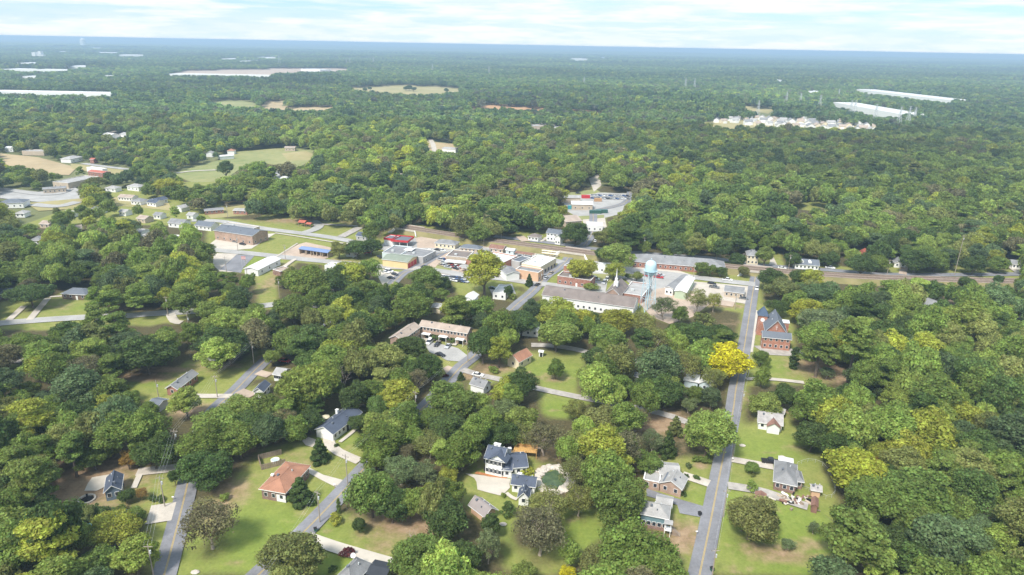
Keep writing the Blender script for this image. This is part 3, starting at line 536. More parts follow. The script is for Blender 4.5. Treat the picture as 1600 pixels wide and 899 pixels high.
def house(name, label, cat, A, B, C, eave=3.0, rise=1.6, roof='gable', ridge='x', wall='white', rm='r_grey', win='', fl=1, door='', root=None, group=None, over=0.4, chim=(), detail=1, zoff=0, trim='trim', shut=False, zb=0, mask=True, doorm=None, porch=None):
    c, rz, w, d = frame(A, B, C, eave)
    if root is None:
        e = empty(name, (c.x, c.y, 0), rz); tag(e, label, cat, group); rel = Vector((0, 0, zoff)); rr = 0.0; e['_rz'] = rz
    else:
        e = root; er = e.rotation_euler.z; v = Vector((c.x - e.location.x, c.y - e.location.y, 0))
        rel = Vector((v.x * math.cos(-er) - v.y * math.sin(-er), v.x * math.sin(-er) + v.y * math.cos(-er), zoff)); rr = rz - er
    def put(o):
        o.parent = e; o.location = rel; o.rotation_euler = (0, 0, rr); return o
    if ridge == 'x': Lh, Wh, ax = w / 2, d / 2, 'x'
    else: Lh, Wh, ax = d / 2, w / 2, 'y'
    th = 0.16; ov = min(over, Wh * 0.25)
    lh, wh = Lh - ov, Wh - ov
    if roof == 'gable':
        k = wh / Wh; zw = eave - th + rise * (1 - k) - 0.02; pk = eave - th + rise - 0.02
        mb = MB(); prism(mb, [(-wh, zb), (wh, zb), (wh, zw), (0, pk), (-wh, zw)], lh, ax); put(mb.build('wall', M[wall]))
        mb = MB(); prism(mb, [(-Wh, eave), (-Wh, eave - th), (0, eave + rise - th), (Wh, eave - th), (Wh, eave), (0, eave + rise)], Lh, ax); put(mb.build('roof', M[rm]))
        if trim:
            for s in (-1, 1): mb = MB(); prism(mb, [(s * Wh - s * .03 , eave - .2), (s * (Wh + .05), eave - .2), (s * (Wh + .05), eave + .0), (s * Wh - s * .03, eave + .0)], Lh + .03, ax); put(mb.build('fascia', M[trim]))
            for s in (-1, 1):
                mb = MB(); n = 0; pr = [(-Wh, eave - .22), (0, eave + rise - .22), (Wh, eave - .22), (Wh, eave - .02), (0, eave + rise - .02), (-Wh, eave - .02)]
                for u in (s * (Lh + .002), s * (Lh + .05)):
                    for vv, z in pr: mb.v.append((u, vv, z) if ax == 'x' else (-vv, u, z))
                for q in ((0, 1, 4, 5), (1, 2, 3, 4)): mb.f.append(tuple(n + 6 + i for i in q)); mb.m.append(0); mb.f.append(tuple(n + i for i in q)); mb.m.append(0)
                mb.f.append((n + 5, n + 4, n + 10, n + 11)); mb.m.append(0); mb.f.append((n + 4, n + 3, n + 9, n + 10)); mb.m.append(0); put(mb.build('rake_board', M[trim]))
        if detail > 1:
            mb = MB(); mb.box(*( (-Lh, -.16, eave + rise - .02, Lh, .16, eave + rise + .035) if ax == 'x' else (-.16, -Lh, eave + rise - .02, .16, Lh, eave + rise + .035))); put(mb.build('ridge_cap', M[rm]))
    elif roof in ('hip', 'pyramid'):
        mb = MB(); hx, hy = w / 2 - ov, d / 2 - ov; mb.box(-hx, -hy, zb, hx, hy, eave - th - .01); put(mb.build('wall', M[wall]))
        if w >= d: r0, r1 = (-(w - d) / 2, 0), ((w - d) / 2, 0)
        else: r0, r1 = (0, -(d - w) / 2), (0, (d - w) / 2)
        W2, D2 = w / 2, d / 2; z1 = eave + rise; mb = MB(); e0 = eave
        b4 = [(-W2, -D2, e0), (W2, -D2, e0), (W2, D2, e0), (-W2, D2, e0)]; R0 = (*r0, z1); R1 = (*r1, z1)
        if w >= d: mb.poly([b4[0], b4[1], R1, R0]); mb.poly([b4[1], b4[2], R1]); mb.poly([b4[2], b4[3], R0, R1]); mb.poly([b4[3], b4[0], R0])
        else: mb.poly([b4[0], b4[1], R0]); mb.poly([b4[1], b4[2], R1, R0]); mb.poly([b4[2], b4[3], R1]); mb.poly([b4[3], b4[0], R0, R1])
        mb.poly([(x, y, e0 - th) for x, y, _ in reversed(b4)])
        for i in range(4): p, q = b4[i], b4[(i + 1) % 4]; mb.poly([(p[0], p[1], e0 - th), (q[0], q[1], e0 - th), q, p])
        put(mb.build('roof', M[rm]))
        if trim:
            mb = MB()
            for (x0, y0, x1, y1) in ((-W2 - .05, -D2 - .05, W2 + .05, -D2), (-W2 - .05, D2, W2 + .05, D2 + .05), (-W2 - .05, -D2, -W2, D2), (W2, -D2, W2 + .05, D2)): mb.box(x0, y0, e0 - .22, x1, y1, e0 - .01)
            put(mb.build('fascia', M[trim]))
        if detail > 1:
            mb = MB()
            for p, q in ((R0, R1), (b4[0], R0 if True else R1), (b4[3] if w >= d else b4[1], R0), (b4[1] if w >= d else b4[3], R1), (b4[2], R1)): mb.tube(p, q, .09, .09, 4, cap=False)
            put(mb.build('ridge_cap', M[rm]))
    elif roof == 'flat':
        W2, D2 = w / 2, d / 2; t = .3; pr = rise; mb = MB()
        mb.box(-W2, -D2, zb, W2, -D2 + t, eave + pr); mb.box(-W2, D2 - t, zb, W2, D2, eave + pr); mb.box(-W2, -D2 + t, zb, -W2 + t, D2 - t, eave + pr); mb.box(W2 - t, -D2 + t, zb, W2, D2 - t, eave + pr)
        put(mb.build('wall', M[wall])); mb = MB(); mb.box(-W2 + t, -D2 + t, eave - .3, W2 - t, D2 - t, eave); put(mb.build('roof', M[rm]))
        if trim:
            mb = MB(); mb.box(-W2 - .06, -D2 - .06, eave + pr, W2 + .06, -D2 + t, eave + pr + .1); mb.box(-W2 - .06, D2 - t, eave + pr, W2 + .06, D2 + .06, eave + pr + .1); mb.box(-W2 - .06, -D2 + t, eave + pr, -W2 + t, D2 - t, eave + pr + .1); mb.box(W2 - t, -D2 + t, eave + pr, W2 + .06, D2 - t, eave + pr + .1)
            put(mb.build('coping', M[trim]))
        for q in range(min(4, int(w * d / 110))):
            if detail: mb = MB(); x = -W2 + w * (.25 + .5 * ((q * .37 + .2) % 1)); y = -D2 + d * (.3 + .45 * ((q * .61 + .1) % 1)); mb.box(x - .8, y - .6, eave, x + .8, y + .6, eave + .9); mb.box(x - .5, y - .4, eave + .9, x + .5, y + .4, eave + 1.0); put(mb.build('roof_unit', M['galv']))
    elif roof == 'canopy':
        W2, D2 = w / 2, d / 2; mb = MB(); prism(mb, [(-D2, eave), (-D2, eave - th), (0, eave + rise - th), (D2, eave - th), (D2, eave), (0, eave + rise)], W2, 'x'); put(mb.build('roof', M[rm]))
        nx = max(2, int(w / 4.5) + 1)
        for i in range(nx):
            for yy in (-D2 + .4, D2 - .4):
                mb = MB(); x = -W2 + .4 + (w - .8) * i / (nx - 1); mb.box(x - .13, yy - .13, 0, x + .13, yy + .13, eave - th + .02); put(mb.build('post', M[wall]))
    if detail > 1 and roof in ('gable', 'hip'):
        for q in range(4):
            uu = Lh * (-.55 + .38 * q); vv = Wh * (.22 + .13 * (q % 3)) * (1 if q % 2 else -1)
            if roof == 'hip': uu *= .55
            z = eave + rise * (1 - abs(vv) / Wh); x_, y_ = (uu, vv) if ax == 'x' else (-vv, uu); mb = MB(); r_ = .13 if q else .3
            mb.box(x_ - r_, y_ - r_, z - .15, x_ + r_, y_ + r_, z + .42); put(mb.build('roof_vent', M['galv'] if q % 2 else M['r_slate']))
    hx, hy = (w / 2 - ov, d / 2 - ov) if roof != 'flat' else (w / 2, d / 2)
    side = {'f': (0, -hy, 0, hx), 'b': (0, hy, math.pi, hx), 'r': (hx, 0, math.pi / 2, hy), 'l': (-hx, 0, -math.pi / 2, hy)}
    def place(me, s, u, z, nm, sc=(1, 1, 1), par=None):
        x, y, ang, half = side[s]; ca, sa = math.cos(ang), math.sin(ang)
        p = Vector((x + u * ca, y + u * sa, z)); o = inst(nm, me, e, rel + Matrix.Rotation(rr, 3, 'Z') @ p, ang + rr, sc); return o
    i = 0
    while i < len(win):
        s = win[i]; j = i + 1
        while j < len(win) and win[j].isdigit(): j += 1
        n = int(win[i + 1:j]); i = j; half = side[s][3]
        for f_ in range(fl):
            for q in range(n):
                u = -half + 2 * half * (q + .5) / n
                if door == s and f_ == 0 and q == n // 2: place(DF if doorm is None else DD, s, u, zb + 1.05, 'door'); continue
                z = f_ * 2.9 + 1.75 + zb
                if z > eave - .6: z = eave - .95
                wo = place(WF, s, u, z, 'window'); inst('pane', WP, wo)
                if shut:
                    for t in (-1, 1): place(WS, s, u + t * .86, z, 'shutter')
    if door and door not in win: place(DF if doorm is None else DD, door, side[door][3] * .15, 1.05, 'door')
    for (u, v, hgt) in chim:
        mb = MB(); x, y = u * w / 2, v * d / 2; mb.box(x - .4, y - .4, eave - .3, x + .4, y + .4, eave + hgt); mb.box(x - .5, y - .5, eave + hgt, x + .5, y + .5, eave + hgt + .15); put(mb.build('chimney', M['trim']))
    if mask:
        R = Matrix.Rotation(rz, 3, 'Z'); top = eave + rise
        q = [c + R @ Vector((x, y, z)) for x, y, z in ((-w/2, -d/2, .8), (w/2, -d/2, .8), (w/2, -d/2, eave), (w/2, d/2, eave), (0, 0, top), (-w/2, d/2, eave), (-w/2, -d/2, eave))]
        X, Y, D = proj(q); fill(VIS, list(zip(X, Y)))
        g = [c + R @ Vector((x, y, 0)) for x, y in ((-w/2-3, -d/2-3), (w/2+3, -d/2-3), (w/2+3, d/2+3), (-w/2-3, d/2+3))]; X, Y, D = proj(g); fill(GRD, list(zip(X, Y)))
    e['_w'] = w; BUILT.append((name, label, w, d)); e['_d'] = d
    return e, place, put, (w, d)
def box_on(root, nm, m, *b):
    mb = MB(); mb.box(*b); return mb.build(nm, M[m], root)

# --- near houses
e, pl, put, (w, d) = house('ranch_house', 'low brick house with an orange-brown roof on the big open lawn', 'house', (404,764), (446,771.5), (480,726.5), 3.5, 1.7, 'hip', wall='darkbrick', rm='r_orange', win='f3r5', over=.5, detail=2)
pl(GD, 'f', w * .28, 1.2, 'garage_door'); box_on(e, 'skylight', 'trim', -3.4, -2, 4.5, -2.6, -1.2, 4.95)
c = P(425, 722); f = empty('wooden_fence', (c.x, c.y, 0), .5); tag(f, 'square grey wooden fence round a hot tub behind the orange-roofed house', 'fence')
for (x0, y0, x1, y1) in ((-3.5, -3, 3.5, -2.9), (-3.5, 2.9, 3.5, 3), (-3.5, -2.9, -3.4, 2.9)):
    n = 12
    for i in range(n):
        a, b = i / n, (i + .88) / n; mb = MB()
        if x1 - x0 > 1: mb.box(x0 + (x1 - x0) * a, y0, 0, x0 + (x1 - x0) * b, y1, 1.8)
        else: mb.box(x0, y0 + (y1 - y0) * a, 0, x1, y0 + (y1 - y0) * b, 1.8)
        mb.build('plank', M['greywood'], f)
h = empty('hot_tub', (c.x + 1, c.y, 0)); tag(h, 'small white hot tub inside the square wooden fence', 'hot tub')
mb = MB(); mb.lathe([(1.2, 0), (1.3, .8), (1.3, .9), (1.05, .9), (1.0, .7), (0, .7)], 14); mb.build('tub', M['trim'], h); mb = MB(); mb.lathe([(1.02, .72), (0, .73)], 14); mb.build('water', M['steelblue'], h)

e, pl, put, (w, d) = house('white_ranch_house', 'long white one-storey house with a blue-grey roof beside the curved path', 'house', (491,671), (520.5,679.5), (566,644), 2.9, 1.9, 'gable', 'y', 'white', 'r_blue', 'r7', door='r', chim=((-.75, .35, 1.9),), detail=2, doorm=1)
pl(GD, 'f', 0, 1.2, 'garage_door')
c = P(508, 660); u = empty('patio_umbrella', (c.x, c.y, 0)); tag(u, 'cream patio umbrella behind the long white house', 'umbrella')
mb = MB(); mb.tube((0, 0, 0), (0, 0, 2.6), .04, .04, 6); mb.build('pole', M['galv'], u); mb = MB(); mb.lathe([(1.7, 2.1), (.9, 2.45), (0, 2.75)], 8); mb.lathe([(1.7, 2.09), (0, 2.7)], 8); mb.build('canopy', M['cream'], u)

e, pl, put, (w, d) = house('blue_house', 'dark slate-blue house with a blue-grey roof beside a white patio slab', 'house', (161,771), (190,765), (210,737.5), 3.0, 1.9, 'gable', 'y', 'bluewall', 'r_blue', 'f2r5', door='r', detail=2)
c = P(136, 781); fp = empty('fire_pit', (c.x, c.y, 0)); tag(fp, 'white stone fire pit ring near the slate-blue house', 'fire pit')
for i in range(14):
    t = i * 2 * math.pi / 14; mb = MB(); mb.box(-.42, -.22, 0, .42, .22, .4); o = mb.build('stone', M['paleconc'], fp); o.location = (2 * math.cos(t), 2 * math.sin(t), 0); o.rotation_euler = (0, 0, t + math.pi / 2)
mb = MB(); mb.lathe([(1.7, .03), (0, .06)], 14); mb.build('ash', M['dark'], fp)
for i in range(4):
    a = i * 1.57 + .5; mb = MB(); mb.box(-.25, -.25, .38, .25, .25, .45); mb.box(-.25, .2, .45, .25, .25, .95)
    for sx in (-.22, .18):
        for sy in (-.22, .18): mb.box(sx, sy, 0, sx + .04, sy + .04, .38)
    o = mb.build('fire_pit_chair', M['dark']); o.location = (c.x + 1.15 * math.cos(a), c.y + 1.15 * math.sin(a), .06); o.rotation_euler = (0, 0, a - 1.57); tag(o, ['right-hand', 'rearmost', 'left-hand', 'frontmost'][i] + ' dark chair in the white fire pit ring', 'chair', 'chairs in the fire pit ring')

E, pl, put, (w, d) = house('white_manor_house', 'two-storey white house with dark shutters and a blue-black roof', 'house', (755.5,716), (785.5,722.5), (801,702), 5.7, 2.3, 'gable', 'x', 'white', 'r_blue', 'f4r2', 2, detail=2, shut=True, chim=((-.25, .12, 2.9), (.12, .12, 2.9)))
# front cross gable
mb = MB(); prism(mb, [(-3.0, 5.72), (-3.0, 5.58), (0, 7.72), (3.0, 5.58), (3.0, 5.72), (0, 7.86)], d * .27, 'y'); o = mb.build('roof_gable', M['r_blue'], E); o.location = (w * .22, -d * .27, 0)
mb = MB(); prism(mb, [(-2.7, 5.4), (2.7, 5.4), (0, 7.6)], .2, 'y'); o = mb.build('gable_wall', M['white'], E); o.location = (w * .22, -d / 2 + .42, 0)
house('', '', '', (786,733), (826,729.5), 8.0, 3.1, 2.0, 'gable', 'x', 'white', 'r_blue', 'f4', root=E, detail=2, chim=((-.2, .6, 2.6),))
house('', '', '', (783,735), (801,736), 4.5, 2.8, 1.0, 'gable', 'x', 'white', 'r_blue', 'f1', root=E)
house('detached_garage', 'low white garage with a blue-black roof and a skylight by the concrete drive', 'garage', (797.5,757), (837,762), (838,745.5), 2.7, 1.7, 'gable', 'x', 'white', 'r_blue', 'f3', door='f', detail=2)[2](box_on(None, 'skylight', 'trim', -2.2, .8, 3.85, -1.0, 1.9, 4.1))
house('guest_cottage', 'small white gabled cottage with one front window below the low white garage', 'cottage', (808,778), (827.5,780), (840,766.5), 2.7, 1.9, 'gable', 'y', 'white', 'r_blue', 'f1', shut=False, detail=2)
c = P(821, 712); dk = empty('wooden_deck', (c.x, c.y, 0), -.12); tag(dk, 'raised yellow wooden deck behind the two-storey white house', 'deck')
for i in range(14): box_on(dk, 'plank', 'wood', -3.6 + i * .52, -1.7, 2.2, -3.6 + i * .52 + .47, 1.7, 2.28)
for x in (-3.5, 0, 3.4):
    for y in (-1.6, 1.5): box_on(dk, 'post', 'wood', x, y, 0, x + .14, y + .14, 3.2 if y > 0 else 3.2)
box_on(dk, 'handrail', 'wood', -3.6, 1.5, 3.12, 3.6, 1.66, 3.2); box_on(dk, 'handrail', 'wood', 3.42, -1.6, 3.12, 3.56, 1.5, 3.2); box_on(dk, 'baluster_panel', 'wood', -3.5, 1.56, 2.4, 3.5, 1.6, 3.0)
house('metal_roofed_barn', 'small outbuilding with a mauve-grey metal roof on the lawn left of the round bush', 'shed', (731,789), (757,809), (773.5,793), 2.5, 1.9, 'gable', 'x', 'peach', 'r_metal', 'r1', detail=2, over=.7)
# ornamental pond
c = P(865, 750); pd = empty('garden_pond', (c.x, c.y, 0)); tag(pd, 'green garden pond ringed by pale rocks right of the white garage', 'pond')
pr = [(math.cos(t * .349) * (3.6 + .6 * math.sin(t * 2.1)), math.sin(t * .349) * (4.6 + .6 * math.cos(t * 1.7)), .06) for t in range(18)]
mesh_obj('water', pr, [tuple(range(18))], M['pond'], pd)
for i in range(84):
    t = i * 2 * math.pi / 42; k = 1.0 + .34 * random.random(); mb = MB(); r = .45 + .6 * random.random(); mb.lathe([(r, 0), (r * 1.05, r * .4), (r * .6, r * .75), (0, r * .8)], 6)
    o = mb.build('rock', M['stone'], pd); o.location = (math.cos(t) * 4.1 * k, math.sin(t) * 5.1 * k, 0); o.rotation_euler = (0, 0, t * 3); o.scale = (1, 1.3, 1)
E, pl, put, (w, d) = house('grey_house', 'dark grey hip-roofed house at the bottom edge beside the concrete drive', 'house', (521,905), (549,917), (581,880), 3.0, 2.2, 'hip', wall='white', rm='r_grey', win='f3r4', detail=2)
c_, rz_, w_, d_ = frame((521,905), (549,917), (581,880), 3)
mb = MB(); mb.lathe([(.0, .0), (.5, .12), (.62, .25)], 12); o = mb.build('satellite_dish', M['trim'], E); o.location = (-2.5, 3, 4.3); o.rotation_euler = (.7, .5, 0)
house('black_carport', 'flat black carport roof beside the dark grey house at the bottom', 'carport', (571,897), (602,904), (613,880), 2.8, .5, 'canopy', wall='greywood', rm='r_dark')
E, pl, put, (w, d) = house('tan_brick_house', 'tan brick house with patched pale metal roofs left of the long straight road', 'house', (1029,754.5), (1066,766), (1071.5,746), 3.0, 1.9, 'gable', 'y', 'tanbrick', 'r_pale', 'f2r2', detail=2)
house('', '', '', (1005,750.5), (1030.5,755.5), (1036,737), 2.7, .2, 'flat', wall='tanbrick', rm='r_pale', win='f2', root=E, detail=0)
house('', '', '', (1030,741), (1063,744), 6.5, 3.0, 1.2, 'gable', 'x', 'tanbrick', 'r_pale', root=E); house('', '', '', (1016,736), (1032,739), 6, 2.7, .2, 'flat', wall='tanbrick', rm='r_pale', root=E, detail=0)
box_on(E, 'roof_patch', 'r_slate', -w * .36, -d * .42, 3.72, -w * .20, d * .30, 3.80).rotation_euler = (0, 0, 0)
E, pl, put, (w, d) = house('teal_house', 'grey hip-roofed house with teal siding over brick beside the grey driveway', 'house', (1000,803), (1046,812), (1061.5,792.5), 4.3, 1.9, 'hip', wall='teal', rm='r_pale', win='f5r2', fl=1, detail=2)
box_on(E, 'brick_base', 'darkbrick', -w / 2 + .36, -d / 2 + .36, 0, w / 2 - .36, d / 2 - .36, 1.9)
house('', '', '', (1024,789), (1050,794), 5, 3.4, 1.0, 'gable', 'x', 'teal', 'r_pale', root=E)
box_on(E, 'porch_deck', 'trim', w * .36, -d / 2 - 1.6, 1.8, w * .5 + .8, -d / 2 + .3, 1.95); box_on(E, 'porch_roof', 'r_pale', w * .34, -d / 2 - 1.8, 4.0, w * .5 + 1.0, -d / 2 + .1, 4.12)
for x in (.37, .56):
    box_on(E, 'porch_post', 'trim', w * x, -d / 2 - 1.55, 0, w * x + .15, -d / 2 - 1.4, 4.0)
for i in range(7): box_on(E, 'step', 'greywood', w / 2 + .9 + i * .32, -d / 2 - .6, 0, w / 2 + 1.22 + i * .32, -d / 2 + .7, 1.75 - i * .25)
E, pl, put, (w, d) = house('brick_hip_house', 'red brick house with a grey hip roof and car in its drive', 'house', (1208,752), (1246,760.5), (1253,728), 3.0, 2.2, 'hip', wall='darkbrick', rm='r_grey', win='f3', detail=2)
house('', '', '', (1243,752), (1257,754), (1259,738), 2.8, 1.1, 'hip', wall='darkbrick', rm='r_grey', win='f1', root=E); house('', '', '', (1216,721), (1240,726), (1241,717), 2.7, .15, 'canopy', wall='trim', rm='r_white', root=E)
E, pl, put, (w, d) = house('small_white_house', 'small white house with a rust-patched grey roof beside the big round tree', 'house', (1184,660), (1224,666), (1230,650), 2.7, 2.3, 'gable', 'x', 'white', 'r_weather', 'f3', detail=2)
mb = MB(); prism(mb, [(-2.2, 2.62), (-2.2, 2.48), (0, 4.0), (2.2, 2.48), (2.2, 2.62), (0, 4.14)], 2.6, 'y'); o = mb.build('porch_roof', M['r_rust'], E); o.location = (w * .12, -d / 2 + .8, 0)
mb = MB(); prism(mb, [(-1.9, 0), (1.9, 0), (1.9, 2.5), (0, 3.85), (-1.9, 2.5)], 2.2, 'y'); o = mb.build('porch_wall', M['white'], E); o.location = (w * .12, -d / 2 + .8, 0)
house('garden_shed', 'low weathered shed behind the small white house', 'shed', (1211,644), (1226,647.5), 4, 2.2, .8, 'gable', 'x', 'greywall', 'r_pale')
house('garden_shed', 'pinkish shed with a peeling white roof right of the brick house', 'shed', (1267,766), (1285,769), (1285.5,759.5), 2.3, 1.0, 'gable', 'x', 'peach', 'r_weather', detail=2)
house('garden_shed', 'rusty brown shed at the end of the gravel drive', 'shed', (1267,790), (1279,793), (1281,780), 2.3, .7, 'gable', 'y', 'r_rust', 'r_rust', trim=None)
house('low_shed', 'rusty red-brown metal roof half hidden by the olive tree beside the gravel drive', 'shed', (1178,783), (1197,787.5), (1199,772), 2.3, .7, 'gable', 'y', 'brownwall', 'r_rust', trim=None)
c = P(1243, 783); jk = empty('scrap_heap', (c.x, c.y, 0), -.1); tag(jk, 'heap of boards and scrap beside the rusty brown shed', 'scrap heap')
for i in range(46):
    mb = MB(); a, b2, c2 = .25 + random.random() * 1.1, .12 + random.random() * .3, .1 + random.random() * .4; mb.box(-a, -b2, 0, a, b2, c2); o = mb.build('board', M[random.choice(['stone', 'greywood', 'trim', 'r_rust', 'dark', 'tan'])], jk)
    o.location = (random.gauss(0, 2.8), random.gauss(0, 1.6), random.random() * .5); o.rotation_euler = (random.gauss(0, .2), random.gauss(0, .2), random.random() * 3)
# --- red brick church
E, pl, put, (w, d) = house('brick_church', 'red brick church with a blue-topped tower beside the straight road', 'church', (1195,518), (1230.5,522), 14, 6.2, 5.6, 'gable', 'y', 'brightbrick', 'r_slate', '', detail=2, over=.6)
pl(WF, 'f', 0, 8.2, 'cross', (.12, 1, 1.7)); pl(WF, 'f', 0, 8.5, 'crossbar', (.9, 1, .1))
house('', '', '', (1191,527), (1237.5,531.5), 5.5, 5.4, 2.0, 'gable', 'x', 'brightbrick', 'r_slate', 'f5l1r1', 2, root=E)
tw = E; c = P(1197.5, 514.5); v = Matrix.Rotation(-E.rotation_euler.z, 3, 'Z') @ Vector((c.x - E.location.x, c.y - E.location.y, 0))
# tower
tx, ty = -w / 2 - .3, d * .38
box_on(E, 'tower', 'brightbrick', tx - 1.9, ty - 1.9, 0, tx + 1.9, ty + 1.9, 9.2)
box_on(E, 'tower_cornice', 'trim', tx - 2.1, ty - 2.1, 9.2, tx + 2.1, ty + 2.1, 9.45)
mb = MB(); k = 2.4
for i in range(4):
    q = [(-k, -k), (k, -k), (k, k), (-k, k)]; p1, p2 = q[i], q[(i + 1) % 4]; mb.poly([(tx + p1[0], ty + p1[1], 9.45), (tx + p2[0], ty + p2[1], 9.45), (tx, ty, 13.4)])
mb.poly([(tx - k, ty - k, 9.45), (tx - k, ty + k, 9.45), (tx + k, ty + k, 9.45), (tx + k, ty - k, 9.45)])
mb.build('spire', M['r_bright'] if False else mat('blue_slate_spire', (0.06, 0.09, 0.14), .7, .15, .6), E)
mb = MB(); mb.tube((tx, ty - 1.88, 7.4), (tx, ty - 2.0, 7.4), .9, .9, 16); mb.build('round_window', M['trim'], E)
box_on(E, 'side_block', 'brightbrick', w / 2 - 1.2, d * .22, 0, w / 2 + 1.6, d * .45, 7.2); box_on(E, 'block_cap', 'trim', w / 2 - 1.4, d * .22 - .2, 7.2, w / 2 + 1.8, d * .45 + .2, 7.5)
# --- other near and middle houses
H = lambda lab, A, B, C, *a, **k: house(k.pop('nm', 'house'), lab, k.pop('cat', 'house'), A, B, C, *a, **k)
H('brick house with a long grey roof and white gable on the left lawn', (257.5,607), (277,609), (302.5,583), 2.9, 1.5, 'gable', 'y', 'brick', 'r_grey', 'f1r4', detail=2)
H('grey-roofed open carport below the long grey-roofed brick house', (229,632), (247,635), (257,622.5), 2.7, .9, 'gable', 'x', 'greywall', 'r_slate', cat='carport', nm='carport')
H('grey-roofed house half hidden by trees beside the small left road bend', (425,585), (442,588), 6, 2.8, 1.6, 'gable', 'x', 'white', 'r_pale', 'f4')
H('white house with a navy roof under the tall pale tree left of centre', (394,612), (412,613), (424,600), 2.8, 1.6, 'gable', 'y', 'white', 'r_blue', 'f2r2')
H('shabby brown shed in the trees left of the small road', (316,554), (336,555.5), 6, 2.8, 1.3, 'gable', 'x', 'greywall', 'r_brown', cat='shed', nm='shed')
H('brown house with a dark grey roof at the far left edge behind the road', (-12,460), (25,461), 9, 3, 1.6, 'gable', 'x', 'brownwall', 'r_slate', 'f3')
H('long low brown house with a slate roof behind the striped left lawn', (94,459), (133,461), 9, 3, 1.6, 'hip', 'x', 'brownwall', 'r_slate', 'f4', door='f')
H('grey gabled roof with white trim beside the side lane and road junction', (733,600), (756,607), (767,597), 3, 1.8, 'gable', 'x', 'white', 'r_grey', 'r1', detail=2)
H('cream cottage with a red-brown roof at the left of the centre lawn', (791,560), (811,567), (818,550), 3.2, 2.2, 'gable', 'y', 'cream', 'r_orange', 'f1r2')
H('tiny white shed at the top of the centre lawn', (841,550), (849,551), 2.2, 2.2, .5, 'gable', 'x', 'white', 'r_white', door='f', cat='shed', nm='shed', doorm=1)
H('white house showing through the trees behind the centre lawn', (808,515), (842,518), 8, 3, 1.6, 'gable', 'x', 'white', 'r_white', 'f3')
E = H('pale blue house with a white roof beside the bright yellow tree', (1091,599), (1111,603.5), (1113,588), 3, 1.6, 'gable', 'y', 'paleblue', 'r_white', 'f1r2', detail=2)[0]
house('', '', '', (1068,594), (1092,598), 7, 2.9, 1.2, 'gable', 'x', 'paleblue', 'r_white', root=E)
H('grey shed in the trees right of the side lane', (990,588), (1005,591), 4, 2.4, .8, 'gable', 'x', 'greywall', 'r_grey', cat='shed', nm='shed')
H('white gabled house with a white roof above the brick apartments', (722,468), (740,470), 9, 4.2, 1.6, 'gable', 'y', 'white', 'r_white', 'f2')
H('low white building beside the white gabled house above the apartments', (702,476), (726,479), 7, 3, .8, 'gable', 'x', 'white', 'r_white', 'f2')
H('small pale roof in the trees above the brick apartments', (674,480), (688,481.5), 6, 3, 1, 'gable', 'x', 'cream', 'r_pale')
H('white flat-roofed building with canopies beside the downtown road', (770,458), (790,460), (795,447), 3.2, .4, 'flat', wall='white', rm='r_white', win='f2', nm='shop', cat='building')
H('pink-walled barn with a pale blue-grey roof in the right woods', (1466,485), (1489,481), (1470,463.5), 4.3, 2.3, 'gable', 'y', 'tan', 'r_grey', detail=2, nm='barn', cat='barn', doorm=1)[1](DD, 'f', 1.5, 1.2, 'door', (1.5, 1, 1.2))
# apartments
E, pl, put, (w, d) = house('apartment_block', 'L-shaped two-storey brick apartment block with a tan roof', 'apartment block', (654,509.5), (730.5,521.5), (740.5,513), 5.6, 1.6, 'gable', 'x', 'tanbrick', 'r_tan', 'f14r1', 2, detail=2)
house('', '', '', (607.5,528), (628,532), (654,510), 5.6, 1.6, 'gable', 'y', 'tanbrick', 'r_tan', 'r8', 2, root=E, detail=2)
for i, t in enumerate((-.33, .02, .36)):
    box_on(E, 'porch_roof', 'trim', w * t - 1.9, -d / 2 - 1.7, 2.7, w * t + 1.9, -d / 2 + .3, 2.95); box_on(E, 'entry', 'dark', w * t - .9, -d / 2 + .3, 0, w * t + .9, -d / 2 + .38, 2.3)
    for x in (-1.7, 1.55): box_on(E, 'porch_post', 'trim', w * t + x, -d / 2 - 1.6, 0, w * t + x + .15, -d / 2 - 1.45, 2.7)
# --- the town
T = lambda lab, A, B, C, *a, **k: house(k.pop('nm', 'building'), lab, k.pop('cat', 'building'), A, B, C, *a, **k)
E, pl, put, (w, d) = T('long white hall with a brown roof left of the water tower', (846,461), (991,481.5), 13, 5.0, 3.0, 'gable', 'x', 'white', 'r_brown', 'f16r2', 1, nm='meeting_hall', cat='hall', detail=2)
E, pl, put, (w, d) = T('brown-roofed church with a white steeple beside the long white hall', (944,459), (970,463), 17, 4.4, 3.4, 'gable', 'y', 'tanbrick', 'r_brown', 'r3', nm='church', cat='church', detail=2)
y = -d / 2 + 6.0; box_on(E, 'steeple_base', 'trim', -1.0, y - 1.0, 6, 1.0, y + 1.0, 9.4)
mb = MB(); mb.lathe([(1.15, 9.4), (.85, 9.8), (.75, 11.2), (.4, 11.6), (0, 17)], 8, (0, y)); mb.build('steeple', M['trim'], E)
T('low flat pale-roofed church annex right of the steeple', (972,459), (1004,464), 20, 3.6, .4, 'flat', wall='brick', rm='r_pale', cat='annex', nm='annex')
E, pl, put, (w, d) = T('red-brown brick building with a dark flat roof above the long white hall', (871,432.5), (923,440), 9, 4.2, .5, 'flat', wall='brick', rm='r_brown', win='f6', door='f')
T('small red brick block beside the downtown street underpass', (881,416), (894,418.5), 7, 4.5, .4, 'flat', wall='brightbrick', rm='r_grey', win='f1')
T('low white building behind the two yellow-green street trees', (930,417), (952,420), 8, 3.2, .3, 'flat', wall='white', rm='r_white', win='f3')
T('peach-walled corner shop at the downtown crossing', (806,422), (841,428), 7, 4.8, .6, 'flat', wall='peach', rm='r_grey', win='r2', nm='shop', cat='shop')
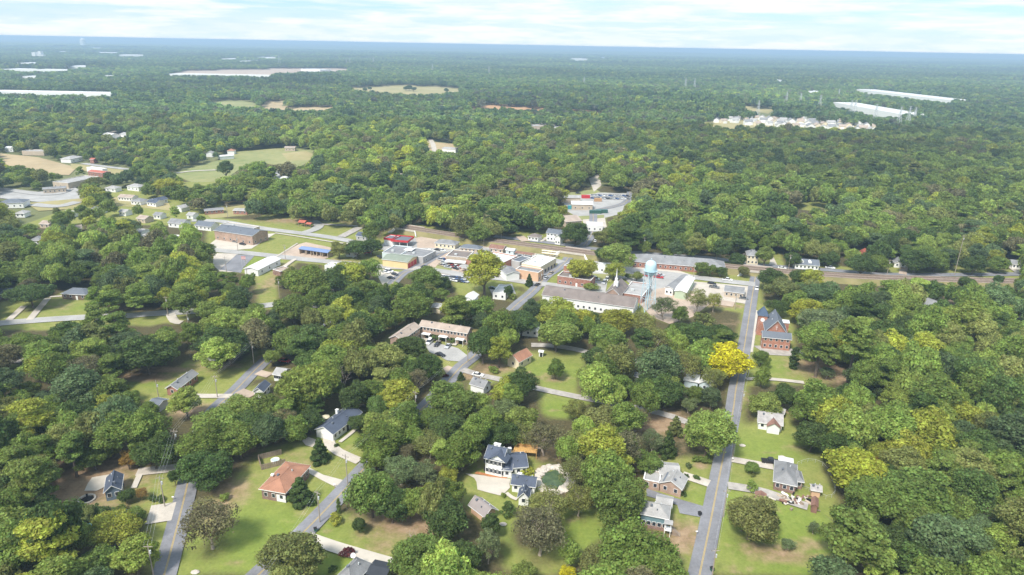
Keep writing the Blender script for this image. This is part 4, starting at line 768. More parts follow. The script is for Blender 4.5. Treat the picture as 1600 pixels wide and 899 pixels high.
E, pl, put, (w, d) = T('row of cream shopfronts with a white roof on the downtown street', (815,413), (845,418.5), (866,404), 4.8, .5, 'flat', wall='cream', rm='r_white', win='', nm='shop_row', cat='shops')
for i in range(5): pl(SF, 'r', -d * .4 + d * .2 * i, 1.5, 'shop_window', (1.1, 1, 1))
pl(DF, 'r', -d * .3, 1.05, 'door'); pl(DF, 'r', d * .1, 1.05, 'door')
T('white-roofed shop behind the cream shopfronts', (828,406), (851,409), 8, 4.6, .5, 'flat', wall='white', rm='r_white')
T('large white-roofed brick store behind the tall yellow-green tree', (739,408), (778,416), (795,399), 4.8, .6, 'flat', wall='brightbrick', rm='r_white', nm='store', cat='store')
T('grey-roofed gabled building with a white front right of the yellow-green tree', (779,419), (791,429), (803.5,419), 4.2, 1.2, 'gable', 'x', 'white', 'r_grey')
T('dark flat-roofed shop between the two white-roofed blocks', (799,408), (812,411), (821,402), 4.2, .5, 'flat', wall='greywall', rm='r_slate', nm='shop', cat='shop')
T('brown flat-roofed building beside the scrap-filled yard', (697,401), (730,404), (738,394), 3.9, .4, 'flat', wall='tan', rm='r_brown')
T('narrow grey-roofed building left of the large white-roofed store', (737,397), (748,400), (757,390), 4.2, .8, 'gable', 'y', 'greywall', 'r_grey')
T('small red brick workshop beside the large white-roofed store', (728,406), (742,409), 8, 4.3, .4, 'flat', wall='brightbrick', rm='r_red', nm='workshop', cat='workshop')
T('white open canopy over the scrap-filled yard', (694,409), (726,412), 5, 3.0, .3, 'canopy', wall='galv', rm='r_white', nm='canopy', cat='canopy')
T('small dark canopy at the edge of the scrap-filled yard', (716,417), (730,420), 6, 3.2, .5, 'canopy', wall='galv', rm='r_pale', nm='canopy', cat='canopy')
E, pl, put, (w, d) = T('yellow-walled fire station with a grey-green roof and red bay doors', (596,405), (637,410), (650.5,400), 4.4, 1.2, 'gable', 'x', 'yellowwall', 'r_green', '', nm='fire_station', cat='fire station')
for i in (-1, 0, 1): pl(RD, 'r', i * d * .29, 1.6, 'bay_door')
T('grey flat-roofed building with a pale blue wall behind the fire station', (597,396), (626,399), (635,386), 4.2, .4, 'flat', wall='paleblue', rm='r_grey')
E = T('grey building with a white canopy beside the fire station', (628,398), (661,403), (669,391), 3.8, .3, 'flat', wall='greywall', rm='r_grey', win='r2')[0]
T('white forecourt canopy between the grey buildings behind the fire station', (630,391), (643,392.5), 6, 4.6, .2, 'canopy', wall='galv', rm='r_white', nm='canopy', cat='canopy')
for lab, A, B, C in (('red-edged filling station shop with a dark flat roof', (600,373), (615,375), 8), ('larger red-edged pump canopy of the filling station', (611,376), (637,378), (641,370.5))):
    can = 'pump' in lab
    E, pl, put, (w, d) = T(lab, A, B, C, 4.2, .2, 'canopy' if can else 'flat', wall='white', rm='r_slate', nm='filling_station' if not can else 'pump_canopy', cat='shop' if not can else 'canopy', trim=None, detail=0)
    mb = MB(); W2, D2 = w / 2 + .25, d / 2 + .25
    mb.box(-W2, -D2, 3.6, W2, -D2 + .2, 4.9); mb.box(-W2, D2 - .2, 3.6, W2, D2, 4.9); mb.box(-W2, -D2 + .2, 3.6, -W2 + .2, D2 - .2, 4.9); mb.box(W2 - .2, -D2 + .2, 3.6, W2, D2 - .2, 4.9); mb.build('red_fascia', M['red'], E)
E, pl, put, (w, d) = T('large tan brick hall with a slate roof on the left of town', (333,360), (394,369), (416,360), 6.2, 2.0, 'gable', 'x', 'tanbrick', 'r_slate', 'f6r3', nm='brick_hall', cat='building', detail=2)
T('flat pale-roofed annex behind the large tan brick hall', (343,352), (392,359), 8, 4, .3, 'flat', wall='tan', rm='r_pale', nm='annex', cat='annex')
T('white metal building with a white roof near the left lots', (380,420), (403,422.5), (420.5,402.5), 3.6, 1.2, 'gable', 'y', 'white', 'r_white', 'r3')
T('low brown brick storage block on the grass strip', (426,422), (438,425.5), (447,418), 2.6, .3, 'flat', wall='darkbrick', rm='r_tan', nm='storage_block', cat='shed', detail=0)
E, pl, put, (w, d) = T('open car wash with a bright blue roof on a clay lot', (466,389), (512,395.5), 6, 3.3, .8, 'canopy', wall='tan', rm='r_bright', nm='car_wash', cat='car wash')
for i in range(6): box_on(E, 'bay_wall', 'tan', -w / 2 + .3 + (w - .9) * i / 5, -d / 2 + .5, 0, -w / 2 + .6 + (w - .9) * i / 5, d / 2 - .5, 3.1)
box_on(E, 'back_wall', 'darkbrick', -w / 2 + .3, d / 2 - .6, 0, w / 2 - .3, d / 2 - .45, 3.1)
T('open picnic shelter with an orange-red roof under the park trees', (465,347.5), (476,348.5), 5, 3, 1.2, 'canopy', wall='greywood', rm='r_red', nm='picnic_shelter', cat='shelter')
T('smaller orange-red roofed shelter right of the picnic shelter', (477,350), (485,351), 4, 2.5, .8, 'canopy', wall='greywood', rm='r_red', nm='picnic_shelter', cat='shelter')
T('long low white flat-roofed building beside the road below the car wash', (507,416), (546,421), 7, 3, .3, 'flat', wall='white', rm='r_white', win='f4')
T('dark navy-roofed shop at the end of the gravel side road', (555,368.5), (572,371), 7, 3, 2, 'gable', 'x', 'greywall', 'r_blue', 'f2', nm='shop', cat='shop')
T('white gable peeping between the trees left of the grey lot', (538,392), (552,394), 7, 3.5, 1.8, 'gable', 'y', 'white', 'r_grey', 'f1', nm='house', cat='house')
E, pl, put, (w, d) = T('tan building with a grey hip roof and porch beside the dirt yard', (678,379.5), (711,383), 8, 3.2, 1.8, 'hip', wall='cream', rm='r_grey', win='f5')
T('tan building with a charcoal roof and white gable behind the street', (718,387), (750,390), 7, 3, 1.6, 'hip', wall='tan', rm='r_slate', win='f5')
T('tan building with a red-brown roof beside the railway bank', (763,387.5), (786,390.5), 7, 3, 1.6, 'gable', 'x', 'tan', 'r_rust', 'f3')
T('small teal kiosk beside the railway bank', (789,390.5), (803,392.5), 5, 3, .8, 'gable', 'x', 'paleblue', 'r_white', 'f1', nm='kiosk', cat='kiosk')
T('long open rusty-roofed shelter beside the railway bank', (804,395), (831,399), 4.5, 3, .5, 'canopy', wall='greywood', rm='r_rust', nm='shelter', cat='shelter')
T('green-grey market canopy beside the railway bank', (836,399.5), (849,401), 4, 2.8, .6, 'canopy', wall='galv', rm='r_green', nm='canopy', cat='canopy')
E, pl, put, (w, d) = T('very long red brick school with a grey roof behind the water tower', (988,408.5), (1134,420.5), 15, 3.6, 3.0, 'hip', 'x', 'brick', 'r_grey', 'f18l2', nm='school', cat='school', detail=2)
T('long grey-roofed shed with a white end wall right of the water tower', (1038,449), (1052.5,452), (1064,429.5), 4, 1.0, 'gable', 'y', 'white', 'r_grey', 'f2', nm='long_shed', cat='shed')
E = T('pale green metal warehouse with a white roof right of the water tower', (1053,454.5), (1073,457.5), (1081,433.5), 4.2, .8, 'gable', 'y', 'greenwall', 'r_white', nm='warehouse', cat='warehouse')[0]
E = T('grey-roofed building with a pinkish porch beside the straight road', (1131,455), (1163,459), (1164,449.5), 3.2, 1.2, 'gable', 'x', 'tan', 'r_grey', 'f4', nm='building')[0]
T('small white house with a grey roof just above the railway', (824,369.5), (841,372), 7, 2.8, 1.8, 'hip', 'x', 'white', 'r_brown', 'f3')
E, pl, put, (w, d) = T('two-storey white house with a dark roof just above the railway', (853,364), (876,367), 8, 5.4, 2.2, 'gable', 'x', 'white', 'r_slate', 'f4', 2, nm='house', cat='house', detail=2)
house('', '', '', (866,371), (876,372.5), 5, 4.8, 1.8, 'gable', 'y', 'white', 'r_slate', 'f2', 1, root=E)
T('two-storey yellow house with a grey hip roof above the railway', (1167,399), (1187,400.5), 9, 5.8, 2.4, 'hip', 'x', 'cream', 'r_grey', 'f3', 2, nm='house', cat='house', detail=2)
E, pl, put, (w, d) = T('white bungalow with a dark dormered roof above the railway', (1242,413), (1281,416), 9, 3, 2.4, 'gable', 'x', 'white', 'r_slate', 'f6', nm='house', cat='house', detail=2)
for x in (-.2, .12):
    mb = MB(); prism(mb, [(-.9, 3.8), (.9, 3.8), (.9, 4.7), (0, 5.4), (-.9, 4.7)], 1.2, 'y'); o = mb.build('dormer', M['white'], E); o.location = (w * x, -d * .2, 0)
T('grey-roofed white cottage on the grass strip right of the bungalow', (1397,411), (1417,413), 8, 2.8, 2.0, 'gable', 'y', 'white', 'r_grey', 'f2', nm='cottage', cat='house')
T('white open shed beside the red metal roof right of the bungalow', (1326,396), (1339,397.5), 6, 2.8, .5, 'gable', 'x', 'white', 'r_white', nm='shed', cat='shed')
T('small red metal barn in the trees right of the bungalow', (1341,394), (1352,396), 7, 2.6, 1.6, 'gable', 'y', 'r_red', 'r_red', nm='shed', cat='shed', trim=None)
T('white house with a pale roof at the right edge above the railway', (1582,413), (1606,415), 8, 3, 1.8, 'gable', 'x', 'white', 'r_grey', 'f4', nm='house', cat='house')
T('tiny grey-roofed house in the woods above the straight road', (1219,346), (1229,347), 6, 3, 1.5, 'gable', 'x', 'white', 'r_grey', 'f1', nm='house', cat='house')
T('pale house half hidden in the woods right of the tiny grey-roofed house', (1258,357), (1268,358), 7, 3, 1.5, 'gable', 'x', 'tan', 'r_pale', 'f1', nm='house', cat='house')
# yard business in the woods
T('pale-roofed open warehouse in the clearing beyond the railway', (893,319.5), (927,320), 12, 4.5, 1.5, 'gable', 'x', 'tan', 'r_white', 'f3', nm='warehouse', cat='warehouse', doorm=1)
T('light grey workshop roof behind the open warehouse in the clearing', (878,309), (908,309), 10, 4.5, 1.0, 'gable', 'x', 'tan', 'r_pale', nm='workshop', cat='workshop')
T('brown-roofed building in front of the warehouse clearing', (884,347), (910,345), (906,335), 4, 2, 'gable', 'x', 'tan', 'r_tan', nm='building')
T('pale concrete shop with a teal canopy on the street beyond the railway', (917,353), (942,354), 10, 3.8, .4, 'flat', wall='white', rm='r_white', win='f3', nm='shop', cat='shop')
T('teal pump canopy on the street beyond the railway', (919,352), (930,353), 5, 3.5, .3, 'canopy', wall='galv', rm='r_bright', nm='canopy', cat='canopy')
for i, (px, py, m, ln, lab) in enumerate([(895,327,'tealmetal',8,'teal shipping container left of the open warehouse'),(930,334,'green',9,'dark green container at the front of the clearing yard, left one'),(940,333,'green',9,'dark green container at the front of the clearing yard, right one'),(915,310,'red',7,'red container behind the open warehouse'),(934,315,'orange',6,'orange-red container in the vehicle yard')]):
    c = P(px, py); mm = M[m] if m in M else CARP[m]; o = empty('shipping_container', (c.x, c.y, 0), .02 * i); tag(o, lab, 'container')
    mb = MB(); mb.box(-ln / 2, -1.25, .15, ln / 2, 1.25, 2.7); mb.build('body', mm, o); mb = MB()
    for k in range(10): x = -ln / 2 + .3 + (ln - .6) * k / 9; mb.box(x - .06, -1.31, .2, x + .06, -1.25, 2.65)
    mb.build('ribs', mm, o); mb = MB(); mb.box(ln / 2, -1.1, .25, ln / 2 + .05, 1.1, 2.6); mb.build('door', mm, o)
# upper left suburb
for lab, A, B, C, eave, rise, roof, ridge, wl, rm, wn in [
 ('long pale flat-roofed commercial building in the upper left', (82,285), (106,287), (132,275), 4.5, .4, 'flat', 'x', 'tan', 'r_pale', 'f3'),
 ('grey canopied shop below the long pale commercial building', (66,296), (103,293.5), 9, 3.8, .8, 'gable', 'x', 'tan', 'r_grey', 'f5'),
 ('blue-grey roofed building at the left edge of the upper suburb', (-4,318), (36,317), 12, 4, 2, 'hip', 'x', 'white', 'r_slate', 'f4'),
 ('terracotta and white roofed building in the upper left', (136,268), (160,271), 9, 4, 1, 'gable', 'x', 'brick', 'r_red', 'f4'),
 ('white-roofed block behind the terracotta roof', (135,262), (160,265), 5, 4, .3, 'flat', 'x', 'white', 'r_white', ''),
 ('small red-roofed hut at the top of the upper left suburb', (139,249), (146,249.5), 6, 4, 1, 'gable', 'x', 'brick', 'r_red', ''),
 ('grey angled roof behind the red-roofed hut', (110,249), (130,245), 12, 4, 2, 'hip', 'x', 'white', 'r_pale', 'f2'),
 ('brown-roofed white house left of the navy-roofed pair', (183,308), (206,309.5), 8, 3, 1.6, 'gable', 'x', 'white', 'r_tan', 'f5'),
 ('white house with a light grey hip roof beside the brown-roofed one', (203,314), (219,315.5), 9, 3, 1.8, 'hip', 'x', 'white', 'r_grey', 'f3'),
 ('white house with a navy roof, left of the navy-roofed pair', (228,316), (243,318), 8, 3, 1.8, 'gable', 'x', 'white', 'r_blue', 'f3'),
 ('white house with a navy roof, right of the navy-roofed pair', (244,315), (263,311), 8, 3, 1.8, 'gable', 'x', 'white', 'r_blue', 'f3'),
 ('pale grey roofed house behind the navy-roofed pair', (197,291), (216,293), 9, 3.5, 1.8, 'hip', 'x', 'white', 'r_pale', 'f3'),
 ('small white gable right of the navy-roofed pair', (271,324), (283,326), 8, 3, 1.6, 'gable', 'y', 'white', 'r_pale', 'f1'),
 ('white house with a slate gable in the middle of the suburb trees', (261,348), (285,350), 9, 3.2, 2.0, 'gable', 'x', 'white', 'r_grey', 'f3'),
 ('cream-white house with a slate roof left of the large tan brick hall', (303,352), (329,355), 9, 3, 2.2, 'gable', 'x', 'white', 'r_slate', 'f4'),
 ('pale grey roof among trees below the suburb', (222,367), (237,369), 8, 3, 1.8, 'hip', 'x', 'white', 'r_pale', 'f2'),
 ('white-roofed wing among trees below the suburb', (208,361), (220,363), 7, 3, 1.2, 'gable', 'x', 'white', 'r_pale', ''),
 ('long red building left half of the red pair by the park', (319,330), (350,327.5), 8, 3, .8, 'gable', 'x', 'brick', 'r_grey', 'f4'),
 ('long red building right half of the red pair by the park', (363,329), (386,330), 8, 3, .8, 'gable', 'x', 'brick', 'r_pale', 'f3'),
 ('pale roofed house at the left edge of the wood', (2,354), (22,353), 8, 3, 1.5, 'gable', 'x', 'white', 'r_pale', 'f2'),
 ('tan-roofed house among trees at the left', (106,359), (128,357), 8, 3, 1.6, 'gable', 'x', 'tan', 'r_tan', 'f2'),
 ('pale blue-grey roof among trees at the far left', (45,376), (63,376), 8, 3, 1.8, 'hip', 'x', 'white', 'r_grey', 'f2'),
 ('white house among trees left of the long hall suburb', (184,331), (196,332), 7, 3, 1.4, 'gable', 'x', 'white', 'r_pale', 'f2'),
 ('white house at the upper left edge above the sandy lot', (6,232), (20,232), 10, 4, 1.5, 'gable', 'x', 'white', 'r_white', 'f2'),
 ('long pale grey shed above the sandy lot at upper left', (34,237), (68,237.5), 12, 4, .5, 'flat', 'x', 'tan', 'r_pale', ''),
 ('grey roof among trees right of the pale commercial building', (163,294), (180,295), 8, 3.2, 1.6, 'hip', 'x', 'white', 'r_pale', 'f2'),
 ('grey-roofed bungalow below the upper left parking lot', (140,328), (156,329), 8, 3, 1.6, 'gable', 'x', 'white', 'r_grey', 'f2'),
 ('white bungalow among suburb trees above the wood', (96,334), (110,335), 8, 3, 1.6, 'gable', 'x', 'white', 'r_pale', 'f2'),
 ('pale roof at the far left edge below the parking lot', (22,334), (38,334), 8, 3, 1.6, 'hip', 'x', 'white', 'r_pale', 'f2'),
 ('brownish house roof in the middle of the left suburb', (212,341), (226,343), 8, 3, 1.6, 'gable', 'x', 'tan', 'r_tan', 'f2'),
 ('white cottage between the suburb trees left of the slate gable', (238,336), (250,337), 7, 3, 1.5, 'gable', 'x', 'white', 'r_grey', 'f2'),
 ('tan-roofed house near the left wood edge', (60,350), (76,351), 8, 3, 1.5, 'gable', 'x', 'tan', 'r_tan', 'f2'),
 ('grey-roofed house above the left wood', (160,352), (176,353), 8, 3, 1.6, 'gable', 'x', 'white', 'r_slate', 'f2'),
 ('white roof between trees above the left wood', (262,372), (276,373), 7, 3, 1.4, 'gable', 'x', 'white', 'r_white', 'f1'),
 ('small pale house right of the navy-roofed pair', (290,336), (301,337), 7, 3, 1.4, 'gable', 'x', 'white', 'r_pale', 'f1'),
 ('pinkish-roofed building above the upper field', (444,231), (461,231), 10, 4, 1, 'gable', 'x', 'tan', 'r_tan', 'f3'),
 ('white house at the top of the gap left of the middle woods', (437,279), (448,280), 8, 3, 1.6, 'gable', 'x', 'white', 'r_white', 'f2'),
 ('white house lower in the gap left of the middle woods', (426,285), (440,287), 8, 3, 1.6, 'gable', 'x', 'white', 'r_grey', 'f3'),
 ('small orange-walled shed in the gap left of the middle woods', (449,293), (460,294), 6, 3, 1, 'gable', 'x', 'peach', 'r_pale', ''),
 ('white gabled house left of the upper field', (321,240), (332,240), 9, 4, 2, 'gable', 'y', 'white', 'r_pale', ''),
 ('pink-roofed house above the upper field', (354,236), (366,236), 8, 4, 2, 'hip', 'x', 'white', 'r_orange', ''),
 ('long white roof at the edge of the upper field', (343,245), (366,243), 7, 3.5, 1, 'gable', 'x', 'white', 'r_white', ''),
 ('grey roof alone in the upper left woods', (113,192), (128,193), 12, 4, 2, 'gable', 'x', 'white', 'r_pale', ''),
 ('left white roof of the clearing in the upper left woods', (156,210), (171,212), 14, 4, 2, 'gable', 'x', 'white', 'r_white', ''),
 ('right white roof of the clearing in the upper left woods', (185,210), (200,212), 14, 4, 2, 'gable', 'x', 'white', 'r_pale', ''),
 ('pale flat building in the middle woods clearing', (830,198), (850,197), 18, 5, .5, 'flat', 'x', 'tan', 'r_pale', ''),
 ('low white roof right of the middle woods clearing', (868,201), (880,201), 14, 5, 2, 'gable', 'x', 'white', 'r_pale', ''),
 ('row building in the sandy clearing above the middle woods', (690,232), (712,234), 14, 5, 1, 'gable', 'x', 'white', 'r_pale', ''),
 ('grey pitched roof in the woods below the sandy clearing', (612,275), (640,277), 9, 4, 2, 'gable', 'x', 'tan', 'r_tan', ''),
 ('small blue-roofed building in the woods above the town', (770,302), (782,304), 8, 3.5, 1.5, 'gable', 'x', 'white', 'r_slate', ''),
]:
    T(lab, A, B, C, eave, rise, roof, ridge, wl, rm, wn, nm='house' if 'house' in lab else 'building', cat='house' if 'house' in lab else 'building', detail=0)
ORDW = ['first', 'second', 'third', 'fourth', 'fifth', 'sixth', 'seventh', 'eighth', 'ninth', 'tenth', 'eleventh', 'twelfth', 'thirteenth', 'fourteenth', 'fifteenth', 'sixteenth', 'seventeenth', 'eighteenth', 'nineteenth', 'twentieth', 'twenty-first', 'twenty-second']
# far subdivision: every house its own thing
rs = random.Random(5); SUBD = []
for row, (x0, x1, y0, y1, n) in enumerate([(1122,1350,186,195,21), (1140,1368,190,201,18), (1100,1235,189,199,9), (1215,1375,198,206,14)]):
    for i in range(n):
        t = (i + rs.uniform(-.25, .25)) / (n - 1); SUBD.append((x0 + (x1 - x0) * t, y0 + (y1 - y0) * t + rs.uniform(-1.6, 1.6), row, i))
protos = {}
for i, (px, py, row, col_) in enumerate(SUBD):
    rm = ['r_pale', 'r_grey', 'r_tan'][i % 3]; c = P(px, py); g = 'houses of the distant subdivision'
    lab = '%s-roofed house, %s from the left in the %s of the distant subdivision' % ({'r_pale': 'light grey', 'r_grey': 'dark grey', 'r_tan': 'tan'}[rm], ORDW[col_], ['back row', 'second row', 'left front row', 'right front row'][row])
    if rm not in protos:
        e = empty('subdivision_house', (0, 0, 0)); mb = MB(); prism(mb, [(-5, 0), (5, 0), (5, 5.8), (0, 9), (-5, 5.8)], 6.5, 'x'); mb.build('wall', M['white' if rm != 'r_tan' else 'cream'], e)
        mb = MB(); prism(mb, [(-5.6, 5.6), (-5.6, 5.4), (0, 8.9), (5.6, 5.4), (5.6, 5.6), (0, 9.2)], 7, 'x'); mb.build('roof', M[rm], e); box_on(e, 'garage', 'white', -3, -8.5, 0, 3.5, -4.9, 3.6); protos[rm] = e
    else:
        s0 = protos[rm]; e = s0.copy(); COL.objects.link(e)
        for ch in list(s0.children): k = ch.copy(); COL.objects.link(k); k.parent = e
    e.location = (c.x, c.y, 0); e.rotation_euler = (0, 0, rs.choice([0, .3, -.4, 1.5, 1.2])); k = rs.uniform(.78, 1.02); e.scale = (k, k, k); tag(e, lab, 'house', g)
    fill(SOFT, [(px - 4, py - 4), (px + 4, py - 4), (px + 4, py + 1), (px - 4, py + 1)])
# far warehouses
for lab, A, B, C, ev in [
 ('vast white warehouse at the left edge below the horizon', (-60,142.5), (174,147), 42, 9),
 ('long white warehouse left of the bare earth strip', (262,116), (422,119), 60, 9),
 ('nearer vast white-roofed warehouse at the upper right', (1302,160.5), (1408,179.5), 52, 11),
 ('farther vast white-roofed warehouse at the upper right', (1338,140), (1487,157.5), 58, 11),
 ('small white warehouse left of the vast right warehouses', (1260,143.5), (1284,144), 60, 6),
 ('white warehouse with bright roof at the far left', (30,120), (56,120.5), 90, 8),
 ('long thin white warehouse at the far left', (0,108.5), (105,110.5), 80, 9),
 ('pale works building at the far left', (22,99), (55,99.5), 120, 8),
 ('small white works roof right of the pale works', (100,104), (135,104.5), 120, 7),
 ('white roof below the long thin warehouse', (158,118.5), (180,119), 60, 6),
 ('short white roof beside the long thin warehouse', (185,117.5), (196,117.7), 60, 6),
 ('bright white warehouse near the left horizon', (184,86), (224,86.5), 160, 12),
 ('long pale warehouse near the left horizon', (132,82), (182,83), 200, 8),
 ('short white roof left of the bright horizon warehouse', (140,75), (160,75.3), 200, 14),
 ('pair of white roofs above the left bare earth', (85,81), (112,81.4), 150, 8),
 ('white shed roof above the bare earth strip', (345,92), (368,92.5), 160, 9),
 ('second white shed roof above the bare earth strip', (372,95.5), (391,96), 160, 9),
 ('thin white roof left of the power line', (400,90), (430,90.5), 160, 8),
 ('white sheds at the right end of the bare earth strip', (470,108), (500,109.5), 60, 9),
 ('white works building on the central horizon', (900,92), (918,92.3), 200, 18),
 ('low white roof left of the central horizon works', (887,93.3), (899,93.4), 160, 8),
 ('small white roof right of the central horizon works', (940,90), (945,90), 160, 16),
 ('tiny white roof on the right horizon', (1215,125.5), (1222,125.6), 60, 9)]:
    house('warehouse', lab, 'warehouse', A, B, C, ev, 1.0, 'flat', wall='white', rm='r_white', detail=0, trim=None)
c = P(62, 92); sm = empty('quarry_works', (c.x, c.y, 0)); tag(sm, 'pale stepped works tower in the far left distance', 'works')
for nm, b in (('tower', (-30, -15, 0, -10, 15, 34)), ('hopper', (-10, -10, 0, 30, 12, 22)), ('conveyor', (30, -4, 0, 95, 4, 9)), ('bin', (4, -12, 22, 20, 12, 40))): box_on(sm, nm, 'white', *b)
c = P(131, 75); sm = empty('distant_silo', (c.x, c.y, 0)); tag(sm, 'white silo tower standing on the left horizon', 'silo'); mb = MB(); mb.lathe([(30, 0), (30, 90), (0, 110)], 12); mb.build('shell', M['white'], sm)
# ------------------------------------------------------------------ water tower
c = P(1011, 484.5); wt = empty('water_tower', (c.x, c.y, 0), .3); tag(wt, 'pale blue water tower on legs standing above the town', 'water tower')
zb = 18.6
KT = .88
mb = MB(); mb.lathe([(0, zb - 1.2), (1.2, zb - 1.1), (2.3, zb - .5), (2.9, zb + .6), (3.05, zb + 1.6), (3.05, zb + 4.2), (2.85, zb + 5.1), (2.1, zb + 6.0), (1.0, zb + 6.5), (0, zb + 6.65)], 28); mb.build('tank', M['steelblue'], wt, True).scale = (KT, KT, 1)
mb = MB(); mb.lathe([(3.05, zb + 1.5), (3.75, zb + 1.5), (3.75, zb + 1.6), (3.05, zb + 1.6)], 28); mb.build('catwalk', M['steelblue'], wt).scale = (KT, KT, 1)
mb = MB()
for z in (zb + 2.1, zb + 2.6): mb.lathe([(3.72, z), (3.78, z), (3.78, z + .06), (3.72, z + .06)], 28)
for i in range(14): t = i * 2 * math.pi / 14; mb.tube((3.75 * math.cos(t), 3.75 * math.sin(t), zb + 1.55), (3.75 * math.cos(t), 3.75 * math.sin(t), zb + 2.65), .03, .03, 4)
mb.build('railing', M['steelblue'], wt).scale = (KT, KT, 1)
mb = MB(); mb.tube((0, 0, 0), (0, 0, zb - 1), .36, .36, 12); mb.build('riser', M['steelblue'], wt)
top = [(2.6 * math.cos(.785 + i * 1.5708), 2.6 * math.sin(.785 + i * 1.5708), zb + 1.6) for i in range(4)]; bot = [(4.0 * math.cos(.785 + i * 1.5708), 4.0 * math.sin(.785 + i * 1.5708), 0) for i in range(4)]
for a, b in zip(bot, top): mb = MB(); mb.tube(a, b, .17, .15, 8); mb.build('leg', M['steelblue'], wt)
for z in (6.2, 12.4):
    q = [tuple(bot[i][k] + (top[i][k] - bot[i][k]) * z / (zb + 1.6) for k in range(3)) for i in range(4)]
    for i in range(4): mb = MB(); mb.tube(q[i], q[(i + 1) % 4], .08, .08, 5); mb.build('strut', M['steelblue'], wt)
lv = [0, 6.2, 12.4, zb]
for j in range(3):
    f = lambda i, z: tuple(bot[i][k] + (top[i][k] - bot[i][k]) * z / (zb + 1.6) for k in range(3))
    for i in range(4):
        mb = MB(); mb.tube(f(i, lv[j]), f((i + 1) % 4, lv[j + 1]), .05, .05, 4); mb.tube(f((i + 1) % 4, lv[j]), f(i, lv[j + 1]), .05, .05, 4); mb.build('tie_rod', M['steelblue'], wt)
for s in (-.2, .2): pass
mb = MB(); mb.tube((3.1, -.2, 0), (3.1, -.2, zb + 2), .04, .04, 4); mb.tube((3.1, .2, 0), (3.1, .2, zb + 2), .04, .04, 4)
for i in range(40): mb.tube((3.1, -.2, .4 + i * .5), (3.1, .2, .4 + i * .5), .025, .025, 4, cap=False)
mb.build('ladder', M['steelblue'], wt); mb = MB(); mb.lathe([(.12, zb + 6.6), (.1, zb + 7.3), (.3, zb + 7.35), (0, zb + 7.6)], 8); mb.build('vent', M['steelblue'], wt)

# ------------------------------------------------------------------ vehicles
def car_meshes(kind):
    L_, Wd = (4.6, 1.8) if kind == 'car' else (5.4, 1.95)
    if kind == 'van': L_ = 5.0
    h = L_ / 2
    if kind == 'car': body = [(-h, .45), (-h, .85), (-h + .9, .95), (h - 1.2, .93), (h - .1, .75), (h, .45)]; cab = [(-h + .5, .93), (-h + 1.2, 1.42), (h - 2.1, 1.42), (h - 1.25, .92)]
    elif kind == 'van': body = [(-h, .4), (-h, 1.0), (h - .9, 1.0), (h - .05, .85), (h, .4)]; cab = [(-h + .05, 1.0), (-h + .2, 1.8), (h - 1.9, 1.8), (h - .95, 1.0)]
    elif kind == 'truck': body = [(-h, .5), (-h, 1.05), (h - 1.3, 1.1), (h - .1, .95), (h, .5)]; cab = [(-.9, 1.05), (-.75, 1.75), (.7, 1.75), (1.35, 1.08)]
    else: body = [(-h, .5), (-h, 2.6), (h - 2.0, 2.6), (h - 1.9, 1.2), (h, 1.1), (h, .5)]; cab = [(h - 1.85, 1.2), (h - 1.8, 2.1), (h - .9, 2.1), (h - .5, 1.15)]
    def ext(prof, w0, w1, z0, z1):
        mb = MB(); n = len(prof)
        for s in (-1, 1):
            for x, z in prof: k = (z - z0) / max(1e-6, z1 - z0); mb.v.append((x, s * (w0 + (w1 - w0) * k), z))
        mb.f.append(tuple(range(n))); mb.f.append(tuple(range(2 * n - 1, n - 1, -1)))
        for i in range(n): j = (i + 1) % n; mb.f.append((i, n + i, n + j, j))
        mb.m = [0] * len(mb.f); return mb
    B = ext(body, Wd / 2, Wd / 2 - .04, .4, 1.0); G = ext(cab, Wd / 2 - .08, Wd / 2 - .28, cab[0][1], cab[1][1])
    x0, x1, zt = cab[1][0], cab[2][0], cab[1][1]; R = MB(); R.box(x0 + .02, -Wd / 2 + .24, zt, x1 - .02, Wd / 2 - .24, zt + .04)
    wh = MB(); wh.tube((0, -.11, 0), (0, .11, 0), .34, .34, 12); r = MB(); r.tube((0, -.125, 0), (0, .125, 0), .19, .19, 8)
    lt = MB(); lt.box(-.02, -.16, -.07, .03, .16, .07)
    bed = None
    if kind == 'truck': bed = MB(); bed.box(-h + .12, -Wd / 2 + .2, 1.06, -1.05, Wd / 2 - .2, 1.075)
    out = {}
    for k, b in (('body', B), ('glass', G), ('roof', R), ('wheel', wh), ('rim', r), ('headlight', lt), ('bed', bed)):
        if b: o = b.build(k, [M['dark']] if k != 'glass' else [M['glass']]); out[k] = o.data; bpy.data.objects.remove(o)
    out['L'] = L_; out['W'] = Wd; return out
CM = {k: car_meshes(k) for k in ('car', 'van', 'truck', 'box')}
def painted(me, m):
    n = me.name + '_' + m.name
    if n in bpy.data.meshes: return bpy.data.meshes[n]
    q = me.copy(); q.name = n; q.materials.clear(); q.materials.append(m); return q
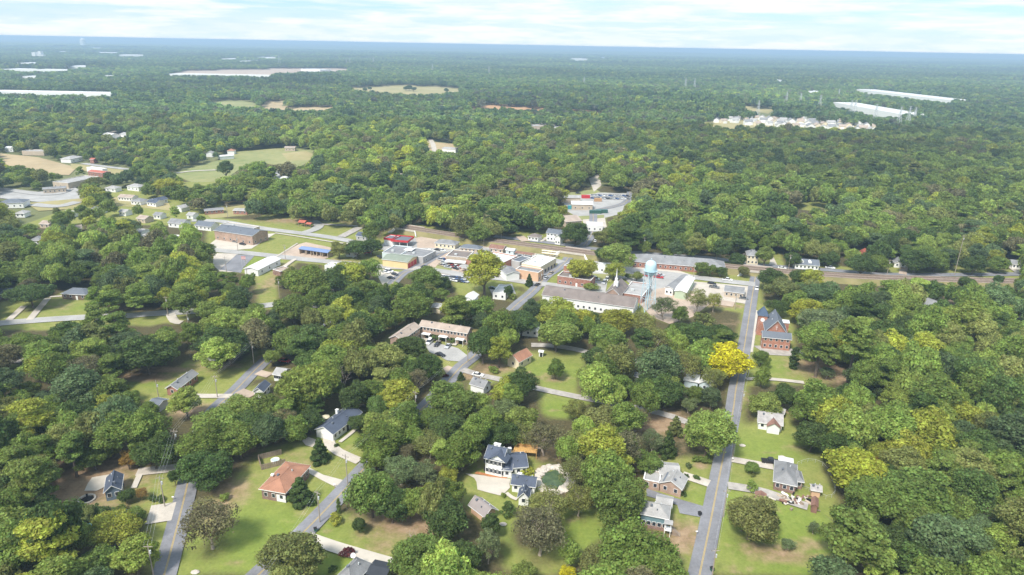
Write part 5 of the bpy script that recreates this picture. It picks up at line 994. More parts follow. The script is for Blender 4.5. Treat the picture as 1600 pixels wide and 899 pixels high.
def car(kind, colr, px, py, ang, label, parts=True, group=None):
    """ang: heading in the picture, as the direction of a second photo point"""
    a = P(px, py); b = P(px + ang[0], py + ang[1]); rz = math.atan2(b.y - a.y, b.x - a.x); c = CM[kind]; m = CARP[colr]
    e = empty({'car': 'parked_car', 'van': 'parked_van', 'truck': 'pickup_truck', 'box': 'box_truck'}[kind], (a.x, a.y, .06), rz); tag(e, label, {'car': 'car', 'van': 'van', 'truck': 'pickup truck', 'box': 'truck'}[kind], group)
    inst('body', painted(c['body'], m), e); inst('windows', c['glass'], e); inst('roof', painted(c['roof'], m), e)
    if kind == 'truck': inst('cargo_bed', c['bed'], e)
    if parts:
        for sx in (-.31, .31):
            for sy in (-1, 1): w = inst('wheel', painted(c['wheel'], M['tyre']), e, (c['L'] * sx, sy * (c['W'] / 2 - .1), .34)); inst('rim', painted(c['rim'], M['galv']), w)
        for sy in (-1, 1): inst('headlight', painted(c['headlight'], M['trim']), e, (c['L'] / 2 - .02, sy * .6, .68))
    return e
for k, cl, x, y, a, lab in [
 ('truck','black',1203.5,724,(10,1),'black pickup in the drive of the red brick hip-roofed house'),
 ('van','white',671,536.5,(-5,5),'white van, leftmost vehicle in front of the brick apartments'),('car','black',683.5,540,(-4,4),'black car, middle vehicle in front of the brick apartments'),('car','silver',700,543,(-4,4.5),'silver car, rightmost vehicle in front of the brick apartments'),
 ('car','black',688,556.5,(6,2),'dark car at the near edge of the apartment lot'),('car','white',747,588,(6,1),'white car parked beside the grey gabled roof at the junction'),
 ('car','red',445,566,(6,1),'dark red car in the drive left of centre'),('car','black',840,446.5,(5,-3),'dark car at the downtown crossing nearest the conifer'),('car','white',850,434,(-4,3),'white car parked along the peach shop'),('car','silver',853.5,436,(4,-3),'silver car beside the white one at the peach shop'),('car','tan',861.5,428,(5,-4),'tan car parked along the cream shopfronts'),
 ('van','white',930,437.5,(8,1),'white van behind the red-brown brick building'),('van','silver',944,443,(-4,5),'silver van left of the white-steepled church'),('van','white',948.5,438,(-4,5),'white van parked behind the silver van by the church'),
 ('truck','red',1029,435,(8,1),'red pickup right of the water tower legs'),('car','white',1036,419.5,(8,1),'white car in front of the long school'),('car','red',1011,432.5,(6,1),'small red car behind the water tower'),('car','silver',1032,431.5,(7,1),'silver car just behind the red pickup'),
 ('truck','white',1136.5,439,(9,1),'white pickup driving along the street right of the school'),('car','black',1112,444.5,(8,1),'black car left of the grey porch building, upper one'),('truck','grey',1116,450.5,(6,1),'grey pickup left of the grey porch building, lower one'),
 ('car','white',1182.5,452.5,(-1,6),'white car coming down the straight road'),('car','grey',1162,468,(7,1),'grey car beside the grey porch building'),
 ('truck','red',574.5,396.5,(8,-1),'red pickup under the trees left of the fire station'),('car','white',584,391.5,(7,-1),'white car behind the red pickup left of the fire station'),('car','black',593,403,(5,3),'black car at the back corner of the fire station'),
 ('van','white',608,425.5,(7,1),'white van in the lot in front of the fire station'),('car','black',617,430.5,(7,2),'black car right of the white van in the front lot'),('car','black',611,436,(5,1),'dark car lowest in the front lot of the fire station'),('car','white',603,427,(6,1),'white car beside the white van in the front lot'),
 ('box','white',671,396,(4,-4),'white box truck beside the grey building right of the fire station'),('car','black',684,392,(6,1),'black car on the street left of the brown flat roof'),('car','white',691,393,(6,1),'white car on the street left of the brown flat roof'),
 ('car','red',612,377.5,(7,1),'red car at the red-edged filling station'),('car','black',620,378.5,(7,1),'black car at the red-edged filling station'),
 ('car','grey',368,379,(5,1),'grey-green car in front of the large tan brick hall, left one'),('car','black',379,383,(5,1),'black car in front of the large tan brick hall'),('car','grey',384,380.5,(5,1),'grey car in front of the large tan brick hall, right one'),
 ('van','white',383,357,(9,1.4),'white bus-like van behind the large tan brick hall'),('car','black',664,418.5,(6,-1),'black car waiting at the fire station corner'),('car','red',678,433,(1,3),'red car on the street below the scrap yard'),
 ('car','silver',694,412,(6,1),'silver car on grass, nearest the white canopy'),('car','silver',700,419,(6,1),'silver car at the front of the scrap yard'),('car','red',706,414,(6,1),'red car in the scrap yard'),('truck','white',697,416,(6,1),'white pickup in the scrap yard'),('car','black',712,421,(6,2),'black car at the right of the scrap yard'),('truck','tan',716,412,(6,1),'tan pickup under the white canopy'),
 ('car','white',710,440,(4,1),'white car, leftmost of the row below the street'),('car','black',717,440.5,(4,1),'black car, second of the row below the street'),('car','blue',722,441,(4,1),'blue car, third of the row below the street'),('car','silver',727,441.5,(4,1),'silver car, last of the row below the street'),
 ('car','white',930,378,(2,-5),'white car on the street beyond the railway'),('car','black',903,303,(6,0),'black car on grass behind the clearing warehouse'),('car','green',770,452,(8,1),'dark green car by the white flat-roofed building'),('van','grey',1210,425,(6,0),'grey van on the street near the right-hand underpass'),
 ('car','white',1222,420.5,(7,1),'white car on the road beyond the railway by the bungalow'),('truck','white',1297,420,(7,1),'white pickup in the drive right of the bungalow')]:
    car(k, cl, x, y, a, lab)
rs = random.Random(9)
for i in range(13):
    x = 672 + i * 4.2; cl = rs.choice(['silver', 'white', 'grey', 'blue', 'black', 'silver']); car('car', cl, x, 431.8 + i * .45, (1, 3.2), '%s car, %s from the left in the kerbside row below the scrap yard' % (cl, ORDW[i]), False, 'cars in the row below the scrap yard')
for i in range(16):
    x = 689 + (i % 8) * 4.6 + rs.uniform(-.6, .6); y = 407.5 + (i // 8) * 8.5 + (i % 8) * .5; cl = rs.choice(['silver', 'white', 'red', 'red', 'grey', 'black', 'tan', 'blue'])
    car(rs.choice(['car', 'car', 'truck']), cl, x, y, (5, 1.5), '%s vehicle, %s from the left in the %s row of the scrap yard' % (cl, ORDW[i % 8], ['back', 'front'][i // 8]), False, 'vehicles standing in the scrap yard')
for i in range(26):
    x = 926 + (i % 13) * 5.4 + rs.uniform(-1, 1); y = 306.5 + (i // 13) * 4.4 + (i % 13) * .1; cl = rs.choice(['silver', 'blue', 'grey', 'white', 'silver', 'black'])
    car('car', cl, x, y, (4, 1), '%s car, %s from the left in the %s row of the yard beyond the railway' % (cl, ORDW[i % 13], ['back', 'front'][i // 13]), False, 'cars in the yard beyond the railway')
for i in range(10):
    x = 850 + (i % 5) * 4.6; y = 396.5 + (i // 5) * 3.6 + (i % 5) * .6; c = P(x, y); e = empty('market_stall', (c.x, c.y, 0), -.1); tag(e, 'pale-roofed stall, %s from the left in the %s row left of the street underpass' % (ORDW[i % 5], ['back', 'front'][i // 5]), 'stall', 'stalls left of the street underpass')
    box_on(e, 'table', 'cream', -1.1, -.7, .75, 1.1, .7, .85)
    for sx in (-1.2, 1.15):
        for sy in (-.8, .75): box_on(e, 'post', 'galv', sx, sy, 0, sx + .06, sy + .06, 2.0)
    mb = MB(); prism(mb, [(-1, 2), (1, 2), (0, 2.5)], 1.4, 'x'); mb.build('roof', M['cream'], e)

# ------------------------------------------------------------------ poles, wires, lamps, small things
def pole(px, py, h, label, arms=1, m='pole', ang=0.0, light=False):
    c = P(px, py); e = empty('street_lamp' if light else 'utility_pole', (c.x, c.y, 0), ang); tag(e, label, 'street lamp' if light else 'utility pole', 'utility poles along the roads' if not light else None)
    mb = MB(); mb.tube((0, 0, 0), (0, 0, h), .17, .11, 7); mb.build('post', M[m], e)
    for k in range(arms): box_on(e, 'crossarm', m, -1.1, -.06, h - .7 - k * .9, 1.1, .06, h - .58 - k * .9)
    if not light:
        for x in (-1, 0, 1): mb = MB(); mb.tube((x, 0, h - .58), (x, 0, h - .38), .05, .04, 6); mb.build('insulator', M['dark'], e)
        mb = MB(); mb.tube((.3, 0, h - 2.6), (.3, 0, h - 1.7), .22, .22, 8); mb.build('transformer', M['galv'], e)
    else: mb = MB(); mb.tube((0, 0, h), (1.6, 0, h + .2), .05, .04, 5); mb.box(1.3, -.15, h + .12, 2.0, .15, h + .24); mb.build('lamp_head', M['galv'], e)
    return Vector((c.x, c.y, h))
def wire(pts, label, n=3):
    e = MB()
    for a, b in zip(pts[:-1], pts[1:]):
        t = (b - a); t.z = 0; t.normalize(); s = Vector((-t.y, t.x, 0))
        for k in range(n):
            o = s * ((k - (n - 1) / 2) * .8); p = a + o
            for i in range(1, 9):
                u = i / 8; q = a.lerp(b, u) + o; q.z -= 1.6 * 4 * u * (1 - u) * min(1, (b - a).length / 60); e.tube(p, q, .013, .013, 3, cap=False); p = q
    o = e.build('overhead_wires', M['galv']); tag(o, label, 'wires')
q = [pole(x, y, h, l, 1, ang=a) for x, y, h, l, a in [(241,905,10,'utility pole beside the left road at the bottom edge',0),(258,793,10,'utility pole at the mouth of the wide driveway on the left',0),(279,716,10,'utility pole where the left road enters the trees',0),(340,622,9,'utility pole in the lawn by the long grey-roofed house',0),(397,570,10,'utility pole by the left road bend',0)]]
wire(q, 'overhead wires following the left road over the lawns')
q = [pole(x, y, h, l, 1, ang=-.5) for x, y, h, l in [(500,817,10,'utility pole on the road verge by the big green oak'),(543,757,10,'utility pole at the driveway of the orange-roofed house'),(650,652,10,'utility pole where the diagonal road comes out of the trees'),(731,566,9,'utility pole opposite the apartment lot')]]
wire([P(405,905,9.5)] + q, 'overhead wires following the diagonal road', 2)
q = [pole(x, y, h, l, 1, ang=.1) for x, y, h, l in [(1112,905,9,'utility pole at the bottom of the straight road'),(1130,808,9,'utility pole by the straight road near the olive tree'),(1144,716,9,'utility pole by the drive of the red brick house'),(1157,645,9,'utility pole by the straight road above the small white house'),(1168,592,9,'utility pole by the church field track')]]
wire(q + [P(1188,480,9)], 'overhead wires following the straight road', 2)
for x, y, h, l in [(299,540,14,'tall bare pole above the grey-roofed carport'),(263,495,10,'utility pole at the driveway off the left road'),(248,622,7,'short pole beside the grey-roofed carport'),(437,465,10,'utility pole left of the central trees'),(520,482,10,'utility pole by the hidden road left of centre'),(696,505,9,'utility pole behind the brick apartments'),
 (756,385,12,'utility pole beside the charcoal-roofed building'),(783,374,11,'utility pole on the railway bank'),(702,362,10,'utility pole left of the round railway tree'),(1005,398,11,'utility pole behind the long school, left one'),(1119,407,10,'utility pole behind the long school, right one'),(1160,416,8,'utility pole beside the bushes at the school end'),(1232,421,9,'utility pole in front of the white bungalow'),(1296,417,9,'utility pole right of the white bungalow'),
 (1386,429,9,'utility pole beside the grey-roofed white cottage'),(1491,431,24,'tall pale pole by the railway at the right'),(372,393,10,'utility pole in front of the large tan brick hall'),(446,405,9,'utility pole by the grass strip'),(845,452,10,'utility pole at the downtown crossing'),(917,387,9,'utility pole on the street beyond the railway'),(356,340,10,'utility pole by the red buildings'),(621,362,11,'tall sign pole at the filling station'),
 (601,362,9,'utility pole at the left of the filling station'),(386,430,9,'utility pole beside the white metal building'),(354,425,9,'utility pole in the lower left lot'),(1083,437,10,'white pole beside the pale green warehouse'),(1148,484,8,'utility pole by the dirt lot'),(786,556,7,'short pole in the field by the junction')]: pole(x, y, h, l, 0 if 'bare' in l or 'sign' in l or 'short' in l else 1)
# pylons far away
def pylon(px, py, h, label):
    c = P(px, py); mb = MB(); e = empty('power_pylon', (c.x, c.y, 0), .4); tag(e, label, 'pylon', 'pylons of the distant power line')
    w = h * .11; r = .28
    for sx in (-1, 1):
        for sy in (-1, 1): mb.tube((sx * w, sy * w, 0), (sx * w * .2, sy * w * .2, h * .8), r, r, 4); mb.tube((sx * w * .2, sy * w * .2, h * .8), (0, 0, h), r, r * .6, 4)
    for k in range(7):
        z0, z1 = h * .8 * k / 7, h * .8 * (k + 1) / 7; a0, a1 = w * (1 - .8 * k / 7), w * (1 - .8 * (k + 1) / 7)
        for s in (-1, 1): mb.tube((-a0, s * a0, z0), (a1, s * a1, z1), r * .6, r * .6, 3, cap=False); mb.tube((s * a0, a0, z0), (s * a1, -a1, z1), r * .6, r * .6, 3, cap=False)
    mb.build('lattice', M['galv'], e); mb = MB()
    for z, ww in ((.78, .16), (.88, .13), (.97, .10)): mb.tube((-h * ww, 0, h * z), (h * ww, 0, h * z), r, r, 4)
    mb.build('crossarms', M['galv'], e)
for ip_, (x, y, h) in enumerate([(1183,184,32),(1227,168,34),(1249,169,32),(1279,175,34),(1327,185,34),(1333,185,34),(1365,196,36),(1402,204,38),(1416,203,38),(1426,197,32),(1309,158,30),(1084,145,40),(1070,144,40),(912,140,36),(764,121,42),(676,115,40),(547,106,50),(584,104,50),(437,104,60),(542,106,46)]):
    pylon(x, y, h, 'grey lattice pylon, %s of those %s' % (ORDW[ip_ if ip_ < 11 else ip_ - 11] if ip_ != 10 else 'farthest', 'left to right near the subdivision' if ip_ < 11 else 'right to left near the horizon'))
# mailboxes, bins, other small items
for x, y, lab in [(523,762,'small mailbox at the drive of the orange-roofed house'),(1088,836,'white mailbox beside the grey driveway'),(1144,721,'mailbox at the drive of the red brick house'),(271,782,'white mailbox beside the left road')]:
    c = P(x, y); e = empty('mailbox', (c.x, c.y, 0)); tag(e, lab, 'mailbox'); box_on(e, 'post', 'pole', -.07, -.07, 0, .07, .07, 1.0); mb = MB(); prism(mb, [(-.14, 1.0), (.14, 1.0), (.14, 1.2), (0, 1.32), (-.14, 1.2)], .27, 'x'); mb.build('box', M['trim'], e)
for x, y, m, lab in [(493,831,'green','green wheeled bin at the end of the long concrete drive'),(1093,806,'black','black wheeled bin beside the grey driveway'),(1112,893,'green','green wheeled bin at the bottom of the straight road')]:
    c = P(x, y); e = empty('wheeled_bin', (c.x, c.y, 0), .4); tag(e, lab, 'bin'); mb = MB(); mb.v = [(-.3,-.33,.1),(.3,-.33,.1),(.3,.33,.1),(-.3,.33,.1),(-.38,-.42,1.1),(.38,-.42,1.1),(.38,.42,1.1),(-.38,.42,1.1)]; mb.f = [(3,2,1,0),(4,5,6,7),(0,1,5,4),(1,2,6,5),(2,3,7,6),(3,0,4,7)]; mb.m = [0]*6; mb.build('body', CARP[m], e); box_on(e, 'lid', 'dark', -.42, -.46, 1.1, .42, .46, 1.2)
c = P(120, 818); 
for i, (x, y, w_, h_) in enumerate([(122,823,4,2.6),(190,806,2.4,1.4),(128,838,4.5,2.2),(168,812,1.6,1.2)]):
    c = P(x, y); e = empty('tarpaulin_shelter', (c.x, c.y, 0), .4 * i); tag(e, ['bright blue tarpaulin among the trees at lower left, uppermost', 'small blue tarpaulin near the wide driveway', 'blue tarpaulin low among the lower left trees', 'tiny blue cover between the lower left trees'][i], 'tarpaulin')
    mb = MB(); prism(mb, [(-w_ / 2, h_ * .6), (0, h_), (w_ / 2, h_ * .6), (w_ / 2, h_ * .57), (0, h_ * .96), (-w_ / 2, h_ * .57)], w_ * .6, 'x'); mb.build('sheet', M['bluetarp'], e); mb = MB()
    for sx in (-1, 1):
        for sy in (-1, 1): mb.tube((sx * w_ * .55, sy * w_ * .45, 0), (sx * w_ * .55, sy * w_ * .45, h_ * .62), .04, .04, 4)
    mb.build('posts', M['galv'], e)
for x, y, lab in [(1160,697,'pale boulder in the lawn beside the straight road'),(1222,715,'pale boulder behind the red brick house'),(786,820,'flat brown stump on the lawn below the round bush'),(305,895,'small white stone on the big lawn')]:
    c = P(x, y); mb = MB(); mb.lathe([(.9, 0), (1.0, .3), (.6, .6), (0, .68)], 7); o = mb.build('boulder', M['stone']); o.location = (c.x, c.y, 0); o.scale = (1.1, .8, .8); tag(o, lab, 'stump' if 'stump' in lab else 'boulder')
c = P(441, 413); fl_ = empty('flagpole', (*P(379, 422)[:2], 0)); tag(fl_, 'flagpole with a red and white flag by the white metal building', 'flagpole'); mb = MB(); mb.tube((0, 0, 0), (0, 0, 8), .08, .05, 6); mb.build('pole', M['galv'], fl_); mb = MB()
for i in range(7): mb.box(0, -.02, 6.2 + i * .24, 2.4, .02, 6.2 + (i + 1) * .24, i % 2)
mb.build('flag', [M['red'], M['trim']], fl_)
# chain fence round the right-hand yard
ln = smooth_line([P(x, y) for x, y in [(1242,762),(1264,768),(1290,780),(1304,772),(1300,752),(1285,728),(1262,722),(1245,728)]], 3); fe = empty('chain_link_fence', (ln[0].x, ln[0].y, 0)); tag(fe, 'thin grey chain-link fence round the yard of the red brick house', 'fence'); o0 = Vector((ln[0].x, ln[0].y, 0))
mb = MB()
for a, b in zip(ln[:-1], ln[1:]): mb.tube(a - o0 + Vector((0, 0, 1.2)), b - o0 + Vector((0, 0, 1.2)), .03, .03, 4); mb.tube(a - o0 + Vector((0, 0, .6)), b - o0 + Vector((0, 0, .6)), .012, .012, 3)
mb.build('rail', M['galv'], fe)
for a in ln[::1]: mb = MB(); mb.tube(a - o0, a - o0 + Vector((0, 0, 1.25)), .035, .035, 5); mb.build('post', M['galv'], fe)
# ------------------------------------------------------------------ trees
def leaf_arrays(c, nrm, size, rng):
    """quads centred at c, facing roughly nrm"""
    n = len(c); nn = nrm + rng.normal(0, .55, (n, 3)); nn /= np.linalg.norm(nn, axis=1)[:, None] + 1e-9
    t = rng.normal(0, 1, (n, 3)); u = np.cross(nn, t); u /= np.linalg.norm(u, axis=1)[:, None] + 1e-9; w = np.cross(nn, u)
    s = (size * (.5 + 1.1 * rng.uniform(0, 1, n) ** 1.6))[:, None] * 1.12
    return np.stack([c - u * s * .5 - w * s * .38, c + u * s * .5 - w * s * .30, c + u * s * .35 + w * s * .38, c - u * s * .42 + w * s * .34], 1).reshape(-1, 3)
def quads_mesh(name, V, m):
    n = len(V) // 4; me = bpy.data.meshes.new(name); me.vertices.add(len(V)); me.vertices.foreach_set('co', V.astype(np.float32).ravel())
    me.loops.add(len(V)); me.loops.foreach_set('vertex_index', np.arange(len(V), dtype=np.int32)); me.polygons.add(n); me.polygons.foreach_set('loop_start', np.arange(0, len(V), 4, dtype=np.int32)); me.update(); me.materials.append(m); return me
# kind: (height, radius, crown bottom, lobe count, lobe radius)
KIND = dict(round=(14.5, 6.0, 3.0, 30, 2.3), oak=(15.5, 7.0, 2.8, 44, 2.2), tall=(18, 5.2, 3.5, 32, 2.0), spread=(13, 8.0, 3.8, 44, 2.1), pine=(19, 4.6, 8.0, 26, 1.7), cone=(10.5, 3.7, .4, 26, 1.3), sparse=(14, 6.6, 3.0, 34, 2.0), bare=(13, 5.5, 4, 0, 1), shrub=(3.2, 2.0, .1, 12, .8), column=(9.5, 2.1, .3, 18, .95), feather=(14, 6.6, 3.2, 40, 1.8))
def lobes(kind, rng):
    H, R, zb, n, lr = KIND[kind]; c = []; hc = (H - zb) / 2; zc = zb + hc
    for i in range(n):
        if kind == 'cone': t = (i + .5) / n; z = zb + (H - zb) * t * .93; r = R * (1 - t) ** .8 * .8; a = i * 2.4; c.append((r * math.cos(a), r * math.sin(a), z, lr * (1.15 - .65 * t)))
        elif kind == 'column': t = (i + .5) / n; a = i * 2.4; r = R * .5 * math.sin(math.pi * (t * .85 + .1)); c.append((r * math.cos(a), r * math.sin(a), zb + (H - zb) * t, lr))
        elif kind == 'pine': t = rng.uniform(0, 1); a = i * 2.4; r = R * math.sqrt(rng.uniform(.05, 1)) * (1 - .62 * t); c.append((r * math.cos(a), r * math.sin(a), zb + (H - zb) * t, lr * rng.uniform(.7, 1.25)))
        else:
            zz = 1 - 2 * (i + .5) / n * .80; a = i * 2.39996; k = rng.uniform(.46, .94); rr = math.sqrt(max(0, 1 - zz * zz))
            if kind in ('tall',): rr *= (1 - .25 * zz)
            if kind == 'spread': zz = zz * .8 + .1
            c.append((R * k * rr * math.cos(a), R * k * rr * math.sin(a), zc + hc * k * zz * .98, lr * rng.uniform(.5, 1.4)))
    return np.array(c) if c else np.zeros((0, 4))
def crown(kind, seed, nleaf, size, m, name='crown'):
    rng = np.random.default_rng(seed); lb = lobes(kind, rng); H, R, zb, n, lr = KIND[kind]
    if kind not in ('pine', 'cone', 'column', 'shrub') and n:       # push a few lobes out for an uneven outline
        k = rng.integers(0, len(lb), 6); lb[k, 0] *= 1.22; lb[k, 1] *= 1.22; k = rng.integers(0, len(lb) // 3, 2); lb[k, 2] += rng.uniform(.3, 1.2, 2)
    w = lb[:, 3] ** 2; w /= w.sum(); idx = rng.choice(len(lb), nleaf, p=w); d = rng.normal(0, 1, (nleaf, 3)); d[:, 2] += .35; d /= np.linalg.norm(d, axis=1)[:, None]
    flat = .5 if kind == 'pine' else .78; lr_ = lb[idx, 3]; rad = lr_ * (rng.uniform(.55, 1.0, nleaf) ** .5) * (1 + .12 * rng.normal(0, 1, nleaf))
    p = lb[idx, :3] + d * rad[:, None] * np.array([1, 1, flat]); p[:, 2] = np.maximum(p[:, 2], zb * .6)
    return quads_mesh(name, leaf_arrays(p, d * np.array([1, 1, 1.3]), size, rng), m), lb
def trunk_mesh(kind, lb, seed, m, name='trunk'):
    rng = random.Random(seed); H, R, zb, n, lr = KIND[kind]; mb = MB()
    def limb(p, q, r0, r1, depth):
        mid = (p + q) / 2 + Vector((rng.gauss(0, .12), rng.gauss(0, .12), rng.gauss(0, .06))) * (q - p).length; rm = (r0 + r1) / 2
        mb.tube(p, mid, r0, rm, 6 if r0 > .12 else 4, cap=False); mb.tube(mid, q, rm, r1, 6 if r0 > .12 else 4, cap=False)
        if depth:
            for _ in range(3):
                s = p.lerp(q, rng.uniform(.45, 1)); dr = (q - p).normalized() + Vector((rng.gauss(0, .7), rng.gauss(0, .7), rng.uniform(-.1, .7))); dr.normalize()
                limb(s, s + dr * (q - p).length * rng.uniform(.4, .7), r1 * .8, r1 * .3, depth - 1)
    r = .045 * H * (.75 if kind in ('pine', 'cone', 'column') else .6) if kind != 'shrub' else .08
    r = min(r, .45)
    if kind in ('pine', 'cone', 'column', 'shrub'):
        mb.tube((0, 0, -.2), (.1, 0, H * .5), r, r * .6, 8, cap=False); mb.tube((.1, 0, H * .5), (0, .1, H * .93), r * .6, r * .12, 6, cap=False)
        for b in lb[::2]: z = max(.5, b[2] - .25 * abs(b[0]) - .4); mb.tube((0, 0, z), b[:3], r * .28, .03, 4, cap=False)
    else:
        z1 = zb * .95; top = Vector((rng.gauss(0, .3), rng.gauss(0, .3), z1)); mb.tube((0, 0, -.2), (0, 0, .5), r * 1.35, r, 8, cap=False); mb.tube((0, 0, .5), top, r, r * .8, 8, cap=False)
        deep = 3 if kind == 'bare' else (2 if kind in ('sparse', 'feather') else 1); k = 7 if kind in ('sparse', 'bare', 'feather') else 6
        for i in range(k):
            a = i * 2.4 + rng.random(); el = rng.uniform(.45, 1.3); q = top + Vector((math.cos(a) * math.cos(el) * R * .75, math.sin(a) * math.cos(el) * R * .75, math.sin(el) * (H - zb) * .62)); limb(top, q, r * .5, r * .16, deep)
    return mb.build(name, m), mb
VAR = {}
def variant(kind, i, near=True):
    key = (kind, i)
    if key in VAR: return VAR[key]
    nl = dict(round=11000, oak=15000, tall=11000, spread=12500, pine=6500, cone=8000, sparse=6000, shrub=1300, column=3400, feather=8000).get(kind, 0)
    sz = dict(cone=.33, shrub=.26, column=.3, pine=.38, sparse=.31, feather=.34).get(kind, .42); seed = hash_(kind) + i * 17
    me, lb = crown(kind, seed, nl, sz, LEAF) if kind != 'bare' else (None, np.zeros((0, 4)))
    o, _ = trunk_mesh(kind, lb, seed, PALEBARK if kind in ('bare', 'feather', 'sparse') else BARK); tm = o.data; bpy.data.objects.remove(o)
    VAR[key] = (me, tm); return VAR[key]
def hash_(s): return sum(ord(c) * (i + 3) for i, c in enumerate(s))
TINT = dict(DG=(.082, .128, .034), MG=(.146, .204, .044), LG=(.208, .268, .060), YG=(.275, .305, .050), OL=(.185, .205, .062), BR=(.160, .152, .072), YE=(.62, .60, .03), PG=(.140, .180, .075), GY=(.22, .18, .14), OR=(.26, .17, .04), BG=(.100, .145, .060), LY=(.33, .36, .05), RD=(.11, .035, .03), PK=(.30, .19, .12))
TINT = {k: tuple(c * (1.0 if k == 'YE' else 1.2) for c in v) for k, v in TINT.items()}
CNAME = dict(DG='dark green', MG='mid green', LG='light green', YG='yellow-green', OL='olive green', BR='brownish green', YE='bright yellow', PG='pale grey-green', GY='bare grey', OR='orange-tinged', BG='blue-green', LY='lime yellow', RD='dark red', PK='pinkish')
KNAME = dict(round='rounded', oak='broad', tall='tall', spread='spreading', pine='open-topped pine', cone='conical', sparse='thin-leaved', bare='leafless', shrub='low', column='columnar', feather='feathery')
def at_crown(px, py, w, kind, asp):
    H, R, zb, n, lr = KIND[kind]; s = 3.0
    for _ in range(6):
        r = w / 2 / s; k = r / R; h = H * k * asp; z = zb * k * asp * .5 + h * .5; q = P(px, py, z); X, Y, D = proj([q]); s = FP / D[0]
    return q.x, q.y, k, asp
TREES = []       # x, y, scale, aspect, kind, tint key, forced, apparent size, photo point
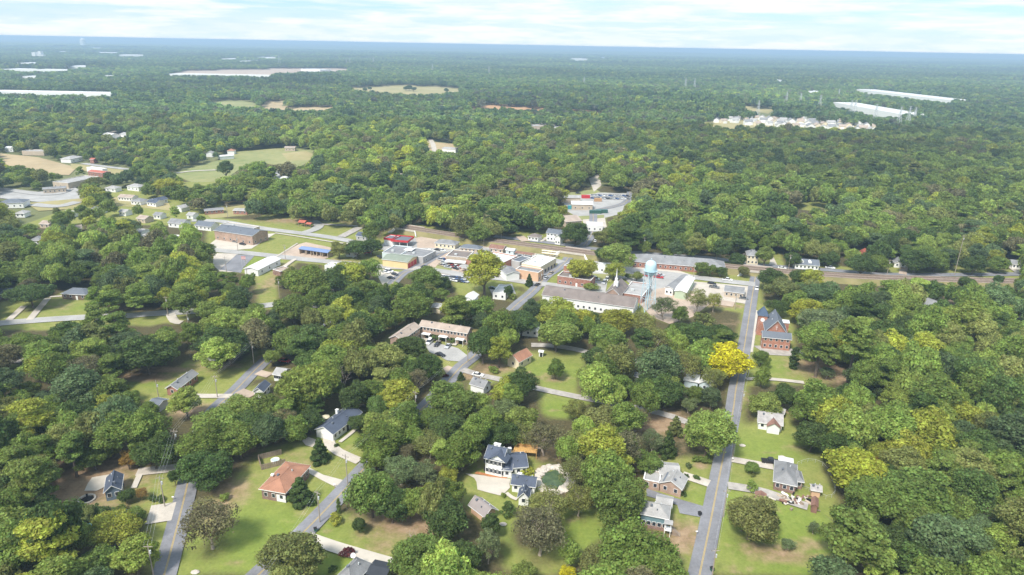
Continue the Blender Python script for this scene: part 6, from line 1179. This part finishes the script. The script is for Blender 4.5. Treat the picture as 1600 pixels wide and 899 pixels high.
for row in """
175 699 32 30 round YG|199 716 26 34 tall OR|240 706 66 62 oak DG|147 716 44 32 round MG|110 700 54 50 pine MG|60 702 54 50 pine MG|15 722 56 50 pine MG|26 752 60 52 oak DG|70 730 48 50 pine OL|15 788 66 60 oak MG|58 806 60 56 oak DG|66 778 40 46 pine DG|180 824 80 62 feather YG|211 806 36 34 round MG|150 880 62 50 round MG|209 868 62 66 tall LG|106 836 34 40 tall LG|43 843 24 20 round YG|94 806 32 28 round OL|131 806 34 26 round OL|220 771 26 22 sparse OR|196 775 28 26 round DG|62 850 26 12 shrub YG
326 816 92 96 sparse BR|322 732 78 62 oak DG|318 694 84 60 oak MG|374 688 74 56 oak MG|350 777 17 16 shrub LG|272 745 20 30 round DG|165 802 30 14 shrub DG|145 797 30 14 shrub DG|122 793 28 14 shrub MG|238 779 16 10 shrub DG|250 780 16 10 shrub DG|186 800 26 16 shrub MG
499 702 36 48 cone DG|468 765 42 56 cone DG|457 868 92 82 oak OL|544 863 24 20 shrub RD|519 889 14 18 shrub DG|586 712 54 50 round MG|601 688 76 50 oak MG|580 768 84 96 oak MG|562 820 26 28 round DG|612 790 60 60 round DG|626 734 62 34 feather PG|660 738 52 40 feather PG|640 784 60 60 spread LG|671 776 38 44 tall YG|701 772 56 56 round MG|700 812 78 74 oak DG|766 820 32 44 tall DG|655 868 84 70 oak MG|724 868 64 60 oak DG|763 850 44 72 feather PG|792 796 27 24 shrub DG|787 774 9 9 shrub LG|641 832 24 22 bare GY|522 811 22 20 shrub YG|529 791 10 30 column MG|672 694 60 44 sparse OL|722 704 68 70 oak MG|636 706 34 36 sparse BR|700 742 32 22 round YG|525 696 9 8 shrub DG
850 684 66 60 sparse BR|912 692 74 60 sparse OL|972 700 80 60 sparse BR|1020 688 44 44 sparse PG|1045 692 32 52 cone DG|1012 722 44 34 round MG|1107 675 80 86 oak LG|1088 717 16 10 shrub MG|1100 718 18 10 shrub MG|1108 714 14 12 shrub DG|1076 727 13 12 shrub PG|1089 746 12 8 shrub DG|1067 772 10 12 shrub DG|966 772 88 96 oak MG|845 828 96 92 sparse BR|900 736 64 50 sparse OL|858 790 74 60 sparse OL|905 780 60 60 sparse OL|994 870 116 90 oak MG|938 882 64 50 round OL|1046 870 34 50 sparse OL|892 862 36 44 tall LG|886 896 26 24 round YE|817 896 44 30 round LG|824 736 26 15 shrub YG|1177 731 22 20 round MG|1174 759 22 14 shrub LG|1174 808 78 82 oak OL|1195 814 40 56 oak DG|1072 743 10 6 shrub DG|1177 743 9 5 shrub OL|936 742 50 50 sparse BR
1270 682 62 54 oak DG|1312 702 52 62 round DG|1350 690 42 50 tall LG|1424 710 72 76 oak YG|1380 712 48 46 round YG|1344 734 84 46 round LY|1366 730 40 40 round OR|1480 732 60 46 pine MG|1512 712 50 44 pine MG|1424 776 110 88 oak MG|1362 778 84 78 oak MG|1335 838 94 116 tall MG|1440 822 92 80 oak MG|1488 800 70 66 oak MG|1527 790 66 76 bare GY|1575 750 54 46 pine MG|1522 768 44 40 round YG|1556 770 44 40 round LG|1583 776 44 42 round YG|1575 822 64 60 oak MG|1502 880 70 56 oak MG|1556 886 50 46 round LG|1588 884 44 46 oak MG|1440 880 80 56 oak DG|1272 824 24 24 feather PG|1286 897 24 24 shrub BR|1232 850 26 20 feather PG|1393 745 60 30 oak DG|1400 850 70 60 oak DG
1262 486 54 42 oak LY|1215 479 40 32 feather DG|1289 505 82 58 feather PG|1338 532 74 62 pine MG|1282 545 50 44 pine MG|1362 478 66 50 oak BG|1282 462 60 40 oak BG|1415 488 58 40 round LG|1374 516 54 40 oak OL|1420 510 56 40 oak DG|1502 500 76 54 round LG|1472 521 58 46 feather YG|1411 566 46 40 sparse YE|1450 571 54 44 round OL|1242 560 19 38 column DG|1292 582 26 22 feather PG|1350 592 54 36 oak BG|1390 592 50 36 oak BG|1281 633 76 84 oak MG|1226 620 40 44 round DG|1337 622 60 48 oak DG|1400 622 54 44 round LG|1440 606 40 34 round LG|1480 616 54 40 oak MG|1565 622 44 44 round YG|1496 646 64 50 round YG|1446 636 56 44 pine DG|1350 656 66 50 round OL|1397 668 28 30 tall LY|1300 652 60 50 oak MG
1131 562 74 54 oak YE|1064 520 46 40 oak DG|1094 524 46 40 oak DG|1127 524 46 38 oak DG|946 527 64 48 round MG|870 520 64 58 round LG|942 562 58 42 oak DG|868 576 28 34 round MG|815 602 52 58 oak DG|1024 532 60 40 sparse OL|1026 562 60 48 sparse OL|1072 572 62 60 sparse OL|1114 590 44 44 sparse OL|966 602 48 50 oak MG|922 598 46 42 sparse BR|1040 614 64 50 oak DG|1088 616 32 34 round MG|1112 620 38 38 round BG|1076 632 26 28 feather PG|800 618 34 50 oak LG|814 656 56 44 round LG|940 658 64 46 oak OL|984 652 60 50 sparse BR|1056 664 28 40 cone OL|1046 602 40 34 round LG|875 489 60 48 oak YG|911 500 32 44 tall YG|815 504 52 40 oak DG|962 500 56 32 oak YG|1006 506 54 40 sparse OL|922 496 30 28 round DG|1062 491 25 32 round MG|1038 480 42 44 sparse PG|1090 468 42 44 sparse OL|1116 470 30 36 sparse YG|1190 560 26 28 round MG|1191 588 28 36 round LG|1193 632 46 42 round LG|900 640 40 40 sparse OL|1010 600 40 40 oak DG|847 484 34 36 round LG|1098 500 40 20 shrub OL|792 497 30 30 round LG
457 482 62 50 oak MG|435 515 25 46 tall DG|512 495 62 44 feather LG|490 530 72 58 oak DG|565 515 72 56 oak DG|593 496 34 32 feather PK|645 477 64 48 oak MG|617 498 32 36 round MG|640 543 50 38 oak DG|670 573 52 50 oak DG|755 537 48 68 oak DG|780 546 36 54 tall YG|710 485 44 36 round YG|750 482 48 42 round MG|700 503 26 14 shrub DG|718 504 26 14 shrub MG|738 506 26 14 shrub DG|425 557 30 30 round LG|448 540 28 30 round MG|482 598 94 90 spread LG|533 587 38 70 bare BR|529 552 62 42 round YG|582 557 58 42 round MG|609 557 24 30 sparse BR|636 568 36 36 round LG|617 592 52 42 round OL|652 594 42 46 sparse BR|620 616 54 50 tall YG|580 612 52 48 oak MG|706 626 76 64 oak MG|735 642 23 38 cone OR|762 658 54 50 oak MG|788 642 54 44 feather PG|790 610 48 40 round YG|628 654 64 46 oak MG|598 668 62 50 round LG|696 668 64 50 oak DG|442 660 62 52 sparse BR|415 636 50 46 oak MG|484 658 44 40 oak DG|720 587 14 14 cone DG|770 578 16 14 shrub LG|696 587 9 8 shrub RD|552 620 40 60 round DG|676 520 24 8 shrub DG|683 526 22 8 shrub DG|706 529 20 8 shrub DG
355 540 76 58 oak DG|332 510 42 34 round LG|328 488 46 32 round LG|352 476 52 34 round YG|382 496 44 40 sparse OL|298 522 32 46 tall MG|228 552 84 60 oak DG|170 538 32 30 round LY|180 510 54 44 pine MG|147 496 42 40 pine MG|150 526 48 44 pine OL|64 540 34 32 sparse OR|32 537 44 40 round MG|76 572 60 42 round YG|130 578 74 62 sparse BR|45 608 32 26 round LG|105 616 32 26 round LY|67 623 30 26 oak BG|162 614 68 46 oak MG|202 624 32 36 round MG|232 641 32 26 round MG|290 628 46 48 tall LG|218 658 36 34 sparse YG|176 636 54 42 oak YG|138 648 50 44 oak DG|47 458 70 40 spread DG|107 516 44 36 oak DG|218 462 48 40 oak MG|150 465 32 44 pine MG|340 668 80 50 oak LG|375 640 60 46 oak LG|10 556 50 50 oak BR|12 640 56 50 oak OL|60 662 70 50 oak MG|110 680 50 40 oak MG
757 420 62 56 tall LY|750 365 42 36 oak MG|580 362 28 44 tall MG|580 385 34 26 oak DG|556 388 36 28 round DG|529 390 30 28 round OL|575 420 54 44 feather MG|664 436 50 26 round MG|692 443 30 26 oak DG|907 420 46 46 round YG|965 400 50 34 round LG|960 422 32 28 round YG|827 437 14 24 cone DG|981 431 10 11 round DG|995 432 18 16 round OL|1095 419 24 24 round MG|1110 422 20 20 round MG|1127 424 19 16 round DG|1162 423 18 20 round OL|925 448 22 10 shrub LG|900 364 48 40 oak DG|945 370 36 34 round OL|795 455 18 24 round DG|1205 436 44 32 oak DG|1222 452 44 30 round OL|1249 432 34 28 oak DG|1266 434 38 28 round LY|1467 377 36 34 round LG|262 291 34 26 round LY|352 262 26 30 tall DG|545 430 60 44 round YG|480 440 70 50 oak MG|820 406 12 8 shrub LG|640 462 50 34 oak LG|800 463 14 16 shrub LG|1395 555 30 30 pine DG|424 404 9 9 shrub DG|940 398 22 26 round DG|1390 441 14 8 shrub DG|1415 440 16 8 shrub DG|1600 445 30 30 round MG|1510 440 24 20 round DG|1560 437 16 18 round DG
540 470 56 44 oak DG|1238 405 24 26 round DG|1292 405 30 26 oak DG|1346 413 46 28 oak DG|1372 411 34 28 oak MG|1432 406 50 34 oak DG|1522 414 40 30 oak DG|1562 413 34 28 oak MG|1152 405 28 24 oak DG|1196 398 26 34 tall LG|1462 408 40 30 oak MG|500 465 50 40 oak MG|590 470 50 40 oak DG|440 440 20 22 round MG|520 440 60 40 oak DG|560 455 50 40 oak MG|672 655 40 40 oak MG|560 660 34 30 round DG|470 630 60 50 oak MG|390 665 60 46 oak DG|820 680 50 44 sparse OL|790 680 50 50 oak DG|745 672 50 40 oak MG|770 690 40 30 oak DG|634 138 9 8 oak DG|640 137 10 9 oak DG|646 139 9 8 round DG|570 140 8 7 oak DG|578 138 7 7 round DG|697 141 9 8 oak DG|1540 856 50 44 oak MG|20 815 40 36 oak DG""".replace('\n', '|').split('|'):
    a = row.split()
    if len(a) < 6: continue
    px, py, w, h = map(float, a[:4]); kind, tk = a[4], a[5]; H, R, zb, n, lr = KIND[kind]
    nat = (H - zb) * .9 / (2 * R) + .38; asp = max(.72, min(1.45, (h / w) / nat if kind != 'shrub' else 1.0 * (h / w) / 1.0)); asp = max(.5, asp)
    if kind in ('cone', 'column'): asp = max(.8, min(1.3, (h / w) / ((H - zb) * .93 / (2 * R) + .2)))
    w *= .93; x, y, k, asp = at_crown(px, py, w, kind, asp)
    TREES.append([x, y, k, asp, kind, tk, True, w, (px, py)])
manual = np.array([(t[0], t[1], KIND[t[4]][1] * t[2]) for t in TREES])

# woodland fill: jittered lattice, kept off roads and out of every clearing
def lattice(y0, y1, sp):
    ys = np.arange(y0, y1, sp * .87); out_ = []
    for j, yy in enumerate(ys):
        half = (yy + 60) * .80 + 40; xs = np.arange(-half, half, sp) + (j % 2) * sp / 2; out_.append(np.stack([xs, np.full(len(xs), yy)], 1))
    p = np.concatenate(out_); p += RNG.uniform(-.36, .36, p.shape) * sp; return p
def admissible(p, h, r, tol=0):
    n = len(p); z = np.zeros(n); bad = np.zeros(n, int)
    for dz, dx in ((.45, 0), (1.0, 0), (.65, 1.0), (.65, -1.0), (.35, .8), (.35, -.8)):
        X, Y, D = proj(np.stack([p[:, 0] + r * dx, p[:, 1], h * dz], 1)); inb = (X >= 0) & (X < 1600) & (Y < 899) & (Y >= 0); bad += 2 * (look(VIS, np.clip(X, 0, 1599), np.clip(Y, 0, 898)) & inb) + (look(SOFT, np.clip(X, 0, 1599), np.clip(Y, 0, 898)) & inb)
    X, Y, D = proj(np.stack([p[:, 0], p[:, 1], z], 1)); g = look(GRD, X, Y)
    tol = np.where(Y < 345, np.where(((X < 335) & (Y > 225)) | ((X > 1090) & (X < 1385) & (Y > 183) & (Y < 212)), 1, 3), tol); g &= (Y > 215)
    return (bad <= tol) & ~g & (D > 20) & (X > -140) & (X < 1740) & (Y < 1010)
def pick_tint(p, rng):
    """patchy woodland colours: neighbours of a kind stand together"""
    n = len(p); x, y = p[:, 0], p[:, 1]
    f = np.sin(x / 47 + np.sin(y / 61) * 1.7) + np.sin(y / 83 + x / 130) + np.sin(x / 211 - y / 173) * .8
    u = rng.uniform(0, 1, n) + f * .085
    keys = np.array(['DG', 'BG', 'MG', 'MG', 'OL', 'LG', 'YG', 'BR', 'LY']); e = np.array([-.5, .10, .20, .44, .60, .72, .90, .965, 1.04])
    idx = np.clip(np.searchsorted(e, u) - 1, 0, 8); idx = np.where(u < -.5, 0, idx); k = keys[idx]
    k[(idx == 8) & (rng.uniform(0, 1, n) < .6)] = 'LG'; return k
rng = np.random.default_rng(3)
p = lattice(70, 1050, 8.8); r = 3.2 + 3.9 * rng.uniform(0, 1, len(p)) ** 1.1; X0_, Y0_, D0_ = proj(np.concatenate([p, np.zeros((len(p), 1))], 1)); r = np.where((X0_ < 340) & (Y0_ > 235) & (Y0_ < 360), r * .78, r); hh = r * rng.uniform(2.0, 2.9, len(p))
ok = admissible(p, hh, r); p, r, hh = p[ok], r[ok], hh[ok]
d2 = np.sqrt(((p[:, None, :] - manual[None, :, :2]) ** 2).sum(2)) - manual[None, :, 2] * .62 - r[:, None] * .30; ok = d2.min(1) > 0; p, r, hh = p[ok], r[ok], hh[ok]
tk = pick_tint(p, rng); X, Y, D = proj(np.stack([p[:, 0], p[:, 1], hh * .6], 1)); app = 2 * r * FP / D
kinds = rng.choice(['round', 'oak', 'tall', 'oak', 'round', 'pine', 'tall', 'spread'], len(p))
right = (X > 1250) & (Y > 450); kinds[right & (rng.uniform(0, 1, len(p)) < .35)] = 'pine'; left = (X < 130) & (Y > 600); kinds[left & (rng.uniform(0, 1, len(p)) < .4)] = 'pine'
inframe = (X > -10) & (X < 1610) & (Y > 0) & (Y < 915)
order = np.argsort(-app * inframe); n_single = max(0, 300 - sum(1 for t in TREES if t[4] != 'shrub')); singles = order[:n_single]; rest = np.ones(len(p), bool); rest[singles] = False
for i in singles:
    H, R = KIND[kinds[i]][:2]; k = r[i] / R; TREES.append([p[i, 0], p[i, 1], k, max(.75, min(1.3, hh[i] / (H * k))), str(kinds[i]), str(tk[i]), False, app[i], (X[i], Y[i])])
REST = [p[rest], r[rest], hh[rest], tk[rest]]
print('manual', len(manual), 'single fill', len(singles), 'rest near', rest.sum())
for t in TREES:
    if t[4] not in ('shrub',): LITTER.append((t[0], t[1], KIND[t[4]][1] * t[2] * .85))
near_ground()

# landmarks that labels refer to
MARK = [('orange-roofed brick house', 442, 748), ('long white ranch house', 536, 660), ('slate-blue house', 185, 757), ('two-storey white house', 778, 715), ('mauve-roofed outbuilding', 752, 795), ('tan brick house', 1040, 750), ('teal-sided house', 1030, 795), ('grey-roofed brick house', 1230, 742), ('small white house', 1206, 657),
 ('brick church', 1212, 520), ('water tower', 1013, 450), ('long white hall', 918, 470), ('brick apartments', 690, 520), ('centre lawn', 870, 590), ('bright yellow tree', 1132, 562), ('garden pond', 865, 750), ('left lawn house', 280, 595), ('long brown house', 114, 460), ('pink-walled barn', 1478, 476),
 ('dark hip-roofed house', 550, 895), ('pale blue house', 1100, 595), ('downtown street', 840, 445), ('fire station', 620, 408), ('blue car wash', 490, 392), ('brick school', 1060, 413), ('bottom right corner', 1598, 897), ('bottom left corner', 2, 897), ('dead grey tree', 1527, 802), ('right edge', 1600, 650), ('left edge', 0, 600), ('wide left driveway', 252, 803), ('gravel lane', 960, 632), ('yellow-leaved woodland tree', 1411, 566)]
used = {}; items = []
for t in TREES:
    px, py = t[8]; best = None
    for nm, mx_, my_ in MARK:
        dd = math.hypot((px - mx_), (py - my_) * 1.3)
        if nm == 'bright yellow tree' and t[5] == 'YE' and dd < 20: continue
        if nm == 'dead grey tree' and t[4] == 'bare' and dd < 20: continue
        if nm == 'yellow-leaved woodland tree' and t[5] == 'YE' and dd < 20: continue
        if best is None or dd < best[0]: best = (dd, nm, px - mx_, py - my_)
    dd, nm, dx, dy = best
    rel = 'right of' if dx > abs(dy) * 1.1 else 'left of' if -dx > abs(dy) * 1.1 else 'beyond' if dy < 0 else 'nearer than'
    if rel == 'nearer than': rel = 'in front of'
    if 'corner' in nm or 'edge' in nm: rel = 'near'
    size = 'huge' if t[7] > 82 else 'large' if t[7] > 58 else '' if t[7] > 34 else 'small'
    noun = 'shrub' if t[4] == 'shrub' else 'tree'
    base = ' '.join(x for x in (size, CNAME[t[5]], KNAME[t[4]], noun, rel, 'the', nm) if x).replace('pine tree', 'pine')
    if t[4] == 'bare': base = base.replace('bare grey ', 'grey ')
    items.append((base, dd, t)); used.setdefault(base, []).append((dd, id(t)))
ORD = ['nearest to it', 'second nearest', 'third nearest', 'fourth nearest', 'fifth nearest', 'sixth nearest', 'seventh nearest', 'eighth nearest', 'ninth nearest', 'tenth nearest']
SPECIAL = {(1132, 562): 'brilliant yellow tree beside the straight road', (1411, 566): 'yellow-leaved tree alone in the right-hand woods', (886, 896): 'small yellow tree at the bottom edge, centre right', (1527, 802): 'bare grey dead tree in the lower right woods', (757, 420): 'tall yellow-green tree in front of the large white-roofed store', (326, 816): 'big round brownish tree by the left road on the lawn', (468, 765): 'dark cone tree in front of the orange-roofed brick house', (499, 702): 'dark cone tree between the two driveways', (868, 576): 'small round tree alone on the centre lawn', (1242, 560): 'dark columnar tree beside the church gravel lot', (544, 863): 'dark red shrub beside the long concrete drive', (966, 772): 'huge green oak left of the teal-sided house', (1107, 675): 'huge light green tree overhanging the straight road', (1174, 808): 'large olive tree right of the straight road near its drive', (827, 437): 'small dark conifer at the downtown crossing', (580, 768): 'huge green oak overhanging the diagonal road', (482, 598): 'huge pale green spreading tree above the long white ranch house', (593, 496): 'pinkish autumn tree left of the brick apartments'}
names = dict(round='leafy_tree', oak='oak_tree', tall='tall_tree', spread='spreading_tree', pine='pine_tree', cone='conifer_tree', sparse='thin_leaved_tree', bare='bare_tree', shrub='shrub', column='columnar_tree', feather='feathery_tree')
protoT = {}; rr_ = random.Random(21)
for i, (base, dd, t) in enumerate(items):
    x, y, k, asp, kind, tkk, forced, app_, ph = t; vi = rr_.randrange(4 if kind in ('round', 'oak', 'tall') else 2); me, tm = variant(kind, vi)
    lab = SPECIAL.get((int(ph[0]), int(ph[1]))) if forced else None
    if not lab:
        s_ = sorted(used[base])
        lab = base if len(s_) == 1 else base + ', ' + (ORD[[q[1] for q in s_].index(id(t))] if [q[1] for q in s_].index(id(t)) < len(ORD) else 'farther off')
    key = (kind, vi); tint = TINT[tkk]; j = rr_.uniform(.88, 1.14); col = (tint[0] * j * rr_.uniform(.94, 1.06), tint[1] * j, tint[2] * j * rr_.uniform(.9, 1.1), 1)
    if key not in protoT:
        e = empty(names[kind], (0, 0, 0)); inst('trunk', tm, e)
        if me: inst('crown', me, e)
        protoT[key] = e
    else:
        e = protoT[key].copy(); COL.objects.link(e)
        for ch in list(protoT[key].children): c_ = ch.copy(); COL.objects.link(c_); c_.parent = e
    for ch in e.children: ch.color = col
    e.location = (x, y, 0); e.rotation_euler = (0, 0, rr_.random() * 6.28); e.scale = (k * rr_.uniform(.88, 1.1), k * rr_.uniform(.88, 1.1), k * asp); tag(e, lab, 'shrub' if kind == 'shrub' else 'tree', 'shrubs in the gardens' if kind == 'shrub' else 'trees of the town and woods')

# the rest of the woodland: real trees instanced on points
def woodland(name, pts, r, h, tk, metas, label):
    """metas: list of hidden crown meshes for 6 m radius, 14 m tall trees"""
    me = bpy.data.meshes.new(name); n = len(pts); me.vertices.add(n)
    co = np.zeros((n, 3), np.float32); co[:, :2] = pts; me.vertices.foreach_set('co', co.ravel())
    g = np.random.default_rng(n)
    a = me.attributes.new('sc', 'FLOAT_VECTOR', 'POINT'); a.data.foreach_set('vector', np.stack([r / 6 * g.uniform(.8, 1.15, n), r / 6 * g.uniform(.8, 1.15, n), h / 14.5], 1).astype(np.float32).ravel())
    a = me.attributes.new('rot', 'FLOAT', 'POINT'); a.data.foreach_set('value', g.uniform(0, 6.28, n).astype(np.float32))
    a = me.attributes.new('pick', 'INT', 'POINT'); a.data.foreach_set('value', g.integers(0, len(metas), n).astype(np.int32))
    pat = 1 + .16 * np.sin(pts[:, 1] / 310 + 1.5 * np.sin(pts[:, 0] / 420)) + .22 * np.sin(pts[:, 0] / 90 + 2 * np.sin(pts[:, 1] / 140)) * np.sin(pts[:, 1] / 75 + pts[:, 0] / 210); T_ = np.array([TINT[k] for k in tk]) * (np.array([.92, 1.04, 1.4]) if len(pts) > 30000 else 1.0) * (pat * (g.uniform(.75, 1.28, n) if len(pts) < 30000 else g.uniform(.86, 1.15, n)))[:, None]; a = me.attributes.new('tint', 'FLOAT_COLOR', 'POINT'); a.data.foreach_set('color', np.concatenate([T_, np.ones((n, 1))], 1).astype(np.float32).ravel())  # far woodland shifted to blue-green: distance haze put into the leaf colour
    o = bpy.data.objects.new(name, me); COL.objects.link(o); tag(o, label, 'woodland', kind='stuff')
    ng = bpy.data.node_groups.new(name, 'GeometryNodeTree'); ng.interface.new_socket('Geometry', in_out='INPUT', socket_type='NodeSocketGeometry'); ng.interface.new_socket('Geometry', in_out='OUTPUT', socket_type='NodeSocketGeometry')
    N_, L_ = ng.nodes, ng.links; gi = N_.new('NodeGroupInput'); go = N_.new('NodeGroupOutput'); ip = N_.new('GeometryNodeInstanceOnPoints'); gt = N_.new('GeometryNodeGeometryToInstance')
    for me_ in reversed(metas):
        oi = N_.new('GeometryNodeObjectInfo'); oi.inputs[0].default_value = me_; L_.new(oi.outputs['Geometry'], gt.inputs[0])
    def attr(nm, ty, sock):
        q = N_.new('GeometryNodeInputNamedAttribute'); q.data_type = ty; q.inputs[0].default_value = nm; return q.outputs[sock]
    L_.new(gi.outputs[0], ip.inputs['Points']); L_.new(gt.outputs[0], ip.inputs['Instance']); ip.inputs['Pick Instance'].default_value = True
    L_.new(attr('pick', 'INT', 0), ip.inputs['Instance Index']); cx = N_.new('ShaderNodeCombineXYZ'); L_.new(attr('rot', 'FLOAT', 0), cx.inputs[2]); L_.new(cx.outputs[0], ip.inputs['Rotation']); L_.new(attr('sc', 'FLOAT_VECTOR', 0), ip.inputs['Scale'])
    L_.new(ip.outputs[0], go.inputs[0]); md = o.modifiers.new('trees', 'NODES'); md.node_group = ng; return o
def hidden(kind, i, nl, size, lm=None):
    H, R = KIND[kind][:2]; me, lb = crown(kind, 900 + i * 7 + hash_(kind), nl, size * R / 6, lm or LEAFS, 'woodland_tree_crown')
    n = len(me.vertices); co = np.zeros(n * 3, np.float32); me.vertices.foreach_get('co', co); co = co.reshape(-1, 3) * np.array([6 / R, 6 / R, 14.5 / H], np.float32); me.vertices.foreach_set('co', co.ravel()); me.update()
    return bpy.data.objects.new('woodland_tree_crown', me)     # not linked to the scene: only a source for the instances
MID = [hidden(k, i, 3600, .68) for k, i in (('round', 0), ('oak', 1), ('tall', 2), ('spread', 3), ('round', 4), ('tall', 5), ('pine', 6), ('oak', 7))]
FAR = [hidden(k, i, 420, 1.7, LEAFF) for k, i in (('round', 10), ('oak', 11), ('tall', 12), ('round', 13), ('tall', 14), ('oak', 15))]
NEARW = [hidden(k, i, 9500, .44) for k, i in (('round', 30), ('oak', 31), ('tall', 32), ('spread', 33), ('oak', 34), ('pine', 35), ('tall', 36))]
dn = REST[0][:, 1] < 430
woodland('near_woodland', *[q[dn] for q in REST], NEARW, 'dense mixed green woodland filling the gaps between the nearer trees')
woodland('woodland', *[q[~dn] for q in REST], MID, 'dense mixed green woodland around and beyond the town')
p = lattice(1050, 5200, 10.5); r = rng.uniform(4.2, 7.4, len(p)); hh = r * rng.uniform(1.9, 2.6, len(p)); hh *= np.where(np.sin(p[:, 0] / 170) + np.sin(p[:, 1] / 230 + p[:, 0] / 400) > 1.0, 1.35, 1.0)
ok = admissible(p, hh, r); p, r, hh = p[ok], r[ok], hh[ok]; tk = pick_tint(p * .5, rng); print('far trees', len(p))
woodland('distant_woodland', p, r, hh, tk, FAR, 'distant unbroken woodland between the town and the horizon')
p = lattice(5200, 9300, 21); r = rng.uniform(9.5, 15, len(p)); hh = r * rng.uniform(1.2, 1.9, len(p)); ok = admissible(p, hh, r); p, r, hh = p[ok], r[ok], hh[ok]; print('farthest', len(p))
LUMP = [hidden(k, i, 170, 2.4, LEAFF) for k, i in (('round', 20), ('oak', 21), ('tall', 22))]
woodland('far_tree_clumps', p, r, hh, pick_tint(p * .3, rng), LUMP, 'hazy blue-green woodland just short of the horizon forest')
# beyond that the canopy reads as one surface
def far_canopy():
    nr, na = 240, 900; t = np.linspace(0, 1, nr); rad = 9200 * (62000 / 9200) ** t; ang = np.radians(np.linspace(-50, 50, na)); g = np.random.default_rng(8)
    R_, A_ = np.meshgrid(rad, ang, indexing='ij'); A_ = A_ + g.uniform(-.4, .4, A_.shape) * (ang[1] - ang[0]); R_ = R_ * (1 + g.uniform(-.35, .35, R_.shape) * (rad[1] / rad[0] - 1)); X = R_ * np.sin(A_); Y = R_ * np.cos(A_)
    Z = 9 + g.uniform(0, 11, X.shape) + 5 * np.sin(X / 900 + np.sin(Y / 1300) * 2) + 7 * np.sin(Y / 2100 + X / 3300); Z = np.minimum(Z, 40)
    Z = Z * np.where(R_ < 9000, 1, 1.25)
    px, py, D = proj(np.stack([X.ravel(), Y.ravel(), Z.ravel()], 1)); c = look(VIS, np.clip(px, 0, 1599), np.clip(py, 0, 898)); Z = np.where(c.reshape(Z.shape), -2.0, Z)
    idx = np.arange(nr * na).reshape(nr, na); q = np.stack([idx[:-1, :-1], idx[:-1, 1:], idx[1:, 1:], idx[1:, :-1]], -1).reshape(-1, 4)
    me = bpy.data.meshes.new('far_woodland'); me.vertices.add(nr * na); me.vertices.foreach_set('co', np.stack([X, Y, Z], -1).astype(np.float32).ravel()); me.loops.add(q.size); me.loops.foreach_set('vertex_index', q.ravel().astype(np.int32)); me.polygons.add(len(q)); me.polygons.foreach_set('loop_start', np.arange(0, q.size, 4, dtype=np.int32)); me.update()
    pt = np.stack([X.ravel(), Y.ravel()], 1); T_ = np.array([TINT[k] for k in pick_tint(pt * .12, g)]) * g.uniform(.7, 1.3, len(pt))[:, None]; T_ = (T_ * .6 + np.array(TINT['MG']) * .4) * .62  # tint darkened: shade between crowns, missing on this surface, put into the colour
    a = me.attributes.new('tint', 'FLOAT_COLOR', 'POINT'); a.data.foreach_set('color', np.concatenate([T_, np.ones((len(T_), 1))], 1).astype(np.float32).ravel())
    mt, n_, l_, b_ = nodes_of('far_canopy'); s = n_.new('ShaderNodeAttribute'); s.attribute_name = 'tint'; l_.new(s.outputs['Color'], b_.inputs['Base Color']); b_.inputs['Roughness'].default_value = .95; b_.inputs['Specular IOR Level'].default_value = .05; me.materials.append(mt)
    o = bpy.data.objects.new('far_woodland', me); COL.objects.link(o); tag(o, 'flat far-off forest reaching the horizon', 'woodland', kind='stuff')
far_canopy()
# air
mb = MB(); mb.box(-64000, -420, -1.4, 64000, 66000, 122.5); hz_ = mb.build('haze', []); hm = bpy.data.materials.new('haze_air'); hm.use_nodes = True; hn = hm.node_tree.nodes; hn.clear(); ho = hn.new('ShaderNodeOutputMaterial'); pv = hn.new('ShaderNodeVolumePrincipled')
pv.inputs['Color'].default_value = (0.54, 0.75, 0.96, 1); pv.inputs['Density'].default_value = 1.7e-4; pv.inputs['Anisotropy'].default_value = 0.1; hm.node_tree.links.new(pv.outputs[0], ho.inputs['Volume']); hz_.data.materials.append(hm); tag(hz_, 'thin pale air haze over the whole landscape', 'haze', kind='stuff')
# drop helper properties
for o in bpy.data.objects:
    for k in ('_rz', '_w', '_d'):
        if k in o: del o[k]
